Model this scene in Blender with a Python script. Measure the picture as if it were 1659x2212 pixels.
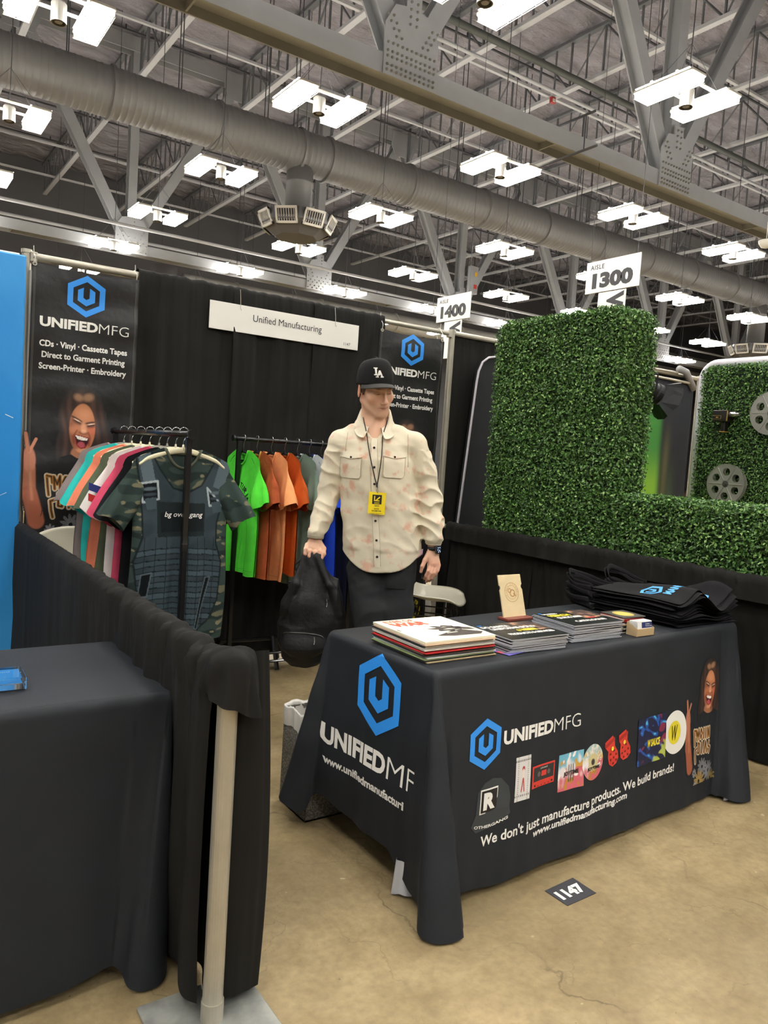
import bpy, bmesh, math, random
import numpy as np
from mathutils import Vector, Matrix
from mathutils.bvhtree import BVHTree
for _o in list(bpy.data.objects): bpy.data.objects.remove(_o)
SC = bpy.context.scene
C = SC.collection
PI = math.pi
R = random.Random(7)

# ---------------------------------------------------------------- camera
def cam_axes(yaw, pitch, roll):
    cy, sy, cp, sp = math.cos(yaw), math.sin(yaw), math.cos(pitch), math.sin(pitch)
    f = Vector((sy * cp, cy * cp, sp)); r = Vector((cy, -sy, 0)); u = r.cross(f)
    c, s = math.cos(roll), math.sin(roll)
    return c * r + s * u, -s * r + c * u, f
cam = bpy.data.cameras.new('camera'); camo = bpy.data.objects.new('camera', cam); C.objects.link(camo)
_r, _u, _f = cam_axes(0.603872, -0.0756082, 0.0658292)
_m = Matrix(((_r.x, _u.x, -_f.x), (_r.y, _u.y, -_f.y), (_r.z, _u.z, -_f.z)))
camo.matrix_world = Matrix.Translation((-0.747577, -4.697741, 1.451724)) @ _m.to_4x4()
cam.sensor_fit = 'VERTICAL'; cam.sensor_height = 36.0; cam.lens = 1654.26 / 2212 * 36
cam.clip_start = 0.05; cam.clip_end = 300
SC.camera = camo
# ---------------------------------------------------------------- world, exposure
SC.view_settings.view_transform = 'Standard'; SC.view_settings.look = 'None'
SC.view_settings.gamma = 1; SC.view_settings.exposure = 0.52
SC.view_settings.use_curve_mapping = False
wd = bpy.data.worlds.new('hall_air'); SC.world = wd; wd.use_nodes = True
wd.node_tree.nodes['Background'].inputs[0].default_value = (0.93, 0.95, 1.0, 1)
wd.node_tree.nodes['Background'].inputs[1].default_value = 0.05
LAMP_E = 39.0          # strength of every high bay diffuser
UP_E = 19.0            # glow strips added on top of the housings to brighten the ceiling
LAMP_COL = (1.0, 0.975, 0.925)

# ---------------------------------------------------------------- helpers
def lin(c):
    if isinstance(c, str):
        c = [int(c[i:i + 2], 16) / 255 for i in (0, 2, 4)]
    return tuple(((x / 12.92) if x <= 0.04045 else ((x + 0.055) / 1.055) ** 2.4) for x in c[:3]) + (1,)
_mats = {}
def mat(name, col='808080', rough=0.6, metal=0.0, var=None, vs=8.0, bump=None, spec=0.5, sheen=0.0, emit=None,
        attr=None, trans=0.0, coat=0.0, stretch=None, mix2=None):
    """Principled material. var=(amount) noise shade variation at scale vs; bump=(scale,dist); mix2=(hex,scale,lo,hi)"""
    if name in _mats: return _mats[name]
    m = bpy.data.materials.new(name); m.use_nodes = True; nt = m.node_tree; N = nt.nodes; L = nt.links
    b = N['Principled BSDF']
    b.inputs['Roughness'].default_value = rough; b.inputs['Metallic'].default_value = metal
    b.inputs['Specular IOR Level'].default_value = spec
    b.inputs['Transmission Weight'].default_value = trans
    b.inputs['Coat Weight'].default_value = coat
    if sheen:
        b.inputs['Sheen Weight'].default_value = sheen; b.inputs['Sheen Roughness'].default_value = 0.5
    tc = N.new('ShaderNodeTexCoord'); vec = tc.outputs['Object']
    if stretch:
        mp = N.new('ShaderNodeMapping'); mp.inputs['Scale'].default_value = stretch; L.new(vec, mp.inputs[0]); vec = mp.outputs[0]
    colout = None
    if attr:
        a = N.new('ShaderNodeAttribute'); a.attribute_name = attr; colout = a.outputs['Color']
    else:
        rgb = N.new('ShaderNodeRGB'); rgb.outputs[0].default_value = lin(col); colout = rgb.outputs[0]
    if mix2:
        n = N.new('ShaderNodeTexNoise'); n.inputs['Scale'].default_value = mix2[1]; n.inputs['Detail'].default_value = 5
        L.new(vec, n.inputs['Vector'])
        mr = N.new('ShaderNodeMapRange'); mr.inputs['From Min'].default_value = mix2[2]; mr.inputs['From Max'].default_value = mix2[3]
        L.new(n.outputs['Fac'], mr.inputs['Value'])
        mx = N.new('ShaderNodeMix'); mx.data_type = 'RGBA'; L.new(mr.outputs[0], mx.inputs['Factor'])
        L.new(colout, mx.inputs['A']); mx.inputs['B'].default_value = lin(mix2[0]); colout = mx.outputs['Result']
    if var:
        n = N.new('ShaderNodeTexNoise'); n.inputs['Scale'].default_value = vs; n.inputs['Detail'].default_value = 6
        L.new(vec, n.inputs['Vector'])
        mr = N.new('ShaderNodeMapRange'); mr.inputs['From Min'].default_value = 0.25; mr.inputs['From Max'].default_value = 0.75
        mr.inputs['To Min'].default_value = 1 - var; mr.inputs['To Max'].default_value = 1 + var
        L.new(n.outputs['Fac'], mr.inputs['Value'])
        mx = N.new('ShaderNodeMix'); mx.data_type = 'RGBA'; mx.blend_type = 'MULTIPLY'; mx.inputs['Factor'].default_value = 1
        L.new(colout, mx.inputs['A']); L.new(mr.outputs[0], mx.inputs['B']); colout = mx.outputs['Result']
    L.new(colout, b.inputs['Base Color'])
    if bump:
        n = N.new('ShaderNodeTexNoise'); n.inputs['Scale'].default_value = bump[0]; n.inputs['Detail'].default_value = 4
        L.new(vec, n.inputs['Vector'])
        bp = N.new('ShaderNodeBump'); bp.inputs['Distance'].default_value = bump[1]; bp.inputs['Strength'].default_value = 1
        L.new(n.outputs['Fac'], bp.inputs['Height']); L.new(bp.outputs[0], b.inputs['Normal'])
    if emit:
        b.inputs['Emission Color'].default_value = lin(emit[0]) if isinstance(emit[0], str) else tuple(emit[0]) + (1,)
        b.inputs['Emission Strength'].default_value = emit[1]
    _mats[name] = m
    return m

WM = {}
def T(name, label, cat, loc=(0, 0, 0), rz=0.0, group=None):
    o = bpy.data.objects.new(name, None); C.objects.link(o)
    o.empty_display_size = 0.05
    o.location = loc; o.rotation_euler = (0, 0, rz); o['label'] = label; o['category'] = cat
    if group: o['group'] = group
    WM[o] = (Vector(loc), rz)
    return o
def xf_inv(par, V):
    loc, rz = WM[par]; V = np.asarray(V, float) - np.array(loc)
    if rz:
        c, s = math.cos(-rz), math.sin(-rz); V = np.stack([V[:, 0] * c - V[:, 1] * s, V[:, 0] * s + V[:, 1] * c, V[:, 2]], 1)
    return V
def O(name, vf, mats, par=None, smooth=False, label=None, local=False, col=None, kind=None, cat=None, group=None):
    """one mesh object. vf = (V,F) or (V,F,matindex). World coordinates unless local."""
    V, F = vf[0], vf[1]; V = np.asarray(V, float).reshape(-1, 3)
    if par is not None and not local: V = xf_inv(par, V)
    me = bpy.data.meshes.new(name)
    me.from_pydata(V.tolist(), [], F if isinstance(F, list) else np.asarray(F).tolist())
    if not isinstance(mats, (list, tuple)): mats = [mats]
    for m in mats: me.materials.append(m)
    if len(vf) > 2 and vf[2] is not None: me.polygons.foreach_set('material_index', np.asarray(vf[2], dtype=np.int32))
    if smooth: me.polygons.foreach_set('use_smooth', np.ones(len(me.polygons), dtype=bool))
    if col is not None:
        ca = me.color_attributes.new('Col', 'FLOAT_COLOR', 'POINT')
        cc = np.ones((len(V), 4), np.float32); cc[:, :3] = col; ca.data.foreach_set('color', cc.ravel())
    me.update()
    o = bpy.data.objects.new(name, me); C.objects.link(o)
    if par is not None:
        o.parent = par; WM[o] = WM[par]
    else: WM[o] = (Vector((0, 0, 0)), 0.0)
    if label: o['label'] = label
    if kind: o['kind'] = kind
    if cat: o['category'] = cat
    if group: o['group'] = group
    return o
def dup(root, loc, rz=None, label=None, group=None):
    r = root.copy(); C.objects.link(r); r.location = loc
    if rz is not None: r.rotation_euler = (0, 0, rz)
    if label: r['label'] = label
    if group: r['group'] = group
    for ch in list(root.children):
        c = ch.copy(); C.objects.link(c); c.parent = r
        for g in list(ch.children):
            d = g.copy(); C.objects.link(d); d.parent = c
    return r
def join(*parts):
    VV, FF, MM, n = [], [], [], 0
    for p in parts:
        V = np.asarray(p[0], float).reshape(-1, 3); VV.append(V)
        FF += [tuple(int(i) + n for i in f) for f in p[1]]
        MM += list(p[2]) if len(p) > 2 and p[2] is not None else [0] * len(p[1])
        n += len(V)
    return np.concatenate(VV), FF, MM
def setm(vf, i): return (vf[0], vf[1], [i] * len(vf[1]))
def box(x0, x1, y0, y1, z0, z1):
    V = [(x, y, z) for z in (z0, z1) for y in (y0, y1) for x in (x0, x1)]
    return np.array(V, float), [(0, 2, 3, 1), (4, 5, 7, 6), (0, 1, 5, 4), (2, 6, 7, 3), (0, 4, 6, 2), (1, 3, 7, 5)]
def cbox(x0, x1, y0, y1, z0, z1, b=0.002):
    """box with chamfered edges, 24 vertices"""
    b = min(b, (x1 - x0) / 2.1, (y1 - y0) / 2.1, (z1 - z0) / 2.1)
    V = []; idx = {}
    for i, x in enumerate((x0, x1)):
        for j, y in enumerate((y0, y1)):
            for k, z in enumerate((z0, z1)):
                for a in range(3):
                    p = [x, y, z]; q = [(b if v == 0 else -b) for v in (i, j, k)]
                    for t in range(3):
                        if t != a: p[t] += q[t]
                    idx[i, j, k, a] = len(V); V.append(p)
    F = []
    for a in range(3):
        o1, o2 = [t for t in range(3) if t != a]
        for s in (0, 1):
            f = []
            for u, v in ((0, 0), (1, 0), (1, 1), (0, 1)):
                c = [0, 0, 0]; c[a] = s; c[o1] = u; c[o2] = v; f.append(idx[c[0], c[1], c[2], a])
            if (s == 0) != (a == 1): f = f[::-1]
            F.append(tuple(f))
    for a in range(3):      # edges along axis a
        o1, o2 = [t for t in range(3) if t != a]
        for u in (0, 1):
            for v in (0, 1):
                c0 = [0, 0, 0]; c0[o1] = u; c0[o2] = v; c1 = list(c0); c1[a] = 1
                f = [idx[tuple(c0) + (o1,)], idx[tuple(c1) + (o1,)], idx[tuple(c1) + (o2,)], idx[tuple(c0) + (o2,)]]
                F.append(tuple(f))
    for i in (0, 1):
        for j in (0, 1):
            for k in (0, 1): F.append((idx[i, j, k, 0], idx[i, j, k, 1], idx[i, j, k, 2]))
    return np.array(V, float), F
def rotz(vf, a, c=(0, 0)):
    V = np.array(vf[0], float); x, y = V[:, 0] - c[0], V[:, 1] - c[1]; ca, sa = math.cos(a), math.sin(a)
    V[:, 0] = c[0] + x * ca - y * sa; V[:, 1] = c[1] + x * sa + y * ca
    return (V,) + tuple(vf[1:])
def move(vf, d): return (np.array(vf[0], float) + np.array(d, float),) + tuple(vf[1:])
def tube(pts, r, n=8, caps=True, closed=False):
    P = np.array(pts, float); m = len(P); rr = np.full(m, r, float) if np.isscalar(r) else np.array(r, float)
    Tn = np.gradient(P, axis=0) if not closed else (np.roll(P, -1, 0) - np.roll(P, 1, 0))
    Tn /= np.linalg.norm(Tn, axis=1)[:, None] + 1e-12
    up = np.array([0, 0, 1.]) if abs(Tn[0, 2]) < .9 else np.array([1., 0, 0])
    V = []
    a = np.arange(n) * 2 * PI / n
    for i in range(m):
        u = up - Tn[i] * up.dot(Tn[i]); u /= np.linalg.norm(u) + 1e-12; w = np.cross(Tn[i], u); up = u
        V.append(P[i] + rr[i] * (np.cos(a)[:, None] * u + np.sin(a)[:, None] * w))
    V = np.concatenate(V); F = []
    for i in range(m if closed else m - 1):
        i2 = (i + 1) % m
        for j in range(n):
            k = (j + 1) % n; F.append((i * n + j, i * n + k, i2 * n + k, i2 * n + j))
    if caps and not closed:
        F.append(tuple(range(n))[::-1]); F.append(tuple((m - 1) * n + j for j in range(n)))
    return V, F
def lathe(prof, n=24, c=(0, 0, 0), axis='z', caps=True):
    V = []; a = np.arange(n) * 2 * PI / n; m = len(prof)
    for r, z in prof: V.append(np.stack([r * np.cos(a), r * np.sin(a), np.full(n, z)], 1))
    V = np.concatenate(V)
    if axis == 'x': V = V[:, [2, 0, 1]]
    if axis == 'y': V = V[:, [1, 2, 0]]
    F = [(i * n + j, i * n + (j + 1) % n, (i + 1) * n + (j + 1) % n, (i + 1) * n + j) for i in range(m - 1) for j in range(n)]
    if caps and prof[0][0] > 1e-6: F.append(tuple(range(n))[::-1])
    if caps and prof[-1][0] > 1e-6: F.append(tuple((m - 1) * n + j for j in range(n)))
    return V + np.array(c, float), F
def sheet(fn, nu, nv, closed_u=False):
    u = np.linspace(0, 1, nu + 1); v = np.linspace(0, 1, nv + 1); U, Vv = np.meshgrid(u, v)
    P = fn(U.ravel(), Vv.ravel()); n = nu + 1
    F = [(j * n + i, j * n + i + 1, (j + 1) * n + i + 1, (j + 1) * n + i) for j in range(nv) for i in range(nu)]
    return np.asarray(P, float), F
def thick(vf, t):
    """give an open sheet a real thickness t"""
    V = np.asarray(vf[0], float); F = vf[1]; N = np.zeros_like(V)
    for f in F:
        n = np.cross(V[f[1]] - V[f[0]], V[f[2]] - V[f[0]])
        for i in f: N[i] += n
    N /= np.linalg.norm(N, axis=1)[:, None] + 1e-12
    n = len(V); E = {}
    for f in F:
        for a, b in zip(f, f[1:] + f[:1]): E[(a, b)] = E.get((a, b), 0) + 1
    F2 = list(F) + [tuple(i + n for i in f[::-1]) for f in F]
    for (a, b) in E:
        if (b, a) not in E: F2.append((b, a, a + n, b + n))
    return np.concatenate([V, V - N * t]), F2
def prism(poly, d0, d1, mp):
    """extrude a 2D polygon between depths; mp(x,y,d)->xyz arrays"""
    n = len(poly); p = np.array(poly, float)
    V = np.concatenate([mp(p[:, 0], p[:, 1], np.full(n, d0)), mp(p[:, 0], p[:, 1], np.full(n, d1))])
    F = [tuple(range(n)), tuple(range(2 * n - 1, n - 1, -1))] + [(i, n + i, n + (i + 1) % n, (i + 1) % n) for i in range(n)]
    return V, F
_tc = {}
def text2d(s, bold=0.0, shear=0.0, space=1.0):
    key = (s, bold, shear, space)
    if key in _tc: return _tc[key]
    cu = bpy.data.curves.new('t', 'FONT'); cu.body = s; cu.size = 1; cu.offset = bold; cu.shear = shear
    cu.resolution_u = 3; cu.space_character = space
    ob = bpy.data.objects.new('t', cu); C.objects.link(ob)
    dg = bpy.context.evaluated_depsgraph_get(); dg.update()
    me = bpy.data.meshes.new_from_object(ob.evaluated_get(dg))
    V = np.array([v.co[:2] for v in me.vertices]); F = [tuple(p.vertices) for p in me.polygons]
    bpy.data.objects.remove(ob); bpy.data.curves.remove(cu); bpy.data.meshes.remove(me)
    _tc[key] = (V, F); return V, F
def textfit(s, x0, x1, y0, y1, bold=0.0, shear=0.0, space=1.0, mode='box'):
    """text scaled into a box (ascender/descender bounds)"""
    V, F = text2d(s, bold, shear, space); V = V.copy()
    mn, mx = V.min(0), V.max(0)
    if mode == 'base':                    # y0 is the baseline, y1 the cap height
        mn[1] = 0.0; mx[1] = 0.73
    V[:, 0] = x0 + (V[:, 0] - mn[0]) / (mx[0] - mn[0]) * (x1 - x0)
    V[:, 1] = y0 + (V[:, 1] - mn[1]) / (mx[1] - mn[1]) * (y1 - y0)
    return V, F
def flat(vf2, mp): V = vf2[0]; return mp(V[:, 0], V[:, 1]), vf2[1]
def poly2(*polys):
    V, F = [], []
    for p in polys: F.append(tuple(range(len(V), len(V) + len(p)))); V += list(p)
    return np.array(V, float), F
def HEXR(cx, cy, rx, ry, inner=0.70):
    """hexagon ring with the notched U inside (blue logo)"""
    V, F = [], []
    for k in range(6):
        a = PI / 2 + k * PI / 3; V.append((cx + rx * math.cos(a) / .866, cy + ry * math.sin(a)))
    for k in range(6):
        a = PI / 2 + k * PI / 3; V.append((cx + inner * rx * math.cos(a) / .866, cy + inner * ry * math.sin(a)))
    F = [(k, (k + 1) % 6, 6 + (k + 1) % 6, 6 + k) for k in range(6)]
    def add(q):
        n = len(V); V.extend((cx + x * rx / .866, cy + y * ry) for x, y in q); F.append(tuple(range(n, n + len(q))))
    add([(-.40, .27), (-.40, -.23), (-.14, -.07), (-.14, .41)])
    add([(-.40, -.23), (0, -.46), (0, -.155), (-.14, -.07)])
    add([(0, -.46), (.40, -.23), (.14, -.07), (0, -.155)])
    add([(.40, -.23), (.40, .27), (.14, .41), (.14, -.07)])
    return subq(np.array(V), F, 6)
def subq(V, F, k):
    """split every quad into k x k so that a decal can follow a curved cloth"""
    o, G = [], []
    for f in F:
        a, b, c, d = [V[i] for i in f]; n = len(o)
        for j in range(k + 1):
            for i in range(k + 1):
                s, t = i / k, j / k; o.append((a * (1 - s) + b * s) * (1 - t) + (d * (1 - s) + c * s) * t)
        G += [(n + j * (k + 1) + i, n + j * (k + 1) + i + 1, n + (j + 1) * (k + 1) + i + 1, n + (j + 1) * (k + 1) + i) for j in range(k) for i in range(k)]
    return np.array(o), G
def smooth01(x): x = np.clip(x, 0, 1); return x * x * (3 - 2 * x)
def waves(s, seed, n=6, lo=6., hi=40.):
    r = random.Random(seed); o = np.zeros_like(s)
    for i in range(n):
        k = lo * (hi / lo) ** (i / (n - 1)) * r.uniform(.8, 1.2); o = o + np.sin(s * k + r.uniform(0, 6.28)) * (lo / k) ** .5
    return o / n ** .5
def noise3(x, y, z, seed, s=1.0, n=8):
    r = random.Random(seed); o = 0
    for i in range(n):
        kx, ky, kz = [r.gauss(0, 1) * s for _ in range(3)]; o = o + np.sin(x * kx + y * ky + z * kz + r.uniform(0, 6.28))
    return o / n ** .5

# ---- signed distance sculpting on a rectilinear grid, surfaced with surface nets
class SDF:
    def __init__(self, xs, ys, zs):
        self.g = [np.asarray(a, np.float32) for a in (xs, ys, zs)]
        self.D = np.full([len(a) for a in self.g], .2, np.float32)
    def sl(self, lo, hi):
        s = []
        for a, l, h in zip(self.g, lo, hi):
            i0 = max(0, int(np.searchsorted(a, l)) - 1); i1 = min(len(a), int(np.searchsorted(a, h)) + 1); s.append(slice(i0, max(i1, i0 + 1)))
        return tuple(s)
    def P(self, s): return np.meshgrid(self.g[0][s[0]], self.g[1][s[1]], self.g[2][s[2]], indexing='ij')
    def put(self, fn, lo, hi, k=.01, op='u'):
        m = .03 + k; s = self.sl([a - m for a in lo], [a + m for a in hi]); X, Y, Z = self.P(s)
        d = fn(X, Y, Z).astype(np.float32); D = self.D[s]
        if op == 'u':
            h = np.clip(.5 + .5 * (D - d) / k, 0, 1); self.D[s] = D * (1 - h) + d * h - k * h * (1 - h)
        elif op == 's':
            h = np.clip(.5 - .5 * (D + d) / k, 0, 1); self.D[s] = D * (1 - h) - d * h + k * h * (1 - h)
        elif op == 'i':
            self.D[s] = np.maximum(D, d)
    def cap(self, a, b, ra, rb=None, k=.01, op='u', fl=None):
        """tapered capsule; fl=(axis vector, factor) flattens it along that axis"""
        rb = ra if rb is None else rb; a = np.array(a, float); b = np.array(b, float); m = max(ra, rb)
        ab = b - a; L2 = ab.dot(ab) + 1e-9
        def fn(X, Y, Z):
            px, py, pz = X - a[0], Y - a[1], Z - a[2]; t = np.clip((px * ab[0] + py * ab[1] + pz * ab[2]) / L2, 0, 1)
            qx, qy, qz = px - t * ab[0], py - t * ab[1], pz - t * ab[2]
            if fl is not None:
                n, f = fl; e = qx * n[0] + qy * n[1] + qz * n[2]; qx, qy, qz = qx + n[0] * e * (f - 1), qy + n[1] * e * (f - 1), qz + n[2] * e * (f - 1)
            return np.sqrt(qx * qx + qy * qy + qz * qz) - (ra + (rb - ra) * t)
        self.put(fn, np.minimum(a, b) - m, np.maximum(a, b) + m, k, op)
    def ell(self, c, r, M=None, k=.01, op='u'):
        c = np.array(c, float); r = np.array(r, float); m = r.max(); M = np.eye(3) if M is None else np.array(M)
        def fn(X, Y, Z):
            p = [X - c[0], Y - c[1], Z - c[2]]; q = [M[0][i] * p[0] + M[1][i] * p[1] + M[2][i] * p[2] for i in range(3)]
            k0 = np.sqrt(sum((q[i] / r[i]) ** 2 for i in range(3))); k1 = np.sqrt(sum((q[i] / r[i] ** 2) ** 2 for i in range(3))) + 1e-6
            return k0 * (k0 - 1) / k1
        self.put(fn, c - m, c + m, k, op)
    def warp(self, fn):
        X, Y, Z = self.P((slice(None),) * 3); near = np.abs(self.D) < .04
        self.D[near] += fn(X[near], Y[near], Z[near]).astype(np.float32)
    def mesh(self, iso=0.0):
        D = self.D - iso; I = D < 0; gx, gy, gz = self.g
        c = I[:-1, :-1, :-1].astype(np.int8)
        cnt = sum(I[i:i + I.shape[0] - 1, j:j + I.shape[1] - 1, k:k + I.shape[2] - 1].astype(np.int8) for i in (0, 1) for j in (0, 1) for k in (0, 1))
        cell = np.argwhere((cnt > 0) & (cnt < 8)); idx = np.full(cnt.shape, -1, np.int64); idx[tuple(cell.T)] = np.arange(len(cell))
        acc = np.zeros((len(cell), 3)); w = np.zeros(len(cell)); ci, cj, ck = cell.T
        cor = [(i, j, k) for i in (0, 1) for j in (0, 1) for k in (0, 1)]
        for a in cor:
            for ax in range(3):
                if a[ax]: continue
                b = list(a); b[ax] = 1
                d0 = D[ci + a[0], cj + a[1], ck + a[2]]; d1 = D[ci + b[0], cj + b[1], ck + b[2]]; x = (d0 < 0) != (d1 < 0)
                t = np.where(x, d0 / np.where(x, d0 - d1, 1), 0)
                p = [gx[ci + a[0]], gy[cj + a[1]], gz[ck + a[2]]]; q = [gx[ci + b[0]], gy[cj + b[1]], gz[ck + b[2]]]
                for e in range(3): acc[:, e] += np.where(x, p[e] + t * (q[e] - p[e]), 0)
                w += x
        V = acc / w[:, None]; F = []
        for ax in range(3):
            s0 = [slice(None)] * 3; s1 = [slice(None)] * 3; s0[ax] = slice(0, -1); s1[ax] = slice(1, None)
            A = I[tuple(s0)]; B = I[tuple(s1)]; o1, o2 = [(1, 2), (2, 0), (0, 1)][ax]
            E = np.argwhere(A != B); lim = np.array(cnt.shape)
            ok = (E[:, o1] > 0) & (E[:, o2] > 0) & (E[:, o1] < lim[o1]) & (E[:, o2] < lim[o2]) & (E[:, ax] < lim[ax]); E = E[ok]
            fl = A[tuple(E.T)]
            def cl(d1, d2):
                e = E.copy(); e[:, o1] += d1; e[:, o2] += d2; return idx[tuple(e.T)]
            q = np.stack([cl(-1, -1), cl(0, -1), cl(0, 0), cl(-1, 0)], 1); q[~fl] = q[~fl][:, ::-1]; F.append(q)
        F = np.concatenate(F); F = F[(F >= 0).all(1)]
        return V, F
def relax(V, F, it=2, f=.5):
    F = np.asarray(F); V = V.copy()
    for _ in range(it):
        S = np.zeros_like(V); n = np.zeros(len(V))
        for a, b in ((0, 1), (1, 2), (2, 3), (3, 0)):
            np.add.at(S, F[:, a], V[F[:, b]]); np.add.at(S, F[:, b], V[F[:, a]]); np.add.at(n, F[:, a], 1); np.add.at(n, F[:, b], 1)
        V = V * (1 - f) + f * S / np.maximum(n, 1)[:, None]
    return V
def bvh(vf): return BVHTree.FromPolygons([tuple(v) for v in np.asarray(vf[0]).tolist()], [tuple(int(i) for i in f) for f in vf[1]])
def cast(tree, x, z, y0=-1.0, off=.002, d=(0, 1, 0)):
    """drop points (x,z) onto a surface looking along +y"""
    out = []
    last = 0
    for a, b in zip(np.atleast_1d(x), np.atleast_1d(z)):
        h = tree.ray_cast(Vector((a, y0, b)), Vector(d))
        if h[0] is not None: last = h[0].y - off
        out.append((a, last, b))
    return np.array(out)
# ================================================================ SETTING: floor, walls, ceiling
def floor_mat():
    m = bpy.data.materials.new('concrete_floor'); m.use_nodes = True; nt = m.node_tree; N = nt.nodes; L = nt.links; b = N['Principled BSDF']
    tc = N.new('ShaderNodeTexCoord'); v = tc.outputs['Object']
    def noise(s, d=6, w=None):
        n = N.new('ShaderNodeTexNoise'); n.inputs['Scale'].default_value = s; n.inputs['Detail'].default_value = d; L.new(w or v, n.inputs['Vector']); return n.outputs['Fac']
    def mrange(x, a, c, lo=0., hi=1.):
        r = N.new('ShaderNodeMapRange'); r.inputs[1].default_value = a; r.inputs[2].default_value = c; r.inputs[3].default_value = lo; r.inputs[4].default_value = hi; L.new(x, r.inputs[0]); return r.outputs[0]
    def mix(f, a, c, bt='MIX'):
        x = N.new('ShaderNodeMix'); x.data_type = 'RGBA'; x.blend_type = bt
        (L.new(f, x.inputs['Factor']) if not isinstance(f, float) else setattr(x.inputs['Factor'], 'default_value', f))
        for s, q in (('A', a), ('B', c)):
            (L.new(q, x.inputs[s]) if not isinstance(q, tuple) else setattr(x.inputs[s], 'default_value', q))
        return x.outputs['Result']
    c = mix(mrange(noise(1.3), .35, .65), lin('8B7A58'), lin('AB9770'))
    c = mix(mrange(noise(7), .42, .72, 0, .65), c, lin('7A6747'))
    c = mix(mrange(noise(38, 8), .35, .75, 0, .38), c, lin('5E5039'))
    # hairline cracks
    ws = N.new('ShaderNodeTexNoise'); ws.inputs['Scale'].default_value = 3.5; ws.inputs['Detail'].default_value = 8; L.new(v, ws.inputs['Vector'])
    ad = N.new('ShaderNodeVectorMath'); ad.operation = 'MULTIPLY_ADD'; L.new(ws.outputs['Color'], ad.inputs[0]); ad.inputs[1].default_value = (.55, .55, 0); L.new(v, ad.inputs[2])
    def crack(scale, w, amt):
        vo = N.new('ShaderNodeTexVoronoi'); vo.feature = 'DISTANCE_TO_EDGE'; vo.inputs['Scale'].default_value = scale; L.new(ad.outputs[0], vo.inputs['Vector'])
        k = mrange(vo.outputs['Distance'], 0, w, amt, 0)
        mm = N.new('ShaderNodeMath'); mm.operation = 'MULTIPLY'; L.new(k, mm.inputs[0]); L.new(mrange(noise(1.7 + scale, 3), .42, .62), mm.inputs[1]); return mm.outputs[0]
    c = mix(crack(.75, .007, .75), c, lin('53452F'))
    c = mix(crack(2.6, .012, .4), c, lin('5E4F36'))
    sp = mrange(noise(70, 2), .72, .78, 0, .55); c = mix(sp, c, lin('4F432E'))
    wsp = mrange(noise(23, 1), .76, .79, 0, .5); c = mix(wsp, c, lin('C9BE9E'))
    L.new(c, b.inputs['Base Color']); b.inputs['Specular IOR Level'].default_value = .4
    L.new(mrange(noise(4), .3, .7, .42, .66), b.inputs['Roughness'])
    bp = N.new('ShaderNodeBump'); bp.inputs['Distance'].default_value = .002; L.new(noise(60, 5), bp.inputs['Height']); L.new(bp.outputs[0], b.inputs['Normal'])
    return m
FM = floor_mat()
HX0, HX1, HY0, HY1, HZ = -22., 62., -22., 35.2, 13.95
fl = O('floor', box(HX0, HX1, HY0, HY1, -.12, 0), FM, kind='structure')
WALLM = mat('wall_paint_dark_grey', '5C5C5F', .8, var=.05, vs=1.2, bump=(30, .002))
for nm, b_ in (('wall_back', (HX0, HX1, HY1, HY1 + .3, 0, HZ + .3)), ('wall_right', (HX1, HX1 + .3, HY0, HY1, 0, HZ + .3)),
               ('wall_left', (HX0 - .3, HX0, HY0, HY1, 0, HZ + .3)), ('wall_front', (HX0, HX1, HY0 - .3, HY0, 0, HZ + .3))):
    O(nm, box(*b_), WALLM, kind='structure')
DECKM = mat('quilted_roof_insulation', '928E94', .75, var=.30, vs=1.1, bump=(2.2, .30), stretch=(1, 2.2, 1))
def deck(u, v):
    x = HX0 + u * (HX1 - HX0); y = HY0 + v * (HY1 - HY0); return np.stack([x, y, HZ + .05 * np.sin(y * 4.2) + .05 * np.sin(x * 3.75)], 1)
O('ceiling', thick(sheet(deck, 300, 160), -.1), DECKM, smooth=True, kind='structure')

STEEL = mat('grey_painted_steel', '909192', .55, var=.06, vs=3, bump=(60, .001))
STEEL_D = mat('grey_joist_steel', '626467', .6, var=.08, vs=3)
PALE = mat('pale_painted_chord', 'B4B5B7', .55, var=.05, vs=2)
BOLT = mat('bolt_steel', '77756E', .5)
def barxz(p, q, w, y0, y1):
    d = np.array([q[0] - p[0], q[1] - p[1]]); L = np.hypot(*d); d /= L; n = np.array([-d[1], d[0]]) * w / 2
    a = [np.array(p) + n, np.array(p) - n, np.array(q) - n, np.array(q) + n]
    V = [(k[0], y, k[1]) for y in (y0, y1) for k in a]
    return np.array(V), [(0, 1, 2, 3), (7, 6, 5, 4), (0, 4, 5, 1), (1, 5, 6, 2), (2, 6, 7, 3), (3, 7, 4, 0)]
def hsec(p, q, w, yc, d=.2):
    """wide flange member in an XZ plane: two flange plates and a web"""
    return join(barxz(p, q, w, yc - d, yc - d + .03), barxz(p, q, w, yc + d - .03, yc + d), barxz(p, q, .03, yc - d + .02, yc + d - .02))
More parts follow.
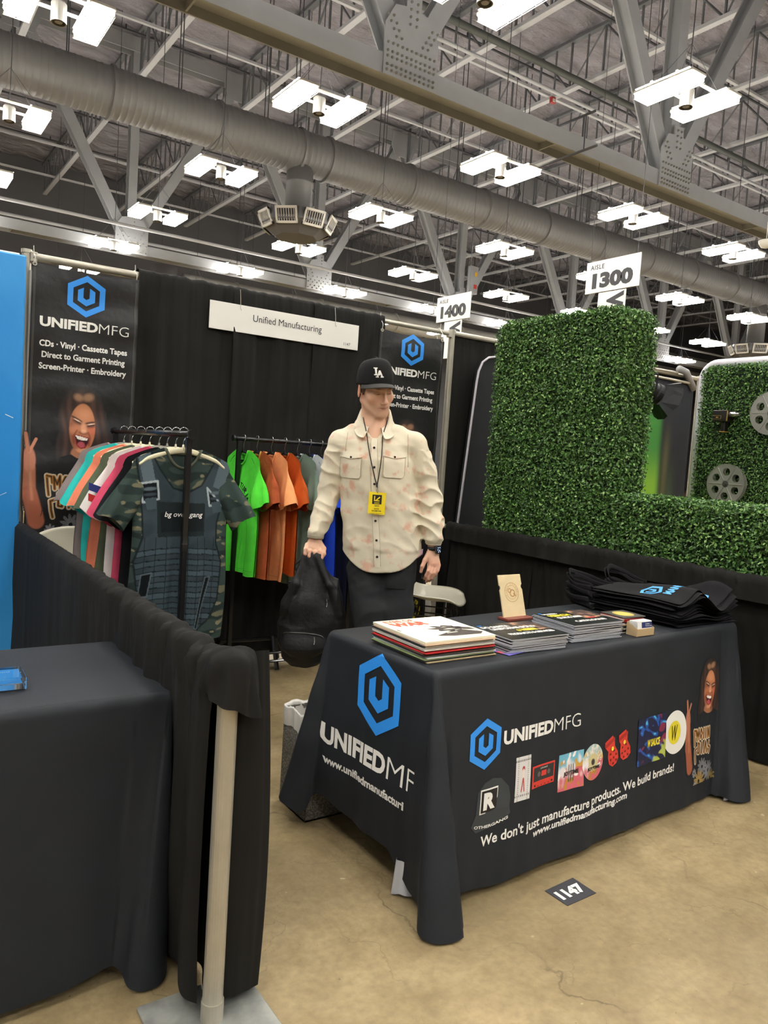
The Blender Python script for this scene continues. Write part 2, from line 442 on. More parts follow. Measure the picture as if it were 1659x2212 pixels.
# ---------------------------------------------------------------- roof trusses (parallel to the booth back)
BX0, PAN = 6.2, 6.7
def bolts(pts, y, r=.021):
    out = []
    for x, z in pts: out.append(lathe([(r, 0), (r, .018), (r * .55, .035), (0, .036)], 6, (x, 0, z), 'y'))
    V, F = join(*out)[:2]; V = np.array(V); V[:, 1] = y - V[:, 1]; return V, [f[::-1] for f in F]
def truss(yc, xa, xb, label):
    t = T('roof_truss', label, 'roof truss', (xa, yc, 7.4), group=None)
    ks = [k for k in range(-5, 9) if xa < BX0 + PAN * k < xb]
    O('bottom_chord', join(hsec((xa, 7.335), (xb, 7.335), .30, yc, .24)), STEEL, t)
    O('top_chord', join(hsec((xa, 13.45), (xb, 13.45), .42, yc, .2)), STEEL, t)
    for k in ks:
        x = BX0 + PAN * k
        O('vertical_member', hsec((x, 7.5), (x, 13.3), .26, yc, .17), STEEL, t)
        for s in (-1, 1): O('diagonal_member', hsec((x + s * .12, 7.62), (x + s * (PAN / 2 - .1), 13.2), .30, yc, .17), STEEL, t)
        # bolted gusset plates low and high
        g = [(-.5, 7.17), (.5, 7.17), (.5, 7.92), (.34, 8.22), (.14, 8.26), (.14, 8.45), (-.14, 8.45), (-.14, 8.26), (-.34, 8.22), (-.5, 7.92)]
        gp = O('gusset_plate', prism([(x + a, b) for a, b in g], yc - .275, yc - .242, lambda X, Z, D: np.stack([X, D, Z], 1)), STEEL, t)
        pts = [(x - .44 + .088 * i, z) for i in range(11) for z in (7.24, 7.32, 7.44, 7.52, 7.64)] + [(x + s * (.20 + .055 * i + c), 7.76 + .095 * i) for s in (-1, 1) for i in range(4) for c in (0, .10)]
        pts += [(x + c, 8.02 + .11 * i) for i in range(4) for c in (-.06, .06)]
        if yc > 10: pts = pts[::2]
        b = O('gusset_bolts', bolts(pts, yc - .275), BOLT, gp, kind='stuff')
        xt = x + PAN / 2
        O('gusset_plate', prism([(xt + a, b) for a, b in [(-.55, 13.62), (-.55, 13.1), (-.38, 12.75), (.38, 12.75), (.55, 13.1), (.55, 13.62)]], yc - .235, yc - .205, lambda X, Z, D: np.stack([X, D, Z], 1)), STEEL, t)
        if k % 2 == 0:   # splice plate with bolts on the underside flange
            pass
    # web stiffeners along the bottom chord
    for k in ks: O('web_stiffener', box(BX0 + PAN * k + 3.3, BX0 + PAN * k + 3.33, yc - .22, yc + .22, 7.20, 7.47), STEEL, t)
    return t
truss(5.72, -14, 46, 'big grey steel roof truss crossing above the booth in front of the round duct')
truss(20.45, -14, 60, 'farther grey steel roof truss seen low behind the round duct')
# ---------------------------------------------------------------- bar joists (run front to back)
def joist_shapes(y0, y1):
    n = 12; dy = (y1 - y0) / n; zb, zt = 12.35, 13.8
    bot = join(cbox(-.09, .09, y0 + .55, y1 - .55, zb - .012, zb, .003), cbox(-.09, -.075, y0 + .55, y1 - .55, zb, zb + .085, .003), cbox(.075, .09, y0 + .55, y1 - .55, zb, zb + .085, .003))
    top = cbox(-.09, .09, y0 + .2, y1 - .2, zt - .09, zt, .004)
    W = []
    for i in range(n + 1):
        y = y0 + dy * i; yy = min(max(y, y0 + .5), y1 - .5)
        W.append(box(-.025, .025, yy - .025, yy + .025, zb, zt))
    for i in range(n):
        a, b_ = (y0 + dy * i, y0 + dy * (i + 1)); lo, hi = (a, b_) if i < n // 2 else (b_, a)
        lo = min(max(lo, y0 + .5), y1 - .5); W.append(tube([(0, lo if i % 2 else hi, zb + .03), (0, hi if i % 2 else lo, zt - .05)], .03, 4))
        W.append(box(-.02, .02, (a + b_) / 2 - .02, (a + b_) / 2 + .02, zb, zt))
    return bot, top, join(*W)
jn = 0
spans = [(-9.1, 5.72, 'nearest roof bay'), (5.72, 20.45, 'middle roof bay'), (20.45, 35.2, 'far roof bay')]
ORD = ['first', 'second', 'third', 'fourth', 'fifth', 'sixth', 'seventh', 'eighth', 'ninth', 'tenth', 'eleventh', 'twelfth', 'thirteenth', 'fourteenth', 'fifteenth', 'sixteenth']
for y0, y1, nm in spans:
    bot, top, web = joist_shapes(y0, y1); pr = None
    xs = [BX0 + 3.35 * k for k in range(-2, 14)]
    if y0 < 0: xs = xs[2:9]
    for i, x in enumerate(xs):
        lab = 'open web steel roof joist in the %s, %s one from the left' % (nm, ORD[i])
        if pr is None:
            pr = T('bar_joist', lab, 'roof joist', (x, 0, 0), group='open web joists of the ' + nm)
            O('bottom_chord', bot, PALE, pr, local=True); O('top_chord', top, STEEL_D, pr, local=True); O('web_bars', web, STEEL_D, pr, local=True, kind='stuff')
        else: dup(pr, (x, 0, 0), label=lab)
# bridging angles and sprinkler pipes crossing the joists
DARKP = mat('dark_iron_pipe', '3A3A3D', .5)
for i, (y, z, w) in enumerate([(8.6, 12.42, .05), (12.6, 12.42, .05), (16.9, 12.42, .05), (23.5, 12.42, .05), (28.0, 12.42, .05), (32.0, 12.42, .05), (1.5, 12.42, .05)]):
    O('joist_bridging', cbox(-12, 50, y - w, y + w, z - .012, z + .012 + w, .004), PALE, cat='steel angle', label='thin pale steel angle tying the roof joists together, %s one counted from the booth' % ORD[i], group='bridging angles')
for i, (y, z) in enumerate([(2.8, 13.4), (6.9, 13.4), (10.0, 13.4), (13.2, 13.4), (16.4, 13.4), (19.5, 13.4), (23.3, 13.4), (26.8, 13.4), (30.4, 13.4)]):
    tp = T('sprinkler_pipe', 'dark sprinkler pipe with small upright heads under the roof, %s line from the booth' % ORD[i], 'pipe', (0, y, z), group='sprinkler pipes')
    O('pipe', tube([(-12, y, z), (50, y, z)], .035, 6), DARKP, tp)
    O('sprinkler_heads', join(*[box(x - .02, x + .02, y - .02, y + .02, z, z + .14) for x in np.arange(-10, 50, 2.6)]), DARKP, tp, kind='stuff')
# heavier conduits and cable trays beyond the first truss
for i, (y, z, r, l) in enumerate([(10.6, 11.9, .09, 'dark green grey main pipe above the round duct'), (11.0, 11.6, .05, 'thin pale conduit just below the dark main pipe'), (19.2, 7.72, .05, 'thin pipe clamped along the top of the far truss chord'), (26.0, 9.0, .06, 'pale pipe in the air before the far wall')]):
    O('conduit_pipe', tube([(-12, y, z), (50, y, z)], r, 8), PALE if i else mat('dark_grey_pipe', '4A4D49', .5), smooth=True, cat='pipe', label=l)
# ---------------------------------------------------------------- main round duct
DUCT = mat('duct_grey_paint', '605E5B', .5, var=.06, vs=1.5)
yd, zd, rd = 13.4, 8.95, .52
d = T('round_duct', 'long grey spiral round air duct crossing the hall below the roof', 'air duct', (0, yd, zd))
prof = []; x = -14.0
while x < 50:
    prof += [(rd, x), (rd, x + .09), (rd + .008, x + .1), (rd + .008, x + .115), (rd, x + .125)]; x += .14
O('duct_pipe', lathe(prof, 40, (0, yd, zd), 'x'), DUCT, d, smooth=True)
rings = [3.71, 6.16, 8.34, 9.15, 11.75, 14.5, 17.0, 19.6, 22.2, 24.8, 27.5, 30.2, 32.9, 35.6, 1.2, -1.4]
rg = None
for xr in rings:
    O('flange_ring', lathe([(rd, xr - .035), (rd + .05, xr - .03), (rd + .05, xr + .03), (rd, xr + .035)], 40, (0, yd, zd), 'x'), DUCT, d, smooth=False)
    for s in (-1, 1): O('hanger_rod', tube([(xr - .9, yd + s * .1, zd + rd - .03), (xr - .9, yd + s * .1, 13.3)], .014, 5), DARKP, d)
def drop(xc, label, lz):
    t = d
    O('drop_pipe', lathe([(.34, 8.7), (.34, 8.2), (.35, 8.19), (.35, 8.16), (.34, 8.15), (.34, lz + .5)], 28, (xc, yd, 0)), DUCT, t, smooth=True)
    z1, z0 = lz + .52, lz - .05
    prf = [(.36, z1 + .1), (.95, z1 - .02), (.95, z1 - .3), (.55, z0)]
    V, F = lathe(prf, 8, (0, 0, 0)); V = np.array(V)
    V, F = rotz((V, F), PI / 8)[:2]; V[:, 0] += xc; V[:, 1] += yd
    DB = O('diffuser_body', (V, F), mat('diffuser_dark', '4C4B4C', .5), t)
    GW = mat('grille_white', 'BDB9B0', .45); GD = mat('grille_gap', '24222A', .6)
    for k in range(8):
        a = k * PI / 4 + PI / 4; ca, sa = math.cos(a), math.sin(a)
        def mp(X, Z, D, ca=ca, sa=sa):
            rad = .885 + D - (z1 - .2 - Z) * .45; return np.stack([xc + ca * rad - sa * X, yd + sa * rad + ca * X, Z], 1)
        w, h0, h1 = .28, z1 - .42, z1 - .05
        fr = join(*[prism(q, 0, .04, mp) for q in ([(-w, h0), (w, h0), (w, h0 + .05), (-w, h0 + .05)], [(-w, h1 - .05), (w, h1 - .05), (w, h1), (-w, h1)], [(-w, h0), (-w + .05, h0), (-w + .05, h1), (-w, h1)], [(w - .05, h0), (w, h0), (w, h1), (w - .05, h1)])])
        O('grille', join(fr, setm(prism([(-w, h0), (w, h0), (w, h1), (-w, h1)], -.02, .005, mp), 1), *[prism([(q, h0), (q + .012, h0), (q + .012, h1), (q, h1)], 0, .03, mp) for q in np.arange(-.2, .2, .065)]), [GW, GD], DB)
drop(8.45, 'octagonal air diffuser hanging on a short drop under the round duct, above the booth sign', 6.85)
drop(29.8, 'far octagonal air diffuser seen above the right hedge wall', 6.4)
# second duct by the back wall
d2 = T('round_duct', 'pale round duct running low in front of the far dark wall behind the second truss', 'air duct', (9, 25.6, 7.6))
O('duct_pipe', lathe([(.42, 9.75 + i * .5 + o) for i in range(80) for o in (0, .47)], 28, (0, 25.6, 7.62), 'x'), mat('pale_duct', '8E8B84', .5), d2, smooth=True)
O('riser_pipe', lathe([(.5, 4.0), (.5, 8.15)], 28, (9.0, 25.6, 0)), mat('grey_riser', '605D5B', .6), d2, smooth=True)
for xr in (12, 18, 24, 30, 36, 42): O('hanger_rod', tube([(xr, 25.6, 8.02), (xr, 25.6, 13.95)], .014, 5), DARKP, d2)
for xr in (12, 16, 20, 24, 28): O('flange_ring', lathe([(.42, xr - .03), (.47, xr - .03), (.47, xr + .03), (.42, xr + .03)], 28, (0, 25.6, 7.62), 'x'), mat('pale_duct'), d2)

# ---------------------------------------------------------------- high bay lights, in pairs on a hanging rail
LHOUS = mat('lamp_housing_white', 'C9C6BC', .4); LEMIT = mat('lamp_diffuser_glow', 'FFFFFF', .5, emit=(LAMP_COL, LAMP_E))
LUP = mat('added_uplight_glow', 'FFFFFF', .5, emit=(LAMP_COL, UP_E))
LCAN = mat('lamp_can_grey', '7E7B76', .35, metal=.4)
def make_light(label):
    t = T('high_bay_light', label, 'ceiling light', (0, 0, 7.2), group='paired high bay ceiling lights')
    for s in (-1, 1):
        x = s * .46
        O('lamp_housing', join(cbox(x - .175, x + .175, -.52, .52, .02, .075, .015), cbox(x - .07, x + .07, -.26, .26, .075, .13, .01)), LHOUS, t, local=True)
        for q in (-1, 1):
            O('lamp_diffuser', cbox(x + q * .083 - .077, x + q * .083 + .077, -.495, .495, -.045, .02, .012), LEMIT, t, local=True)
        O('added_uplight', join(*[box(x + q * .13 - .05, x + q * .13 + .05, -.47, .47, .076, .082) for q in (-1, 1)]), LUP, t, local=True)  # strips added on the housing top to throw light at the roof
    for s in (-1, 1):
        O('wire_guard', join(*[box(s * .46 - .175, s * .46 + .175, y - .004, y + .004, -.057, -.049) for y in (-.49, -.25, 0, .25, .49)], *[box(s * .46 + q - .004, s * .46 + q + .004, -.5, .5, -.057, -.049) for q in (-.17, .17)]), LHOUS, t, local=True)
    for y in (-.22, .22): O('mounting_rail', cbox(-.6, .6, y - .02, y + .02, .1, .14, .004), LHOUS, t, local=True)
    O('speaker_can', lathe([(.0, -.14), (.05, -.14), (.055, -.1), (.085, -.1), (.09, -.15), (.105, -.15), (.105, .1), (.085, .13), (0, .13)], 20), LCAN, t, local=True, smooth=False)
    O('power_cord', tube([(0, 0, .13), (.02, 0, 1.2), (0, .02, 6.85)], .009, 5), DARKP, t, local=True)
    O('hanging_cables', join(*[tube([(sx * .5, sy * .22, .12), (0, 0, .8)], .004, 3) for sx in (-1, 1) for sy in (-1, 1)]), DARKP, t, local=True)
    return t
lx = [1.45, 5.55, 9.67, 13.77, 17.82, 21.7, 25.85, 29.85, 33.9]
ly = [2.97, 7.13, 11.37, 15.6, 19.76, 23.9, 28.1]
rown = ['nearest row', 'row behind the big truss', 'row just before the duct', 'row just behind the duct', 'row before the far truss', 'row behind the far truss', 'row near the far wall']
l0 = None
for j, y in enumerate(ly):
    for i, x in enumerate(lx):
        if j >= 5 and i < 0: continue
        lab = 'lit high bay lamp pair, %s from the left, %s' % (ORD[i], rown[j])
        if l0 is None: l0 = make_light(lab); l0.location = (x, y, 7.2)
        else: dup(l0, (x, y, 7.2), label=lab)
# the same lamps go on outside the picture (left of and behind the camera)
for y in (2.97, 7.13, 11.37, 15.6, 19.76):
    for x in (-2.65, -6.75): dup(l0, (x, y, 7.2), label='pair of lit high bay lamps outside the picture beyond its left edge')
for y in (-1.2, -5.4, -9.6, -13.8):
    for x in (-10.8, -6.75, -2.65, 1.45, 5.55, 9.67, 13.77, 17.82):
        dup(l0, (x, y, 7.2), label='pair of lit high bay lamps outside the picture behind the viewer')
# small domes hanging under the big truss
for i, x in enumerate((15.5, 18.0)):
    O('dome_camera', join(lathe([(0, 6.45), (.1, 6.48), (.15, 6.56), (.16, 6.62), (0, 6.64)], 16, (x, 4.9, 0)), tube([(x, 4.9, 6.64), (x, 4.9, 7.2)], .01, 5)), LHOUS, smooth=True, cat='dome', label='small white dome on a rod under the big truss, %s' % ('left one' if i == 0 else 'right one by the picture edge'))
ba = T('beam_clamp', 'pair of dark clamp bars gripping the big truss chord', 'clamp', (9.9, 5.4, 7.2))
O('clamp_bar', tube([(9.9, 5.0, 7.72), (9.9, 6.3, 7.72)], .025, 6), DARKP, ba); O('clamp_bar', tube([(9.9, 4.9, 7.1), (9.9, 6.3, 7.1)], .025, 6), DARKP, ba); O('clamp_rod', tube([(9.9, 5.2, 7.08), (9.9, 5.2, 7.74)], .012, 5), DARKP, ba)
# ---------------------------------------------------------------- aisle signs hanging above
SIGNW = mat('sign_board_white', 'E4E2DA', .5); INK = mat('sign_ink', '2B2B2E', .5)
def aisle(num, yl, z0, label):
    D = 11.0; w, h = 1.26, .60
    t = T('aisle_sign', label, 'sign', (D, yl - w / 2, z0))
    mp = lambda a, b, d=0: np.stack([np.full_like(a, D - .012) - d, yl - a, z0 + b], 1)
    O('sign_board', box(D - .01, D + .01, yl - w, yl, z0, z0 + h), SIGNW, t)
    O('sign_number', flat(textfit(num, .16, 1.12, .07, .37, .06), mp), INK, t)
    O('sign_word', flat(textfit('AISLE', .10, .43, .44, .53, .02, space=1.15), mp), INK, t)
    O('lower_board', box(D - .01, D + .01, yl - w * .78, yl - w * .27, z0 - .9, z0 - .02), SIGNW, t)
    V, F = textfit('WM', 0, .8, 0, .40, .05); V = np.stack([V[:, 1], -V[:, 0]], 1)
    O('lower_lettering', (mp(V[:, 0] + .55, V[:, 1] - .04), F), INK, t)
    O('hanging_wires', join(*[tube([(D, yl - q, z0 + h), (D, yl - q, 13.4)], .006, 4) for q in (.08, w - .08)]), DARKP, t)
aisle('1300', 5.87, 4.83, 'white hanging aisle sign reading AISLE 1300 above the tall hedge')
aisle('1400', 10.6, 4.76, 'white hanging aisle sign reading AISLE 1400 left of the tall hedge')
# small fittings on the steelwork
eb = T('electrical_box', 'tall grey electrical box with small warning labels fixed to the far truss', 'electrical box', (20.0, 20.1, 8.8))
O('box_body', cbox(19.78, 20.22, 19.98, 20.16, 8.25, 9.35, .01), STEEL, eb); O('warning_label', box(20.02, 20.14, 19.972, 19.978, 8.95, 9.12), mat('label_amber', 'D9A82A', .5), eb); O('warning_label', box(20.0, 20.16, 19.972, 19.978, 8.45, 8.62), mat('label_red', 'B5342C', .5), eb)
for i, (x, y) in enumerate(((6.33, 14.6), (16.15, 12.4))):
    sb = T('alarm_strobe', 'small red alarm light under a roof joist, %s one' % ('left' if i == 0 else 'right'), 'alarm light', (x, y, 12.2))
    O('strobe_body', cbox(x - .09, x + .09, y - .05, y + .05, 12.16, 12.335, .01), mat('alarm_red', 'A8322E', .4), sb); O('strobe_lens', cbox(x - .05, x + .05, y - .07, y - .045, 12.18, 12.28, .01), LHOUS, sb)
# ================================================================ PIPE AND DRAPE
ALU = mat('brushed_pipe_metal', 'B4AFA0', .38, metal=.55, var=.08, vs=14, bump=(40, .0006))
GALV = mat('galvanised_plate', '7E7F7B', .5, metal=.4, mix2=('A9AAA3', 9, .4, .65), bump=(30, .001))
DRAPE = mat('black_drape_cloth', '201F1D', .85, var=.30, vs=4, bump=(420, .0006), spec=.15, stretch=(5, 5, .12))  # light through sheer folds painted as vertical bands in the colour
def drape(A, B, h, amp, seed, gather=None, n=220, bottom=.015, header=.05, top=.026, behind=.10):
    """sheet hung over a pole from A to B: short flap behind, over the pole, down the front (front = right-hand normal)"""
    A = np.array(A, float); B = np.array(B, float); L = np.hypot(*(B - A)); e = (B - A) / L; nrm = np.array([e[1], -e[0]])
    zr = h + .0
    def fn(u, v):
        s = u * L
        # path: v<.1 flap behind, .1-.2 over the top, .2-1 front drop
        t = np.clip((v - .2) / .8, 0, 1); z = np.where(v < .1, zr - behind * (1 - v / .1), np.where(v < .2, zr + top * np.sin((v - .1) / .1 * PI), zr - t * (zr - bottom)))
        o = np.where(v < .1, -top, np.where(v < .2, -top * np.cos((v - .1) / .1 * PI), top))
        g = 1.0 if gather is None else gather(u)
        deep = np.clip((zr - z) / .35, 0, 1)
        a = amp * g * (.30 + .70 * deep)
        drift = noise3(s * 2, z * 1.3, 0, seed + 5, 1.0) * .05
        w = waves(s + drift * deep, seed, 6, 14, 62)
        fine = waves(s + (zr - z) * .5, seed + 9, 5, 60, 190) * .0062 * g * np.exp(-np.abs(zr - z) / .09)
        o = o + a * w + fine * (v > .1) + .004 * noise3(s * 5, z * 9, 0, seed + 3, 1.2) * deep
        dz = .006 * g * waves(s, seed + 2, 5, 30, 120) * np.exp(-np.abs(zr + .02 - z) / .05)
        return np.stack([A[0] + e[0] * s + nrm[0] * o, A[1] + e[1] * s + nrm[1] * o, z + dz], 1)
    return sheet(fn, n, 46)
def post(x, y, h, label, plate, name='drape_post', r=.0245):
    t = T(name, label, 'metal post', (x, y, 0))
    O('upright_pipe', lathe([(r, .012), (r, h - .02), (r + .004, h - .02), (r + .004, h), (0, h + .002)], 24, (x, y, 0)), ALU, t, smooth=False)
    O('base_plate', cbox(*plate, 0.0, .012, .003), GALV, t)
    O('slot_collar', lathe([(r + .003, .0), (r + .003, .05), (r, .05)], 20, (x, y, .012)), ALU, t)
    return t
post(0, 0, 2.44, 'tall metal drape post at the back left corner beside the blue panel', (-.2, .2, -.02, .38))
post(3.02, 0, 2.44, 'tall metal drape post at the back right corner beside the right banner', (2.82, 3.22, -.02, .38))
post(0, -3.0, .90, 'short bare metal post in the left foreground on a steel plate', (-.15, .145, -3.16, -2.87), r=.0255)
post(3.02, -3.05, .93, 'short metal post at the front end of the right side rail', (2.88, 3.18, -3.2, -2.9))
# crossbars
cb = T('crossbar', 'pale horizontal pipe along the top of the booth back', 'metal pipe', (0, 0, 2.405))
O('outer_tube', tube([(.03, -.012, 2.405), (1.6, -.012, 2.412)], .022, 14), ALU, cb, smooth=True)
O('inner_tube', tube([(1.5, -.012, 2.412), (2.995, -.012, 2.405)], .018, 14), ALU, cb, smooth=True)
for s, x in ((1, .035), (-1, 2.985)): O('end_hook', cbox(x - .018, x + .018, -.03, .005, 2.375, 2.43, .004), ALU, cb)
rp = T('rail_pipe', 'metal rail pipe of the right side drape with its bare end by the post', 'metal pipe', (3.02, 0, .93))
O('pipe', tube([(3.02, -.03, .925), (3.02, -3.03, .925)], .016, 12), ALU, rp, smooth=True)
rp = T('rail_pipe', 'metal rail pipe inside the left side drape', 'metal pipe', (0, 0, .90))
O('pipe', tube([(0, -.03, .905), (0, -2.97, .905)], .016, 12), ALU, rp, smooth=True)
# back drapes
bd = T('back_drape', 'black gathered drape hanging behind the booth name sign', 'drape', (0, .03, 0))
for i, (a, b_, h) in enumerate([(.06, .62, 2.33), (.60, 1.22, 2.412), (1.20, 1.80, 2.412), (1.78, 2.36, 2.410), (2.34, 2.96, 2.33)]):
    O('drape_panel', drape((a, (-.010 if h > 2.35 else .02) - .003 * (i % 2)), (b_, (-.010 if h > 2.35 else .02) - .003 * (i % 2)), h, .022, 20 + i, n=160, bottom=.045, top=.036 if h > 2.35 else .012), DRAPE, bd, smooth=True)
bd = T('back_drape', 'black drape behind the hedge wall, right of the booth', 'drape', (3.1, .03, 0))
for i, (a, b_) in enumerate([(3.06, 4.1), (4.08, 5.2), (5.18, 6.2)]):
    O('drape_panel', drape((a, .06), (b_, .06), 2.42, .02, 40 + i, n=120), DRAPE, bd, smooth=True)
O('crossbar_pipe', tube([(3.05, .03, 2.42), (6.3, .03, 2.42)], .02, 10), ALU, bd)
O('far_upright', tube([(6.3, .03, 0), (6.3, .03, 2.45)], .022, 10), ALU, bd)
bd = T('back_drape', 'black drape behind the blue panel at the left edge', 'drape', (-1, .06, 0))
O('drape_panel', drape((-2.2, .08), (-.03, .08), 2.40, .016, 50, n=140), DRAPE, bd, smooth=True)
O('crossbar_pipe', tube([(-2.3, .06, 2.40), (-.03, .04, 2.40)], .02, 10), ALU, bd)
O('far_upright', tube([(-2.3, .06, 0), (-2.3, .06, 2.45)], .022, 10), ALU, bd)
# left side rail drape: stretched flat far away, bunched towards the front post. front side faces -x
ls = T('side_drape', 'black drape hung over the left side rail, bunched up towards the front post', 'drape', (0, -1.5, 0))
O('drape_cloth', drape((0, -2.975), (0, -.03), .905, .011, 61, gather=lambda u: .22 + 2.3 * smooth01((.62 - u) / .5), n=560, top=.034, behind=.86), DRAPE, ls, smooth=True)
def hood(u, v):          # cloth end folded over the top of the post, hanging down beyond it
    a = u * 2 * PI; rv = np.sin(np.clip(v * 2.6, 0, 1) * PI / 2)
    r = .001 + .047 * rv + (.007 * np.sin(a * 4 + 4 * v) + .004 * np.sin(a * 9 + 2)) * v + .012 * v
    z = .957 - .03 * (1 - np.cos(np.clip(v * 2.6, 0, 1) * PI / 2)) - .10 * np.clip((v - .3) / .7, 0, 1) * (1 + .3 * np.sin(a + 2.2)) + .006 * np.sin(a * 3 + 1) * rv
    return np.stack([.012 + r * np.cos(a) * 1.15, -2.985 + r * np.sin(a) * 1.25, z], 1)
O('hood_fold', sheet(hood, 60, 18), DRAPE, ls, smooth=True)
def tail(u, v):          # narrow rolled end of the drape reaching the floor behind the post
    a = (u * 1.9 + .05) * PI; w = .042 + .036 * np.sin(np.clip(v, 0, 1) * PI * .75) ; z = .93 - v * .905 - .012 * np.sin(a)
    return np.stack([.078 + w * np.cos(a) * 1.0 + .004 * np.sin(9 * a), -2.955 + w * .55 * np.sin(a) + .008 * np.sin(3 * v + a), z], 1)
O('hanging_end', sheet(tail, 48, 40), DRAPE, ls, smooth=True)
rs = T('side_drape', 'black drape hung over the right side rail behind the table', 'drape', (3.02, -1.5, 0))
for i, (a, b_) in enumerate([(-1.02, -.13), (-2.02, -1.0), (-3.04, -2.0)]):
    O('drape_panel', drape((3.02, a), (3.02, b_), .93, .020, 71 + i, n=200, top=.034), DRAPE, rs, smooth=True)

# ================================================================ PRINTED PANELS
BLUE = mat('panel_blue_print', '1E84CE', .45, mix2=('3B9BE0', 2.2, .4, .7), stretch=(1, 1, .5))
WHT = mat('print_white', 'E9E7E0', .5); LOGOB = mat('print_blue', '2E8FE8', .5); BANN = mat('banner_vinyl_black', '191819', .42, var=.1, vs=7, bump=(5, .012))
bp = T('blue_panel', 'tall bright blue printed fabric panel at the left edge of the picture', 'display panel', (-.8, -.05, 0))
O('panel_fabric', cbox(-1.7, -.012, -.085, -.06, .05, 2.39, .008), BLUE, bp)
O('panel_frame', join(cbox(-1.7, -.012, -.06, -.03, 2.36, 2.385, .003), cbox(-.035, -.015, -.06, -.03, .02, 2.36, .003), cbox(-1.7, -1.68, -.06, -.03, .02, 2.36, .003), cbox(-1.7, -.012, -.12, .04, 0, .02, .004)), ALU, bp)
dash = []
for i in range(90):
    x, z = -1.65 + 1.6 * R.random(), .1 + 2.2 * R.random(); a = R.uniform(-1.5, .6); l = R.uniform(.018, .045)
    dash.append(prism([(x, z), (x + l * math.cos(a), z + l * math.sin(a)), (x + l * math.cos(a) + .002, z + l * math.sin(a) + .003), (x + .002, z + .003)], -.0856, -.085, lambda X, Z, D: np.stack([X, D, Z], 1)))
O('white_dashes', join(*dash), WHT, bp, kind='stuff')
ws = O('white_board_edge', join(cbox(.014, .03, -.02, -.012, 1.0, 2.33, .002)), WHT, cat='board', label='thin white board edge showing between the blue panel and the left banner')

def inpoly(x, y, poly):
    c = np.zeros(x.shape, bool); n = len(poly)
    for i in range(n):
        x1, y1 = poly[i]; x2, y2 = poly[(i + 1) % n]
        k = ((y1 > y) != (y2 > y)) & (x < (x2 - x1) * (y - y1) / (y2 - y1 + 1e-12) + x1); c ^= k
    return c
def el(x, y, cx, cy, rx, ry, a=0.0, soft=.15):
    c, s = math.cos(a), math.sin(a); dx, dy = x - cx, y - cy; q = np.sqrt(((dx * c + dy * s) / rx) ** 2 + ((-dx * s + dy * c) / ry) ** 2)
    return np.clip((1 - q) / soft + .5, 0, 1)
def seg(x, y, pts, w, soft=.3):
    m = np.zeros_like(x)
    for (a, b_) in zip(pts[:-1], pts[1:]):
        wa, wb = (w, w) if np.isscalar(w) else w[:2]
        dx, dy = b_[0] - a[0], b_[1] - a[1]; t = np.clip(((x - a[0]) * dx + (y - a[1]) * dy) / (dx * dx + dy * dy + 1e-9), 0, 1)
        d = np.hypot(x - a[0] - t * dx, y - a[1] - t * dy); ww = wa + (wb - wa) * t; m = np.maximum(m, np.clip((1 - d / ww) / soft + .3, 0, 1))
    return m
def lay(c, m, col): cl = np.array(lin(col)[:3]); return c * (1 - m[:, None]) + cl * m[:, None]
